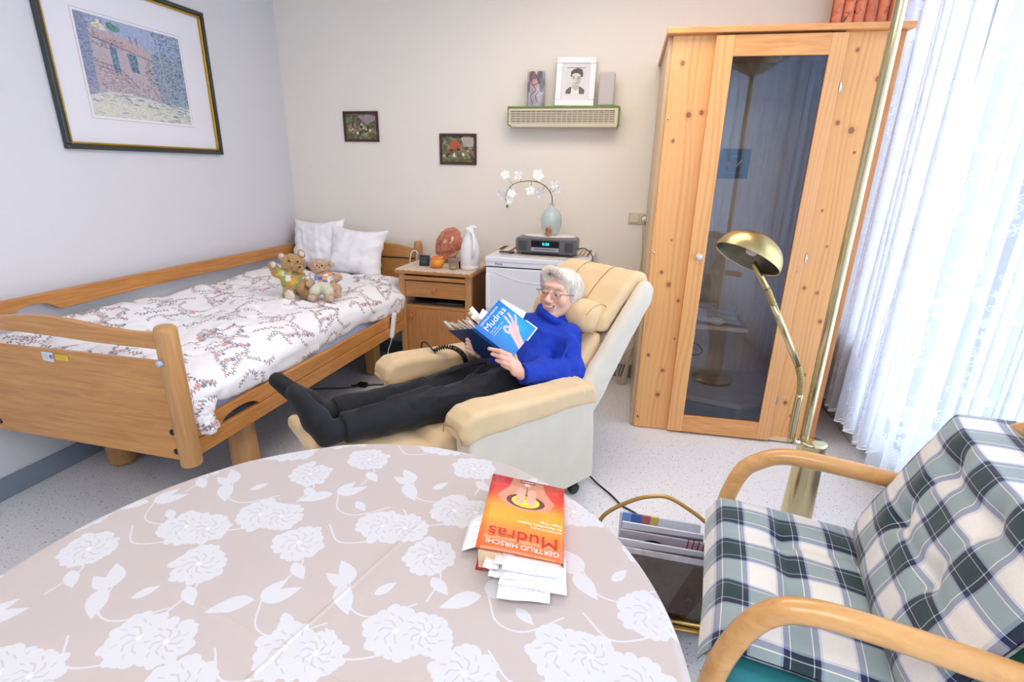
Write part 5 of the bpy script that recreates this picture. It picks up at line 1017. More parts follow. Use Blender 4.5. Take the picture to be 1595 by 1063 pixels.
M_ = [H(x, .0935-14*x*x, -.0600+9*x*x) for x in np.linspace(-.025, .025, 9)]; b.chain(M_, [.003, .0050, .0062, .0068, .0070, .0068, .0062, .0050, .003], .003, 'sub')
b.chain([H(x, .0955-14*x*x, -.0530+7.5*x*x) for x in np.linspace(-.025, .025, 7)], [.002, .0030, .0034, .0034, .0034, .0030, .002], .003)
b.chain([H(x, .0945-14*x*x, -.0690+8*x*x) for x in np.linspace(-.023, .023, 7)], [.002, .0036, .0044, .0046, .0044, .0036, .002], .003)
# neck, trunk, arms, legs
b.cone((-.695, 0, .68), H(0, -.02, -.045), .052, .050, .03)
b.ell((-.43, 0, .472), (.10, .130, .080), None, .02).ell((-.52, 0, .535), (.095, .120, .080), TB, .04).ell((-.62, .0, .62), (.12, .128, .084), TB, .04).cone((-.650, -.11, .632), (-.68, .11, .648), .046, .048, .04)
for A_, B_, D_ in ((NSH, NEL, NWR), (FSH, FEL, FWR)): b.cone(A_, B_, .046, .036, .02).cone(B_, D_, .037, .0245, .01)
kn = [DL(*q) for q in KN]; pc_ = sum(kn)/4
wr = NWR; b.ell((wr+pc_)/2, (.034, .033, .017), basis(pc_-wr, np.cross(pc_-wr, kn[0]-kn[3])), .015)
for i in range(4):
    r = (.0092, .0094, .0089, .0080)[i]; b.cone(wr+(kn[i]-wr)*.25, kn[i], .013, r+.0015, .012); b.chain([kn[i], DL(*PP[i]), DL(*TP[i])], [r+.0008, r, r*.80], .003)
thb = wr+(kn[0]-wr)*.35; th1 = DL(798, 545, 2.055); th2 = DL(789, 538, 2.075); b.chain([thb, th1, th2], [.014, .0105, .009], .008)
fh = [DL(746, 538, 2.13), DL(738, 533, 2.10), DL(727.5, 529, 2.085)]
for k in range(4): o = np.array([.0, -.002, -.0165])*k; b.cone(FWR, fh[0]+o, .014, .0100, .01); b.chain([fh[0]+o, fh[1]+o, fh[2]+o*.95], [.0096, .0090, .0076], .003)
b.ell((FWR+fh[0]+(0, 0, -.03))/2, (.035, .016, .033), None, .015); b.chain([FWR+(0, .01, .01), DL(752, 526, 2.09), DL(744, 519, 2.08)], [.013, .010, .0085], .006)
for sg in (1, -1):
    h_, k_, a_ = [np.array(q) for q in LEG[sg]]; b.cone(h_, k_, .066, .046, .03).cone(k_, a_, .046, .031, .02)
    b.chain([a_, a_+(.045, 0, -.015)], [.031, .027], .01); t_ = np.array([.405, sg*.08, .625]) if sg > 0 else np.array([.415, sg*.08, .61]); b.chain([a_+(.045, 0, -.012), a_+(.085, 0, .06), t_], [.024, .024, .017], .015)
def skincol(V, n):
    q = (V-HC) @ HB; c = np.tile(np.array(lin((232, 188, 166))[:3]), (len(V), 1)); red = np.array(lin((218, 140, 126))[:3])
    w = np.zeros(len(V))
    for sg in (1, -1): w = np.maximum(w, .75*np.exp(-(((q[:, 0]-sg*.036)/.020)**2+((q[:, 2]+.030)/.018)**2))*(q[:, 1] > .03))
    w = np.maximum(w, .6*np.exp(-((q[:, 0]/.012)**2+((q[:, 2]+.033)/.012)**2))*(q[:, 1] > .09)); 
    kd = np.min([np.linalg.norm(V-k, axis=1) for k in kn+[DL(*x) for x in TP]], axis=0); w = np.maximum(w, .5*np.exp(-(kd/.012)**2)); w = np.maximum(w, np.clip(.12+.16*snoise(V, 14, 3, 3), 0, .35))
    c = c*(1-w[:, None])+red*w[:, None]
    lip = ((np.abs(q[:, 0]) < .027) & (q[:, 1] > .072) & (np.abs(q[:, 2]+.0615-8*q[:, 0]**2) < .0090) & (q[:, 1] > .090-14*q[:, 0]**2)); c[lip] = np.array(lin((206, 138, 128))[:3])
    inn = ((np.abs(q[:, 0]) < .022) & (np.abs(q[:, 2]+.060-9*q[:, 0]**2) < .0042) & (q[:, 1] > .07)&(q[:, 1] < .0925-14*q[:, 0]**2)); c[inn] = np.array(lin((120, 50, 50))[:3])
    for sg in (1, -1):
        ln = (np.abs(np.abs(q[:, 0])-.030) < .0165) & (np.abs(q[:, 2]+.0052-.9*np.abs(np.abs(q[:, 0])-.030)**1.5) < .0014) & (q[:, 1] > .07); c[ln] = np.array(lin((120, 78, 72))[:3])
    return np.clip(c, 0, 1)
per = thing('person', 'grey-haired woman in a blue turtleneck and dark trousers, reading in the recliner', 'person', L1(-.43, 0, .42))
body = sdf_obj(b, 'body', colmat('skin', .5, .12, 300, sss=0), per, LW, 1, col=skincol)
del b
# eyes, teeth, brows
for sg in (1, -1):
    MB().lathe([(0, -.0118), (.006, -.0102), (.0105, -.0055), (.0118, 0), (.0105, .0055), (.006, .0102), (.0035, .0113)], LW(H(sg*.030, .0778, -.0038))[0], 20, caps=False)
    e = SDF(H(sg*.030, .080, -.004)-.016, H(sg*.030, .080, -.004)+.016, .0012); e.ell(H(sg*.030, .0803, -.0045), (.0105, .0118, .0040), HB, 0)
    def ec(V, n, sg=sg):
        q = (V-HC) @ HB; d = np.hypot(q[:, 0]-sg*.030-.0015, (q[:, 2]+.0045)); c = np.tile(np.array(lin((214, 206, 204))[:3]), (len(V), 1)); c[d < .0050] = np.array(lin((70, 74, 86))[:3]); c[d < .0026] = .01; c[(np.abs(q[:, 0]-sg*.030) > .0085)] = np.array(lin((200, 150, 140))[:3]); return c
    sdf_obj(e, 'eye', colmat('eye', .15), body, LW, 1, col=ec)
    eb = MB().tube(LW([H(sg*(.014+.034*t), .094-.020*t*t, .0155+.006*math.sin(math.pi*min(t*1.1, 1))) for t in np.linspace(0, 1, 9)]), [.0012, .0020, .0024, .0024, .0023, .002, .0018, .0014, .0008], 6); eb.obj('eyebrow', mat('grey brow', (176, 160, 148), .8), body, smooth=True)
t = MB(); t.tube(LW([H(x, .0945-14*x*x, -.0592+8.5*x*x) for x in np.linspace(-.020, .020, 14)]), [.0026]+[.0042]*12+[.0026], 8, sx=1.0); t.obj('teeth', mat('teeth', (238, 230, 214), .25), body, smooth=True)
# hair
g = SDF(HC-.16, HC+.16, .0026)
g.ell(H(0, -.024, .028), (.0825, .100, .0800), HB, 0).ell(H(-.066, -.030, .002), (.020, .056, .052), HB, .03).ell(H(.068, -.034, .004), (.021, .056, .052), HB, .03).ell(H(0, -.075, -.020), (.072, .050, .066), HB, .03)
g.ell(H(.056, .022, .050), (.024, .036, .040), HB, .02); g.ell(H(-.052, .022, .052), (.022, .032, .036), HB, .02)
g.ell(H(0, .115, -.022), (.068, .080, .100), HB, .010, 'sub')
g.rbox(H(0, .02, -.125), (.2, .2, .05), .005, HB, .02, 'sub')
for k, (x0, x1, z1_) in enumerate([(.034, -.036, .088), (.036, -.042, .082), (.038, -.048, .072), (.040, -.052, .060), (.040, .060, .060), (.044, .068, .040), (.046, .072, .016)]):
    P_ = [H(x0+(x1-x0)*t, .050+.034*math.sin(t*2.2)-.050*t*t*abs(x1)/.07, .100-(.100-z1_)*t**1.3) for t in np.linspace(0, 1, 7)]; g.chain(P_, [.006, .007, .0075, .0075, .007, .006, .004], .014)
def strand(V, n):
    q = (V-HC) @ HB; p = q-np.array([.02, -.01, .0]); az = np.arctan2(p[:, 1], p[:, 0]); el = np.arctan2(p[:, 2], np.hypot(p[:, 0], p[:, 1]))
    w = az+.25*np.sin(el*3+az*2)+.12*snoise(q, 12, 5, 2); return .0013*np.sin(w*46)+.0010*np.sin(w*83+el*4)+.0010*snoise(q*np.array([1, 1, .4]), 20, 2, 2)
def haircol(V, n):
    q = (V-HC) @ HB; az = np.arctan2(q[:, 1]+.01, q[:, 0]-.02); t = np.clip(.5+.5*snoise(np.stack([az*.08, 0*az, q[:, 2]*.25], 1), 50, 3, 2)+.12*np.sin(az*61), 0, 1)[:, None]; t2 = np.clip((-q[:, 1]-.0)/.10, 0, 1)[:, None]*.25
    return np.array(lin((236, 228, 216))[:3])*(1-t)*(1-t2)+np.array(lin((190, 180, 168))[:3])*t*(1-t2)+np.array(lin((160, 150, 142))[:3])*t2
m_hair = colmat('hair', .45, .0, 300, sheen=.3)
hair = sdf_obj(g, 'hair', m_hair, per, LW, 1, disp=strand, col=haircol); del g
lk = MB(); r_ = random.Random(12)
for i in range(420):
    a = r_.uniform(-math.pi, math.pi); st = .25+.5*r_.random(); 
    top = np.array([.02+.03*math.cos(a), .0+.03*math.sin(a)-.01, .118])
    f_ = math.sin(a)   # towards the face
    e1 = r_.uniform(-1.05, -.15) if f_ < .45 else r_.uniform(.45, .95)
    P_ = []
    for t in np.linspace(st, 1, 8):
        el = 1.45+(e1-1.45)*t; aa = a+.22*math.sin(t*2+i)*(.5)+(.5*t*t*(-1 if math.cos(a) < .2 else 1)*max(f_, 0)); R_ = np.array([.0838, .1015, .0812])*(1+.006*r_.random()+.01*(r_.random() < .1)*t)
        p = np.array([R_[0]*math.cos(el)*math.cos(aa), -.024+R_[1]*math.cos(el)*math.sin(aa), .028+R_[2]*math.sin(el)])
        if el < -.1: p[0] *= 1+.06*el; 
        P_.append(H(*p))
    lk.tube(LW(P_), [.0016]*3+[.0015, .0014, .0012, .0009, .0004], 4, caps=False)
lo = lk.obj('hair_locks', mat('white hair', (236, 232, 226), .4, sheen=.3), hair, smooth=True); lo['kind'] = 'stuff'
# glasses
gs = thing('glasses', 'thin rimless metal glasses worn by the reading woman', 'glasses', LW(H(0, .10, 0))[0]); m_wire = mat('dark silver wire', (120, 112, 110), .25, .9)
for sg in (1, -1):
    ring = [H(sg*.031+.0225*math.copysign(abs(math.cos(a))**.7, math.cos(a)), .1035-.0045*abs(math.cos(a))*(1 if sg*math.cos(a) > 0 else 0), -.006+.0135*math.copysign(abs(math.sin(a))**.75, math.sin(a))) for a in np.linspace(0, 2*math.pi, 33)[:-1]]
    lens = MB().add(LW(ring), [tuple(range(32))]); lens.obj('lens', m_gl, gs); MB().tube(LW(ring), .0006, 5, closed=True).obj('lens_rim', m_wire, gs, smooth=True)
    MB().tube(LW([H(sg*.052, .099, .002), H(sg*.066, .092, .003), H(sg*.0765, .078, .003), H(sg*.0795, .04, .002), H(sg*.080, -.01, .0)]), .0013, 6).obj('temple', m_wire, gs, smooth=True)
MB().tube(LW(bez([H(-.0095, .1035, -.002), H(0, .1055, .002), H(.0095, .1035, -.002)], 4)), .0011, 6).obj('bridge', m_wire, gs, smooth=True)
# sweater
s = SDF((-.86, -.36, .38), (-.30, .37, .80), .0045)
s.ell((-.47, 0, .505), (.115, .158, .098), TB, .03).ell((-.53, 0, .545), (.11, .152, .102), TB, .04).ell((-.61, -.005, .612), (.128, .156, .104), TB, .04).cone((-.650, -.12, .630), (-.68, .13, .646), .060, .062, .04)
s.cone(NSH, NEL, .060, .057, .02).cone(NEL, NEL+(NWR-NEL)*.86, .060, .046, .02); s.cone(FSH, FEL, .060, .054, .02).cone(FEL, FEL+(FWR-FEL)*.85, .052, .042, .02)
nb = np.array([-.695, 0, .665]); nt_ = H(0, -.012, -.088); s.cone(nb, nt_*.72+nb*.28+hf*.026, .066, .062, .025)
cdir = (nt_-nb)/np.linalg.norm(nt_-nb); CBs = basis(np.cross(cdir, (0, 1., 0)), cdir)
cuffd = (NWR-NEL)/np.linalg.norm(NWR-NEL); cp = NEL+(NWR-NEL)*.80; cub = basis(np.cross(cuffd, (0, 0, 1.)), cuffd)
for a in np.linspace(0, 2*math.pi, 14)[:-1]:
    pass
for (p, q, r1) in (((-.63, .02, .58), (-.50, .12, .56), .006), ((-.60, -.04, .59), (-.48, .09, .54), .006), ((-.60, .14, .56), (-.50, .17, .58), .006), ((-.69, .19, .64), (-.60, .22, .57), .006)):
    s.cone(np.array(p)+(.04, 0, .03), np.array(q)+(.03, .0, .02), r1, r1*.3, .04)
def knit(V, n): return .0040*snoise(V*np.array([1, .6, 1]), 7, 12, 2)+.0022*snoise(V, 16, 5, 2)+.006*(.35-np.minimum(np.abs(snoise(V*np.array([1, .55, 1.2]), 5.5, 31, 2)), .7))
m_knit = mat('royal blue knit', (12, 54, 176), .85, bump=.35, bscale=700, sheen=.04)
sw_ = sdf_obj(s, 'sweater', m_knit, per, LW, 2, disp=knit); del s
s = SDF(nt_-.12, nt_+.12, .003)
for k, t in enumerate((.60, .75, .89)):
    c = nb+(nt_-nb)*t+hf*(.022+.008*k); rr0 = .064-.001*k; s.chain([c+CBs @ np.array([rr0*math.cos(a)*1.02, rr0*math.sin(a)*1.02, .004*math.sin(a*2+k)]) for a in np.linspace(0, 2*math.pi, 20)], .0115, .012)
sdf_obj(s, 'turtleneck_collar', m_knit, sw_, LW, 1, disp=lambda V, n: .001*snoise(V, 30, 5, 2))
s = SDF(NWR-.12, NWR+.12, .003)
c0, c1 = NEL+(NWR-NEL)*.66, NEL+(NWR-NEL)*.93; s.cone(c0, c1, .047, .044, 0).cone(c1-cuffd*.012, c1+cuffd*.06, .036, .038, .004, 'sub'); sdf_obj(s, 'cuff', m_knit, sw_, LW, 1, disp=lambda V, n: .0012*snoise(V, 30, 6, 2))
# trousers
s = SDF((-.62, -.24, .36), (.34, .24, .62), .0045); s.ell((-.45, 0, .475), (.13, .160, .093), None, .02)
for sg in (1, -1):
    h_, k_, a_ = [np.array(q) for q in LEG[sg]]; s.cone(h_, k_, .081, .062, .03).cone(k_, a_+(.0, 0, 0), .062, .0535, .02); d_ = (a_-k_)/np.linalg.norm(a_-k_)
    s.rbox(a_+d_*.075, (.065, .08, .10), .003, basis(d_, (0, 0, 1.)), .0, 'sub')
for (p, q) in (((-.33, .02, .565), (-.18, .10, .565)), ((-.36, -.02, .56), (-.15, -.06, .535)), ((-.08, .10, .560), (.05, .14, .535)), ((-.10, -.07, .53), (.04, -.05, .525)), ((-.36, .10, .56), (-.25, .15, .54)), ((.10, .08, .553), (.24, .10, .548)), ((-.04, .07, .558), (.12, .08, .556)), ((-.30, .12, .548), (-.05, .15, .535))): s.cone(p, q, .006, .004, .022)
sdf_obj(s, 'trousers', mat('navy black wool', (17, 19, 27), .8, bump=.2, bscale=600, sheen=.08), per, LW, 2, disp=lambda V, n: .003*snoise(V*np.array([.7, 1, 1]), 8, 7, 2)+.005*(.3-np.minimum(np.abs(snoise(V*np.array([.5, 1.3, 1.3]), 6, 17, 2)), .6))); del s
m_sock = mat('black knit sock', (16, 18, 30), .75, bump=.3, bscale=500, sheen=.1); m_slip = mat('black slipper', (10, 11, 15), .65, sheen=.05)
for sg in (1, -1):
    a_ = np.array(LEG[sg][2]); s = SDF((.16, sg*.08-.07, .40), (.50, sg*.08+.07, .70), .003); y = sg*.08; tx = (.425, y, .650) if sg > 0 else (.440, y, .640)
    s.cone(a_+(-.07, 0, 0), a_+(.01, 0, 0), .040, .038, .01).chain([a_, a_+(.05, 0, -.010)], [.038, .0345], .012); s.chain([a_+(.05, 0, -.008), a_+(.088, 0, .065), tx], [.034, .033, .024], .02); s.ell(a_+(.062, 0, -.012), (.030, .030, .030), None, .015)
    fo_ = sdf_obj(s, 'sock', m_sock, per, LW, 1)
    s = SDF((.22, sg*.08-.07, .40), (.50, sg*.08+.07, .72), .003); hp = a_+(.068, 0, -.014)
    s.chain([hp, a_+(.098, 0, .055), np.array(tx)+(.006, 0, .008)], [.035, .037, .027], .02); s.rbox(a_+(.030, 0, .09), (.030, .06, .085), .01, rot('Y', 14), .012, 'sub')
    sdf_obj(s, 'slipper', m_slip, per, LW, 1)
# ------------------------------------------------------------------ the blue book in her hands
bk = thing('open_book', 'blue paperback full of paper slips, held open by the woman', 'book', L1(-.33, .08, .70))
TL, TR_, BL_ = np.array([-.268, .042, .741]), np.array([-.378, .045, .839]), np.array([-.323, .172, .627]); bu = (TR_-TL)/np.linalg.norm(TR_-TL); bw_ = BL_-TL; bw_ -= bu*(bw_ @ bu); bw_ /= np.linalg.norm(bw_); bn = np.cross(bw_, bu)
BW, BH = .150, .188
def Bp(x, y, z): return LW([TL+bu*x+bw_*y+bn*z])[0]
cv = Canvas(420, 520, (30, 120, 208)); yy_, xx_ = np.mgrid[0:520, 0:420]; gd = np.clip(1-np.hypot((xx_-300)/300, (yy_-180)/330), 0, 1)[..., None]; cv.a[..., :3] = cv.a[..., :3]*(1-gd)+gd*np.array([40, 178, 236])/255
hand = (236, 196, 200); sh = (206, 150, 160)
cv.poly([(.22, .0), (.40, .0), (.50, .20), (.62, .32), (.60, .44), (.50, .48), (.40, .42), (.34, .26)], hand)
for P_, w in (([(.54, .44), (.57, .56), (.595, .68)], .045), ([(.59, .42), (.66, .54), (.70, .66)], .046), ([(.60, .38), (.70, .45), (.76, .52)], .042), ([(.48, .46), (.42, .54), (.38, .52), (.38, .48)], .040), ([(.40, .34), (.36, .42), (.36, .48)], .042)): cv.line(P_, w, hand); cv.line([P_[-1], (P_[-1][0], P_[-1][1]+.001)], w*.6, sh, .6)
cv.line([(.56, .46), (.53, .40)], .01, sh); cv.line([(.60, .42), (.57, .37)], .01, sh); cv.line([(.32, .04), (.48, .32)], .02, sh, .5)
m_cov = pmat('blue cover print', cv, .25, coat=.4, ext='EXTEND')
q = MB(); q.add([Bp(0, 0, .0015), Bp(BW, 0, .0015), Bp(BW, BH, .0015), Bp(0, BH, .0015), Bp(0, 0, 0), Bp(BW, 0, 0), Bp(BW, BH, 0), Bp(0, BH, 0)], [(0, 3, 2, 1), (4, 5, 6, 7), (0, 1, 5, 4), (1, 2, 6, 5), (2, 3, 7, 6), (3, 0, 4, 7)], [(0, 1), (1, 1), (1, 0), (0, 0)]*2); fc_ = q.obj('front_cover', m_cov, bk)
wt = mat('white print', (244, 246, 250), .5)
def txt(par, s, x, y, size, sx=1, m=wt, nm='lettering'):
    w3 = lambda d: d[0]*EF+d[1]*ES+d[2]*np.array([0, 0, 1.]); text(nm, s, size, m, mat34(np.stack([w3(bu), -w3(bw_), w3(bn)], 1), Bp(x, y, .0018)), par, ext=.0001, sx=sx)
txt(fc_, 'GERTRUD HIRSCHI', .020, .017, .0125, .98); txt(fc_, 'Mudras', .019, .050, .0375, 1.06)
for k, t_ in enumerate(('Finger-Yoga', 'für Gesundheit, Vitalität', 'und innere Ruhe')): txt(fc_, t_, .022, .062+.0095*k, .0072, 1, wt)
m_page = mat('page cream', (232, 218, 188), .8); m_pw = mat('paper white', (244, 244, 246), .8); m_navy = mat('dark blue back cover', (22, 44, 84), .3, coat=.3); m_spn = mat('blue spine', (28, 92, 178), .3, coat=.3)
# back cover folds away from the spine; the page block fans between
bd_ = DL(709.7, 514.8, 2.10)-TL; bd_ /= np.linalg.norm(bd_)
def Kp(x, y, z): n = np.cross(bd_, bw_); n /= np.linalg.norm(n); return LW([TL+bd_*x+bw_*y+n*z])[0]
SP = .022
q = MB(); q.pts8([Kp(0, 0, 0), Kp(SP, 0, 0), Kp(SP, BH, 0), Kp(0, BH, 0), Kp(0, 0, .0015), Kp(SP, 0, .0015), Kp(SP, BH, .0015), Kp(0, BH, .0015)]); q.obj('spine', m_spn, bk)
q = MB(); q.pts8([Kp(SP, 0, 0), Kp(SP+.125, -.004, 0), Kp(SP+.125, BH-.004, 0), Kp(SP, BH, 0), Kp(SP, 0, .0015), Kp(SP+.125, -.004, .0015), Kp(SP+.125, BH-.004, .0015), Kp(SP, BH, .0015)]); q.obj('back_cover', m_navy, bk)
def fan(name, a0, a1, n, wd, mt, y0=.004, y1=None):
    """leaves turned about the spine line; 0 = front cover, 1 = back cover"""
    y1 = BH-.004 if y1 is None else y1; mdir = -bn*1.0; m = MB()
    for k in range(n):
        t = a0+(a1-a0)*k/max(n-1, 1); base = bd_*SP*t; d0 = (bu*(1-t)+bd_*t)+mdir*1.15*math.sin(math.pi*t); d0 /= np.linalg.norm(d0)
        P_ = [];
        for u in np.linspace(0, 1, 5):
            bend = mdir*.012*math.sin(u*math.pi)+mdir*.004; P_.append([LW([TL+base+d0*wd*u+bw_*yq+bend])[0] for yq in (y0, y1)])
        m.grid(np.array(P_))
    return m.obj(name, mt, bk, smooth=True, solid=.0006)
pg = fan('pages', .04, .22, 9, .140, m_page); pg['kind'] = 'stuff'; pg = fan('pages', .82, .97, 7, .12, m_page); pg['kind'] = 'stuff'
def slip(nm, a, px_, mt, lab=None): pass
r_ = random.Random(4)
for k in range(26):
    t = .10+.84*(k % 13)/12; x = .02+.1*r_.random(); d0 = (bu*(1-t)+bd_*t)-bn*1.15*math.sin(math.pi*t); d0 /= np.linalg.norm(d0); L_ = .040+.05*r_.random(); w_ = .018+.016*r_.random(); tl_ = r_.uniform(-.3, .5)
    b0_ = TL+bd_*SP*t+d0*x-bn*.006; sd = -bw_+d0*tl_; cu_ = (-bn*r_.uniform(-.01, .02)); P_ = [[LW([b0_+d0*w_*a-(-bw_)*.01*0+sd*(L_*u-.015)+cu_*u*u])[0] for a in (0, 1)] for u in (0, .5, 1)]
    MB().grid(np.array(P_)).obj('paper_slip', m_pw if k % 3 else m_page, bk, smooth=True, solid=.0008)
q = MB(); q.pts8([Bp(.004, .02, -.006), Bp(BW+.014, .008, -.006), Bp(BW+.030, BH*.62, -.006), Bp(.02, BH*.8, -.006), Bp(.004, .02, -.005), Bp(BW+.014, .008, -.005), Bp(BW+.030, BH*.62, -.005), Bp(.02, BH*.8, -.005)]); q.obj('loose_sheet', m_pw, bk)
q = MB(); q.pts8([Bp(.10, BH*.7, -.008), Bp(BW+.006, BH*.72, -.008), Bp(BW+.008, BH+.004, -.008), Bp(.09, BH+.006, -.008), Bp(.10, BH*.7, -.007), Bp(BW+.006, BH*.72, -.007), Bp(BW+.008, BH+.004, -.007), Bp(.09, BH+.006, -.007)]); q.obj('loose_sheet', m_pw, bk)
q = MB(); q.pts8([Bp(.045, -.022, -.012), Bp(.085, -.030, -.012), Bp(.09, .03, -.012), Bp(.05, .03, -.012), Bp(.045, -.022, -.011), Bp(.085, -.030, -.011), Bp(.09, .03, -.011), Bp(.05, .03, -.011)]); q.obj('loose_sheet', m_pw, bk)
# ------------------------------------------------------------------ two teddy bears on the duvet
m_blk2 = mat('black bead', (18, 16, 16), .2, coat=.5)
def fur(V, n): return .0028*snoise(V, 60, 4, 2)+.0022*snoise(V, 28, 9, 2)
def patch(cols, sc, seed):
    cl_ = [np.array(lin(c_)[:3]) for c_ in cols]
    def f(V, n):
        a = np.floor((V @ RT)/sc+.3*seed).astype(int); b_ = np.floor((V @ UP)/sc).astype(int); k = (a*7+b_*3+(a*b_) % 2) % len(cl_); return np.array(cl_)[k]
    return f
m_patch = colmat('patchwork cotton', .85, .3, 500)
def bear(name, label, J, sc, col, pale, shirtc, seed, cats='teddy bear'):
    D = J['d']; p = lambda q, dd=0: atD(q[0], q[1], D+dd)
    t = thing(name, label, cats, p(J['torso'])-(0, 0, .07)); m_f = mat(name+label[:9], col, .95, bump=.9, bscale=240, sheen=.5, var=.12, vscale=60); m_p = mat(name+label[:8]+'pale', pale, .95, bump=.9, bscale=240, sheen=.4)
    c = p(J['torso']); s = SDF(c-.20, c+.20, .004); T = p(J['torso']); Hd = p(J['head'])
    s.ell(T, (.056*sc, .050*sc, .066*sc), None, .02).ell(Hd, (.064*sc, .058*sc, .056*sc), None, .01)
    for a in J['arms']: s.chain([p(a[0]), p(a[1], a[3]*.5), p(a[2], a[3])], [.024*sc, .024*sc, .023*sc], .012)
    for a in J['legs']: s.chain([p(a[0]), p(a[1], a[3]*.6), p(a[2], a[3])], [.032*sc, .030*sc, .030*sc], .012)
    for e in J['ears']: s.ell(p(e), (.023*sc, .014*sc, .023*sc), None, .006)
    b = sdf_obj(s, 'body', m_f, t, None, 1, disp=fur)
    sn = p(J['snout'], -.055*sc); s = SDF(sn-.06, sn+.06, .003); s.ell(sn, (.027*sc, .024*sc, .021*sc), None, 0); sdf_obj(s, 'muzzle', m_p if J.get('palemuz') else m_f, b, None, 1, disp=fur)
    for k, e in enumerate(J['ears']):
        q = p(e, -.012*sc); s = SDF(q-.04, q+.04, .003); s.ell(q, (.018*sc, .009*sc, .018*sc), None, 0); sdf_obj(s, 'ear_lining', m_p, b, None, 1, disp=fur)
    for a in J['soles']:
        q = p(a[0], a[1]); s = SDF(q-.07, q+.07, .003); s.ell(q, (a[2], a[2]*.55, a[2]), None, 0); sdf_obj(s, 'paw_pad', m_p, b, None, 1, disp=fur)
    for e in J['eyes']: MB().lathe([(0, -.007*sc), (.007*sc, 0), (0, .007*sc)], p(e, -.058*sc), 12).obj('eye', m_blk2, b, smooth=True)
    MB().lathe([(0, -.005*sc), (.0075*sc, 0), (0, .005*sc)], p(J['nose'], -.080*sc), 12).obj('nose', m_blk2, b, smooth=True)
    s = SDF(c-.15, c+.15, .004); s.ell(T+(0, 0, -.002), (.063*sc, .057*sc, .062*sc), None, 0)
    for a in J['arms'][:J.get('sleeves', 2)]: s.chain([p(a[0]), p(a[1], a[3]*.4)], [.030*sc, .030*sc], .012)
    s.ell(T-(0, 0, .085*sc), (.09, .09, .045*sc), None, .004, 'sub'); sdf_obj(s, 'shirt', m_patch, t, None, 1, disp=lambda V, n: .002*snoise(V, 20, 3, 2), col=patch(shirtc, .030*sc, seed))
    return t, p
bear('teddy_bear', 'larger golden teddy bear with a raised paw and green patchwork shirt', dict(d=2.80, head=(457, 412), torso=(456, 438), snout=(465, 419), ears=[(439, 401), (469, 396)], eyes=[(450, 407), (463.5, 408)], nose=(467, 416), arms=[((443, 428), (431, 424), (424, 414), -.03), ((468, 432), (474, 441), (470, 450), -.07)], legs=[((452, 452), (450, 459), (450, 461), -.085), ((468, 452), (476, 457), (484, 460), -.05)], soles=[((451, 461), -.105, .030), ((425.5, 413), -.05, .016)]), 1.0, (176, 138, 88), (222, 212, 196), [(196, 190, 84), (156, 174, 116), (226, 226, 216), (220, 160, 70), (176, 184, 100)], 1)
t2, p2 = bear('teddy_bear', 'smaller tan teddy bear with a blue and white checked shirt and pale shorts', dict(d=2.76, head=(498, 416), torso=(502, 438), snout=(497.5, 419.5), ears=[(484, 414.5), (515.5, 411.5)], eyes=[(493.5, 414), (501.5, 414)], nose=(497, 416.5), palemuz=0, arms=[((489, 430), (483, 436), (482, 443), -.04), ((514, 430), (522, 434), (528, 432), -.02)], legs=[((495, 450), (489, 456), (487, 464), -.05), ((508, 450), (512, 457), (512, 465), -.05), ((516, 446), (524, 450), (525, 459), -.01)], soles=[((487, 464.5), -.075, .018), ((513, 465.5), -.075, .018)]), .78, (190, 154, 124), (204, 176, 152), [(84, 100, 180), (224, 226, 236), (216, 156, 96), (130, 146, 200), (228, 228, 226)], 2)
q = p2((499, 449), -.02); s = SDF(q-.09, q+.09, .004); s.cone(p2((500, 446), -.01), p2((491, 454), -.04), .036, .030, .01).cone(p2((504, 446), -.01), p2((511, 454), -.04), .036, .030, .01); sdf_obj(s, 'shorts', mat('pale shorts', (206, 206, 184), .9, bump=.4, bscale=400), t2, None, 1, disp=lambda V, n: .0015*snoise(V, 25, 3, 2))
# ------------------------------------------------------------------ round table, cloth, book
TC = np.array([-.385, .447]); TRd = .503
m_beech2 = wood('table beech', (206, 166, 116), (186, 142, 92), 0, 5, 12, .4)
tb_ = thing('round_table', 'round table under the flowered cloth in the foreground', 'table', (*TC, 0))
MB().lathe([(0, .718), (.485, .718), (.492, .724), (.492, .742), (.487, .747), (0, .747)], (*TC, 0), 72).obj('tabletop', m_beech2, tb_, smooth=True, sa=40)
MB().lathe([(.04, .06), (.045, .10), (.035, .2), (.035, .68), (.06, .718)], (*TC, 0), 28).obj('pedestal', m_beech2, tb_, smooth=True)
for a in (45, 135, 225, 315):
    R_ = rot('Z', a); MB().pts8([R_ @ np.array(p)+(*TC, 0) for p in [(.0, -.03, .02), (.36, -.025, .0), (.36, .025, .0), (.0, .03, .02), (.0, -.03, .09), (.36, -.025, .035), (.36, .025, .035), (.0, .03, .09)]]).obj('foot', m_beech2, tb_, bevel=.006)
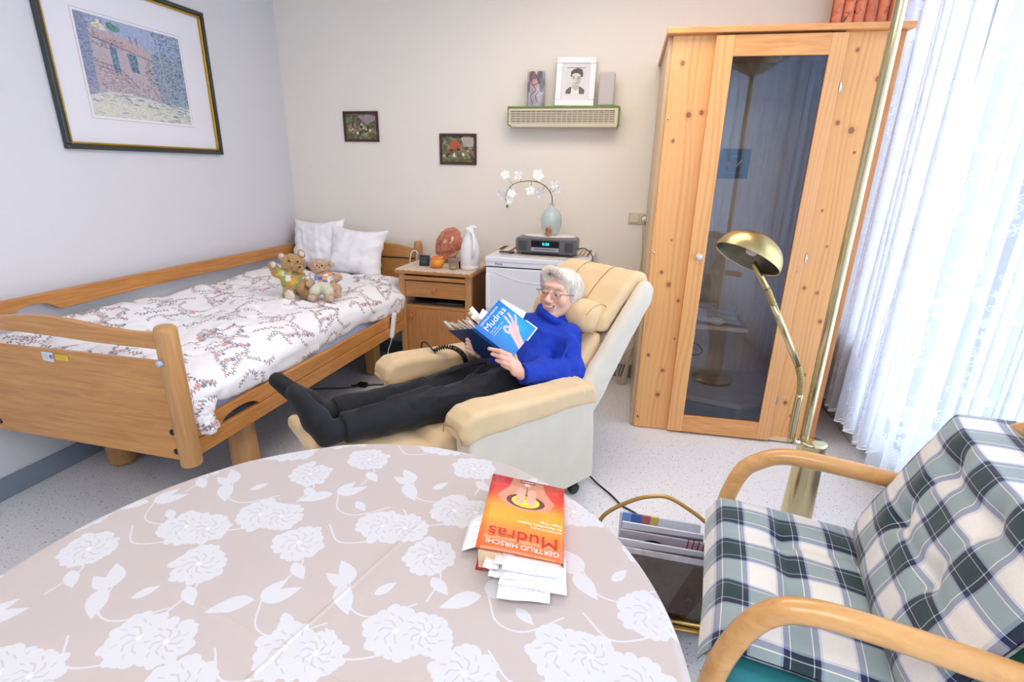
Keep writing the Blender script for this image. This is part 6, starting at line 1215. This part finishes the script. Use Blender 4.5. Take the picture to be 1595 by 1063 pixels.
def cloth_canvas():
    N = 2048; c = Canvas(N, N, (184, 173, 171)); S = 1.30; r = random.Random(3); wh = (200, 200, 206); ln = (184, 180, 188)
    def flower(X, Y, q, a0, rr):
        for k in range(6):
            a = a0+k*1.047+rr.uniform(-.15, .15); c.ell(X+q*.62*math.cos(a)*1.25, Y+q*.62*math.sin(a), q*.42, q*.33, wh, 1, a+rr.uniform(-.4, .4))
            for e in (-.34, 0, .34): rq = rr.uniform(.74, 1.02); c.ell(X+q*rq*math.cos(a+e)*1.2, Y+q*rq*math.sin(a+e), q*.36, q*.27, wh, 1, a+rr.uniform(-.7, .7))
        c.ell(X, Y, q*.85, q*.7, wh)
        for k in range(7):
            a = a0+.3+k*.9; c.line([(X+q*.25*math.cos(a), Y+q*.2*math.sin(a)), (X+q*.55*math.cos(a+.25)*1.1, Y+q*.5*math.sin(a+.25)), (X+q*.7*math.cos(a+.6)*1.1, Y+q*.62*math.sin(a+.6))], .0016, ln)
            c.line([(X+q*.75*math.cos(a)*1.1, Y+q*.7*math.sin(a)), (X+q*.95*math.cos(a+.12)*1.1, Y+q*.85*math.sin(a+.12))], .0014, ln)
        c.ell(X, Y, q*.14, q*.10, (222, 214, 214))
    def leaf(X, Y, L, a, cv=.2):
        P_ = [(X+L*t*math.cos(a+cv*t)-L*.26*math.sin(math.pi*t**.8)*math.sin(a), Y+L*t*math.sin(a+cv*t)+L*.26*math.sin(math.pi*t**.8)*math.cos(a)) for t in np.linspace(0, 1, 12)]
        Q_ = [(X+L*t*math.cos(a+cv*t)+L*.20*math.sin(math.pi*t**.8)*math.sin(a), Y+L*t*math.sin(a+cv*t)-L*.20*math.sin(math.pi*t**.8)*math.cos(a)) for t in np.linspace(0, 1, 12)]
        c.poly(P_+Q_[::-1], wh)
    sp = .090; i = 0
    for row in range(12):
        for col in range(12):
            X = (col+.5*(row % 2))*sp*1.05+r.uniform(-.012, .012); Y = row*sp*1.0+.03+r.uniform(-.012, .012); rr = random.Random(row*31+col); kind = (col+row*2) % 3; i += 1
            a0 = .6 if row % 2 else 2.2
            if kind == 0:
                c.line(bez([(X-.06, Y-.045, 0), (X-.02, Y-.055, 0), (X+.01, Y-.02, 0), (X, Y, 0)], 6)[:, :2], .0022, wh)
                flower(X-.004, Y, .026, a0, rr); flower(X+.020, Y+.016, .022, a0+.5, rr)
            elif kind == 1:
                c.line(bez([(X+.05, Y-.05, 0), (X+.035, Y-.015, 0), (X+.01, Y-.01, 0), (X, Y, 0)], 6)[:, :2], .0022, wh); flower(X, Y, .025, a0, rr); leaf(X+.028, Y-.022, .034, -.4)
            else:
                b = a0+.3; leaf(X, Y, .042, b, .3); leaf(X, Y, .036, b+1.1, -.2); leaf(X-.006, Y-.005, .048, b+3.0, .3); leaf(X+.034, Y+.008, .028, b-1.3); c.line(bez([(X, Y, 0), (X+.03, Y-.02, 0), (X+.06, Y-.01, 0), (X+.08, Y+.03, 0)], 6)[:, :2], .002, wh)
    return c
m_cloth = pmat('tone on tone damask', cloth_canvas(), .6, bump=.12, bscale=900, sheen=.15, ext='REPEAT')
cr = [(atZ(123, 830, .752), atZ(520, 1063, .752)), (atZ(655, 818, .752), atZ(382, 1063, .752))]
na = 420; rad = list(np.linspace(.0002, TRd-.018, 110)); prof = [(r_, 0) for r_ in rad]+[(TRd-.018+.018*math.sin(t), -.018*(1-math.cos(t))) for t in np.linspace(.2, math.pi/2, 8)]+[(TRd, -.018-d) for d in np.linspace(.008, .21, 16)]
P = np.zeros((na, len(prof), 3)); U = np.zeros((na, len(prof), 2)); A_ = np.linspace(0, 2*math.pi, na, endpoint=False)
for j, (r0, dz_) in enumerate(prof):
    k = max(0, (-dz_-.018)/.2); arc_ = r0 if dz_ == 0 else TRd-.018+(-dz_)+.01
    rr0 = r0+k*(.012+.022*np.sin(A_*15+.6*np.sin(A_*4))+.008*np.sin(A_*37)); x = TC[0]+rr0*np.cos(A_); y = TC[1]+rr0*np.sin(A_)
    P[:, j, 0] = x; P[:, j, 1] = y; P[:, j, 2] = .7525+dz_; U[:, j, 0] = .5+.77*(arc_*np.cos(A_))/1.0*1.0; U[:, j, 1] = .5+.77*(arc_*np.sin(A_))
f = P.reshape(-1, 3)
for a, b_ in cr:
    d = (b_-a)[:2]; d /= np.linalg.norm(d); n_ = np.array([-d[1], d[0]]); q_ = (f[:, :2]-a[:2]) @ n_; m_ = f[:, 2] > .74; f[m_, 2] += .0014*np.exp(-(q_[m_]/.003)**2)+.0008*np.exp(-((q_[m_]-.02)/.02)**2)
m_ = f[:, 2] > .74; f[m_, 2] += .0011*np.maximum(snoise(f[m_]*np.array([1, .5, 0]), 5, 3, 2), 0)
ca, sa_ = math.cos(.45), math.sin(.45); U = np.stack([.5+(U[..., 0]-.5)*ca-(U[..., 1]-.5)*sa_, .5+(U[..., 0]-.5)*sa_+(U[..., 1]-.5)*ca], -1)
tc_ = MB().grid(P, U, closeu=True).obj('tablecloth', m_cloth, smooth=True); tag(tc_, 'beige tablecloth with white peonies and leaves on the round table', 'tablecloth')
tbk = thing('orange_book', 'orange and red paperback with paper slips lying on the round table', 'book', (-.145, .72, .754))
FR_, FL_, NR_ = atZ(878, 762, .774), atZ(768, 738, .796), atZ(886, 885, .774); e1 = FL_-FR_; BW2 = np.linalg.norm(e1); e1 /= BW2; e2 = NR_-FR_; e2 -= e1*(e2 @ e1); BH2 = np.linalg.norm(e2); e2 /= BH2; ez = np.cross(e1, e2)
def Tp(x, y, z):
    p = FR_+e1*x+e2*y; w = (z-.7535)/(.785-.7535); return np.array([p[0], p[1], .7535+(p[2]-.7535)*w]) if w < 1 else p+ez*(z-.785)
c = Canvas(420, 620, (240, 110, 40)); yy_, xx_ = np.mgrid[0:620, 0:420]; t = (yy_/620)
def ramp(t, st): return np.stack([np.interp(t, [s_[0] for s_ in st], [s_[1][k] for s_ in st]) for k in range(3)], -1)/255
c.a[..., :3] = ramp(t, [(0, (206, 40, 52)), (.25, (214, 66, 56)), (.42, (240, 150, 50)), (.6, (250, 160, 40)), (.8, (240, 112, 44)), (1, (232, 100, 44))]); A = c.asp; hd = (206, 140, 116)
c.poly([(.20, 0), (.48, 0), (.50, .14), (.60, .30), (.52, .42), (.34, .46), (.14, .42), (.08, .30), (.17, .14)], hd); c.ell(.34, .33, .17, .10, (96, 48, 40)); c.ell(.34, .33, .125, .085, (250, 200, 70))
for x in (.29, .39): c.line([(x, .18), (x, .33)], .075, (222, 160, 140)); c.ell(x, .34, .03, .035, (232, 168, 150))
c.line([(.34, .05), (.34, .30)], .006, (90, 50, 46)); c.poly([(.27, 0), (.41, 0), (.41, .055), (.27, .055)], (150, 40, 56)); c.ell(.34, .075, .03, .025, (226, 206, 190)); c.line([(.29, .028), (.39, .028)], .014, (236, 220, 210))
c.noise(.02, 12)
def slab(nm, x0, x1, y0, y1, z0, z1, mt, par=tbk, bev=0, off=(0, 0), uv=False, bend=0):
    P_ = [[Tp(x0+(x1-x0)*i/8+off[0]*j, y0+(y1-y0)*j+off[1]*i/8, z1+bend*math.sin(math.pi*i/8)*(j)) for j in (0, .5, 1)] for i in range(9)]; U_ = [[(i/8, j) for j in (0, .5, 1)] for i in range(9)]
    return MB().grid(np.array(P_), np.array(U_)).obj(nm, mt, par, smooth=True, solid=z1-z0)
blk = MB(); blk.pts8([Tp(.003, .003, .7555), Tp(BW2-.004, .003, .7555), Tp(BW2-.004, BH2-.004, .7555), Tp(.003, BH2-.004, .7555), Tp(.003, .003, .782), Tp(BW2-.004, .003, .782), Tp(BW2-.004, BH2-.004, .780), Tp(.003, BH2-.004, .784)]); blk.obj('pages', mat('page block', (222, 196, 160), .8, bump=.4, bscale=1500), tbk)
fcv = MB(); P_ = np.array([[Tp(BW2*i/12, BH2*j/6, .7845+.004*math.sin(math.pi*i/12)*(j/6)+.0045*max(0, 1-i/5)*(j/6)) for j in range(7)] for i in range(13)]); U_ = np.array([[(i/12, j/6) for j in range(7)] for i in range(13)]); fcv = fcv.grid(P_, U_).obj('front_cover', pmat('orange cover print', c, .3, coat=.4, ext='EXTEND'), tbk, smooth=True, solid=.0012)
slab('back_cover', 0, BW2, 0, BH2, .7540, .7552, mat('dark red cover', (150, 36, 34), .4))
MB().pts8([Tp(-.0008, 0, .7540), Tp(.001, 0, .7540), Tp(.001, BH2, .7540), Tp(-.0008, BH2, .7540), Tp(-.0008, 0, .784), Tp(.001, 0, .784), Tp(.001, BH2, .788), Tp(-.0008, BH2, .788)]).obj('spine', mat('orange spine', (226, 90, 48), .4), tbk)
def ttx(s, x, y, size, col, sx=1, nm='lettering'): text(nm, s, size, col, mat34(np.stack([e1, e2, ez], 1), Tp(x, y, .7900)), fcv, ext=.00005, sx=sx)
m_dred = mat('dark red print', (176, 44, 36), .5)
ttx('GERTRUD HIRSCHI', .007, BH2-.020, .0145, wt, .93); ttx('Mudras', .008, BH2-.050, .036, m_dred, 1.06)
for k, t_ in enumerate(('Finger-Yoga', 'für Gesundheit, Vitalität', 'und innere Ruhe')): ttx(t_, .004, BH2-.073-.0085*k*-1-.012, .0075, wt)
r_ = random.Random(8); hc_ = Canvas(300, 200, (242, 243, 248)); [hc_.line([(.1+.25*random.Random(k).random(), .2+.2*k)]+[(.3+i*.05, .2+.2*k+.02*math.sin(i*2.2+k)) for i in range(18)], .010, (150, 160, 190)) for k in range(4)]
m_note = pmat('hand written note', hc_, .8, ext='EXTEND'); 
for k, (x0, x1, y1, z, of) in enumerate([(.002, .094, .022, .7805, (-.004, .006)), (.000, .104, .013, .7775, (.0, .0)), (-.002, .086, .033, .7745, (.004, .003)), (-.004, .078, .044, .7715, (-.002, -.002)), (.016, .090, .040, .7685, (.004, .002)), (.018, .094, .058, .7650, (.0, .004)), (.095, .118, .016, .770, (.003, 0)), (.090, .112, .022, .764, (0, 0))]):
    P_ = np.array([[Tp(x0+(x1-x0)*i/8+of[0]*j/4, BH2-.03+(y1+.03)*j/4+of[1]*i/8, z-.0012*(j/4)**2*(k % 2)+.0007*math.sin(i*1.1+k)*(j/4)) for j in range(5)] for i in range(9)]); U_ = np.array([[(i/8, j/4) for j in range(5)] for i in range(9)])
    MB().grid(P_, U_).obj('paper_slip', m_note, tbk, smooth=True, solid=.0009)
P_ = np.array([[Tp(BW2-.02+.048*i/4, .075+.085*j/4+.01*i/4, .768-.010*(i/4)) for j in range(5)] for i in range(5)]); MB().grid(P_).obj('paper_slip', m_note, tbk, smooth=True, solid=.001)
# ------------------------------------------------------------------ bentwood armchair
AO = np.array([.312, 1.045, 0.]); aa_ = math.radians(170.5); AF = np.array([math.cos(aa_), math.sin(aa_), 0]); AS = np.array([-AF[1], AF[0], 0])
def AW(P): P = np.atleast_2d(np.asarray(P, float)); return AO+P[:, :1]*AF+P[:, 1:2]*AS+P[:, 2:3]*np.array([0, 0, 1.])
m_bent = wood('bentwood beech', (222, 172, 110), (200, 146, 84), 0, 6, 5, .3, .4)
ac = thing('bentwood_armchair', 'bentwood armchair with green upholstery under plaid cushions, at the right', 'armchair', AW((-.2, 0, 0))[0])
for sg in (1, -1):
    v = sg*.285; dz_ = .012 if sg > 0 else -.012
    a1 = bez([(.045, v, .02), (.070, v, .30), (.062, v, .46), (.035, v, .57), (-.005, v, .628+dz_), (-.06, v, .655+dz_), (-.16, v, .658+dz_), (-.34, v, .648+dz_), (-.50, v, .64+dz_), (-.56, v, .63+dz_)], 8)
    MB().tube(AW(a1), .0215, 16, ref=AS, sx=1).obj('armrest', m_bent, ac, smooth=True)
    a2 = bez([(-.43, v, .02), (-.36, v*.98, .35), (-.385, v*.95, .52), (-.40, v*.94, .60)], 8); MB().tube(AW(a2), .019, 14).obj('leg', m_bent, ac, smooth=True)
bk_ = bez([(-.40, .262, .56), (-.43, .268, .70), (-.462, .235, .825), (-.475, .12, .872), (-.475, -.12, .872), (-.462, -.235, .825), (-.43, -.268, .70), (-.40, -.262, .56)], 8); MB().tube(AW(bk_), .022, 16).obj('back_frame', m_bent, ac, smooth=True)
m_teal = mat('teal upholstery', (44, 128, 138), .8, bump=.3, bscale=500); m_grn = mat('green upholstery', (70, 140, 118), .8, bump=.3, bscale=500)
s = SDF((-.56, -.27, .44), (-.34, .27, .90), .007); s.extr([(-.375, .47), (-.415, .70), (-.455, .855), (-.482, .855), (-.445, .69), (-.40, .46)], -.23, .23, .013); sdf_obj(s, 'back_upholstery', m_grn, ac, AW, 1)
s = SDF((-.52, -.29, .36), (.08, .29, .48), .007); s.extr([(.045, .40), (.05, .425), (.03, .445), (-.2, .44), (-.47, .415), (-.47, .38), (.03, .385)], -.245, .245, .018); sdf_obj(s, 'seat_upholstery', m_teal, ac, AW, 1)
fr2 = MB(); [fr2.tube(AW([(.055, sg*.262, .385), (-.46, sg*.262, .365)]), .018, 12) for sg in (1, -1)]; fr2.tube(AW([(.052, -.27, .392), (.052, .27, .392)]), .018, 12); fr2.tube(AW([(-.45, -.27, .365), (-.45, .27, .365)]), .016, 12); fr2.obj('seat_frame', m_bent, ac, smooth=True)
def plaid():
    N = 512; y, x = np.mgrid[0:N, 0:N]/N
    def pr(t):
        g = np.zeros(t.shape+(3,)); W0, G0, Nv, Lt = np.array((230, 226, 220)), np.array((30, 54, 62)), np.array((28, 38, 76)), np.array((186, 188, 206))
        # one repeat: green band edged with navy, then a white band edged with lilac
        def put(a, b, c_): m = (t >= a) & (t < b); g[m] = c_
        put(0, .5, G0); put(.5, 1, W0); put(0, .075, Nv); put(.425, .5, Nv); put(.085, .098, W0); put(.402, .415, W0); put(.5, .535, Lt); put(.965, 1, Lt)
        return g
    a, b = pr(x), pr(y); c = Canvas(N, N, (0, 0, 0)); dark = lambda g: (g.sum(-1) < 420)[..., None]
    m = (a+b)/2; both = dark(a) & dark(b); m = np.where(both, np.minimum(a, b)*.98, m); m = np.where(dark(a) ^ dark(b), m*1.0+np.array([18, 24, 26]), m)
    r = np.random.RandomState(3); c.a[..., :3] = np.clip(m/255*(1+.05*r.normal(size=(N, N, 1))), 0, 1); return c
im_pl = plaid().image('plaid'); m_plaid = pmat('green navy plaid', im_pl, .85, bump=.2, bscale=700, sheen=.3); m_tuft = mat('tuft', (60, 80, 90), .8)
def cushion(nm, fn, w, h, tuft, label, nu=70, nv=70, edge=.028, flip=False, per_=.148, th=.03, seed=1, uo=(0, 0)):
    """fn(u,v) -> point of the mid surface and its normal, u,v in metres"""
    m = MB()
    for sg in (1, -1):
        P = np.zeros((nu, nv, 3)); U = np.zeros((nu, nv, 2))
        for i in range(nu):
            for j in range(nv):
                a, b = -1+2*i/(nu-1), -1+2*j/(nv-1); u, v = a*w/2, b*h/2; p, n = fn(u, v); e = (max(0, 1-abs(a)**7)*max(0, 1-abs(b)**7))**.5
                d = th*e
                for (tx, ty) in tuft: rr = math.hypot(u-tx, v-ty); d -= (.021 if sg > 0 else .006)*math.exp(-(rr/.030)**2)*e; d -= .006*math.exp(-(min(abs(u-tx), abs(v-ty)*1.0)/.02)**2)*math.exp(-(rr/.16)**2)*e
                d += .0025*math.sin(u*40+seed)*math.sin(v*33+seed*2)*e
                P[i, j] = AW(np.array(p)+sg*np.array(n)*max(d, .0015))[0]; U[i, j] = ((u+uo[0])/(per_*.82), (v+uo[1])/(per_*.92))
        m.grid(P if sg > 0 else P[:, ::-1], U if sg > 0 else U[:, ::-1])
    o = m.obj(nm, m_plaid, smooth=True); tag(o, label, 'cushion')
    return o
def seatf(u, v):
    s = .105-.255-u; z = .478-.028*max(0, -(s+.05))-(0.05*max(0, (s-.055)/.04)**1.6 if s > .055 else 0); return (s+.05*max(v, -.1)-.0, -v-.026, z), (0.03, 0, 1)
cushion('seat_cushion', seatf, .49, .505, [(-.075, -.08), (-.075, .10), (.11, -.08), (.11, .10)], 'plaid seat cushion, green, navy and white, on the bentwood armchair', th=.030, seed=1, uo=(.10, .02), per_=.150)
def backf(u, v):
    # u runs up the back, v across
    t = u+.25; s = -.232-.33*t-.25*max(0, t-.36)**1.5; z = .49+.84*t
    if t > .41: k = (t-.41); s -= k*.55; z -= k*.75
    s -= .2*v*v; n = np.array([.86, 0, .42]); n /= np.linalg.norm(n); n = n+np.array([.0, -.5*v, 0]); return (s, -v-.008, z), n/np.linalg.norm(n)
cushion('back_cushion', backf, .50, .53, [(-.07, -.09), (-.07, .09), (.09, -.09), (.09, .09)], 'plaid back cushion leaning over the rear frame of the bentwood armchair', th=.034, seed=4, uo=(.02, .05), per_=.150)
# ------------------------------------------------------------------ brass floor lamp
m_brass = mat('polished brass', (208, 192, 150), .14, 1); m_brass2 = mat('antique brass', (190, 170, 118), .3, 1); m_bin = mat('shade inside', (120, 112, 96), .35, .8)
fl = thing('floor_lamp', 'brass floor lamp with a dome reading shade before the pine cabinet', 'floor lamp', (.66, 1.82, 0)); LB = np.array([.655, 1.82, 0])
MB().lathe([(0, 0), (.13, 0), (.135, .006), (.132, .014), (.10, .022), (.062, .03), (.058, .04)], LB, 48, caps=False).obj('base', m_brass, fl, smooth=True, sa=50)
c0 = MB(); prof = [(.056, .03), (.054, .12), (.049, .30), (.046, .435), (.048, .439), (.048, .446), (.043, .451), (0, .453)]
V = []; n = 40
for r0, z in prof:
    for k in range(n): a = 2*math.pi*k/n; V.append(LB+(r0*math.cos(a), r0*.8*math.sin(a), z))
c0.add(V, [(i*n+k, i*n+(k+1) % n, (i+1)*n+(k+1) % n, (i+1)*n+k) for i in range(len(prof)-1) for k in range(n)]); c0.obj('column', m_brass, fl, smooth=True, sa=50)
tp0 = atY(1251, 688, 1.82); t1_ = atY(1400.4, 0, 1.82); px_ = (tp0[0]+t1_[0])/2+.003
MB().tube([(px_, 1.82, .445), (px_, 1.82, 1.89)], .0148, 20).obj('pole', m_brass, fl, smooth=True, sa=50)
up_ = MB().lathe([(.015, 1.90), (.03, 1.91), (.11, 1.95), (.165, 2.0), (.16, 2.0), (.10, 1.955), (0, 1.93)], (px_, 1.82, -.04), 40, caps=False).obj('uplighter_bowl', m_brass, fl, smooth=True)
MB().lathe([(0, .012), (.006, .011), (.011, .006), (.012, 0)], (px_-.027, 1.795, .450), 16).obj('finial', m_chrome, fl, smooth=True)
Z_ = [(1230, 692, 1.82), (1238, 650, 1.815), (1246, 614, 1.81), (1247.5, 592, 1.80), (1243, 570, 1.79), (1224, 522, 1.77), (1204.7, 475, 1.75), (1195, 451, 1.75), (1181, 425, 1.76), (1174, 408, 1.765)]
LP = [atY(*q) for q in Z_]; LP[0][2] = .44
MB().tube(bez(LP[0:3], 6), .0125, 16).obj('lower_arm', m_brass, fl, smooth=True); MB().tube(bez(LP[2:5], 6), .0085, 12).obj('flex_core', m_brass2, fl, smooth=True)
def rings(P_, r, th, nm, cnt):
    P_ = bez(P_, 20); L = np.r_[0, np.cumsum(np.linalg.norm(np.diff(P_, axis=0), axis=1))]; m = MB(); tot = cnt*10; pts = []
    u = None
    for i in range(tot+1):
        t = i/tot*L[-1]; p = np.array([np.interp(t, L, P_[:, k]) for k in range(3)]); q = np.array([np.interp(min(t+.003, L[-1]), L, P_[:, k]) for k in range(3)])-np.array([np.interp(max(t-.003, 0), L, P_[:, k]) for k in range(3)]); q /= np.linalg.norm(q); u = np.array([0, 1., 0]) if u is None else u; u = u-q*(u @ q); u /= np.linalg.norm(u); w = np.cross(q, u); a = 2*math.pi*cnt*i/tot; pts.append(p+r*(math.cos(a)*u+math.sin(a)*w))
    m.tube(pts, th, 5); m.obj(nm, m_brass2, fl, smooth=True)
rings(LP[2:5], .0095, .0024, 'flexible_joint', 20); MB().tube([LP[4], LP[5], LP[6]], .0105, 16).obj('upper_arm', m_brass, fl, smooth=True); MB().tube(bez(LP[6:8], 4), .008, 12).obj('flex_core', m_brass2, fl, smooth=True); rings(LP[6:8], .009, .0022, 'flexible_joint', 12)
MB().tube(LP[7:], .0095, 14).obj('neck', m_brass2, fl, smooth=True)
sc_ = atY(1163.5, 404, 1.71); ax_ = math.cos(math.radians(-4))*(.50*RT+.866*UP)+math.sin(math.radians(-4))*FW; _x = RT-ax_*(RT @ ax_); _x /= np.linalg.norm(_x); R_ = np.stack([_x, np.cross(ax_, _x), ax_], 1)
outp = [(.102*math.cos(t)**.85 if t < 1.57 else 0, .080*math.sin(t)) for t in np.linspace(0, math.pi/2, 16)]; outp[-1] = (0, .080)
shd = MB().lathe([(.099, .001), (.1025, -.001)]+outp[1:], sc_, 48, R_, caps=False).obj('shade', m_brass2, fl, smooth=True); shd.data.set_sharp_from_angle(angle=1.2)
MB().lathe([(.099, .001)]+[(max(r0-.004, 0), max(z-.003, 0)) for r0, z in outp[1:]], sc_, 48, R_, caps=False).obj('shade_lining', m_bin, shd, smooth=True)
MB().lathe([(0, .014), (.014, .018), (.020, .034), (.014, .052), (.012, .075)], sc_, 20, R_).obj('bulb', mat('frosted bulb', (220, 214, 210), .3), fl, smooth=True)
# ------------------------------------------------------------------ magazine rack with magazines
rk = thing('magazine_rack', 'low brass magazine rack with a hoop handle, between table and plaid armchair', 'magazine rack', (.14, 1.36, 0)); m_rk = mat('worn brass', (200, 160, 92), .3, .9)
hp_ = bez([atY(925, 830, 1.37), atY(943, 801, 1.37), atY(985, 780, 1.37), atY(1018, 773.5, 1.37), atY(1045, 777, 1.37), atY(1082, 800, 1.37), atY(1104, 818, 1.37)], 8); hp_ = np.concatenate([[(hp_[0][0]-.02, 1.37, .06)], hp_, [(hp_[-1][0]+.035, 1.37, .06)]])
MB().tube(hp_, .0065, 10, sx=.6, ref=(0, 1, 0)).obj('hoop_handle', m_rk, rk, smooth=True)
x0, x1 = hp_[0][0], hp_[-1][0]
for Y_, z in ((1.265, .085), (1.47, .085), (1.265, .06), (1.36, .055)): MB().tube([(x0, Y_, z), (x1, Y_, z)], .006, 10).obj('rail', m_rk, rk, smooth=True)
for x in (x0+.01, x1-.01): MB().tube(bez([(x, 1.25, .006), (x, 1.27, .075), (x, 1.37, .062), (x, 1.465, .075), (x, 1.48, .006)], 6), .006, 10).obj('leg', m_rk, rk, smooth=True)
MB().box((x0, 1.265, .066), (x1, 1.47, .070)).obj('tray', m_rk, rk)
r_ = random.Random(2)
def mag(nm, Y_, xl, xr, zt_, lean, cvs, label, fl_=.0):
    m = MB(); z0 = .072; th = .006; P_ = [(xl, Y_, z0), (xr, Y_, z0), (xr+fl_, Y_+lean, zt_), (xl+fl_, Y_+lean, zt_)]; Q_ = [(p[0], p[1]+th, p[2]) for p in P_]
    m.add(P_+Q_, [(0, 1, 2, 3), (7, 6, 5, 4), (3, 2, 6, 7), (0, 4, 5, 1), (1, 5, 6, 2), (0, 3, 7, 4)], [(0, 0), (1, 0), (1, 1), (0, 1)]*2); return tag(m.obj(nm, pmat(nm+label[:12], cvs, .25, coat=.4, ext='EXTEND')), label, 'magazine')
c1 = Canvas(400, 400, (78, 68, 64)); c1.poly([(.55, 0), (.8, 0), (1, .5), (1, .9), (.85, .9)], (56, 34, 24)); c1.poly([(0, .93), (1, .93), (1, 1), (0, 1)], (170, 168, 176)); c1.noise(.06, 8)
c2 = Canvas(400, 400, (164, 160, 172)); c2.ell(.40, .72, .22, .20, (30, 24, 34)); c2.ell(.44, .70, .12, .15, (176, 120, 100)); c2.ell(.54, .74, .10, .12, (120, 60, 40)); [c2.line([(.74+i*.06, .5), (.80+i*.06, 1)], .016, (150, 50, 70)) for i in range(4)]
c3 = Canvas(400, 400, (112, 114, 132)); c3.poly([(0, .9), (1, .94), (1, 1), (0, 1)], (210, 214, 226)); c3.line([(.1, .8), (.9, .9)], .02, (60, 60, 80))
c4 = Canvas(400, 300, (206, 210, 222)); c4.poly([(.0, .2), (.12, .2), (.2, 1), (.05, 1)], (110, 150, 220)); c4.poly([(.12, .2), (.3, .2), (.38, 1), (.2, 1)], (74, 106, 170)); c4.poly([(.3, .2), (.42, .2), (.52, 1), (.38, 1)], (176, 96, 104)); c4.poly([(.42, .2), (.55, .2), (.66, 1), (.52, 1)], (196, 176, 96)); c4.poly([(.7, .3), (1.0, .4), (1.0, .6), (.7, .55)], (226, 206, 60)); c4.line([(.8, .7), (1.2, .8)], .03, (180, 130, 120))
def tz(x, y, Y_): return atY(x, y, Y_)[2]
xl = atY(968, 820, 1.3)[0]; xr = x1-.035
mag('magazine', 1.275, xl, xr, tz(1040, 866, 1.285), .012, c1, 'dark grey and brown magazine at the front of the brass rack')
mag('magazine', 1.305, xl-.004, xr-.01, tz(1040, 853, 1.325), .022, c3, 'grey-white magazine second from the front in the brass rack')
mag('magazine', 1.330, xl, xr, tz(1040, 838, 1.36), .030, c2, 'magazine with a dark-haired face and red stripes in the brass rack')
mag('magazine', 1.385, xl+.004, xr, tz(1040, 826, 1.41), .028, c3, 'folded pale newspaper behind the magazine with a face')
mag('magazine', 1.400, xl-.002, xr, tz(1040, 811, 1.46), .062, c4, 'rearmost magazine with blue, red and yellow stripes in the brass rack', -.004)
# ------------------------------------------------------------------ repeats share a group
for o in bpy.data.objects:
    if o.parent is None and 'category' in o:
        for stem_, g_ in (('magazine', 'magazines in the brass rack'), ('pillow', 'white pillows on the bed'), ('teddy_bear', 'teddy bears on the duvet'), ('net_curtain', 'white net curtains at the window'), ('paper_slip', 'paper slips')):
            if o.name.split('.')[0] == stem_ and 'group' not in o and not (stem_ == 'magazine' and 'rack' not in o['label'] and 'newspaper' not in o['label']): o['group'] = g_
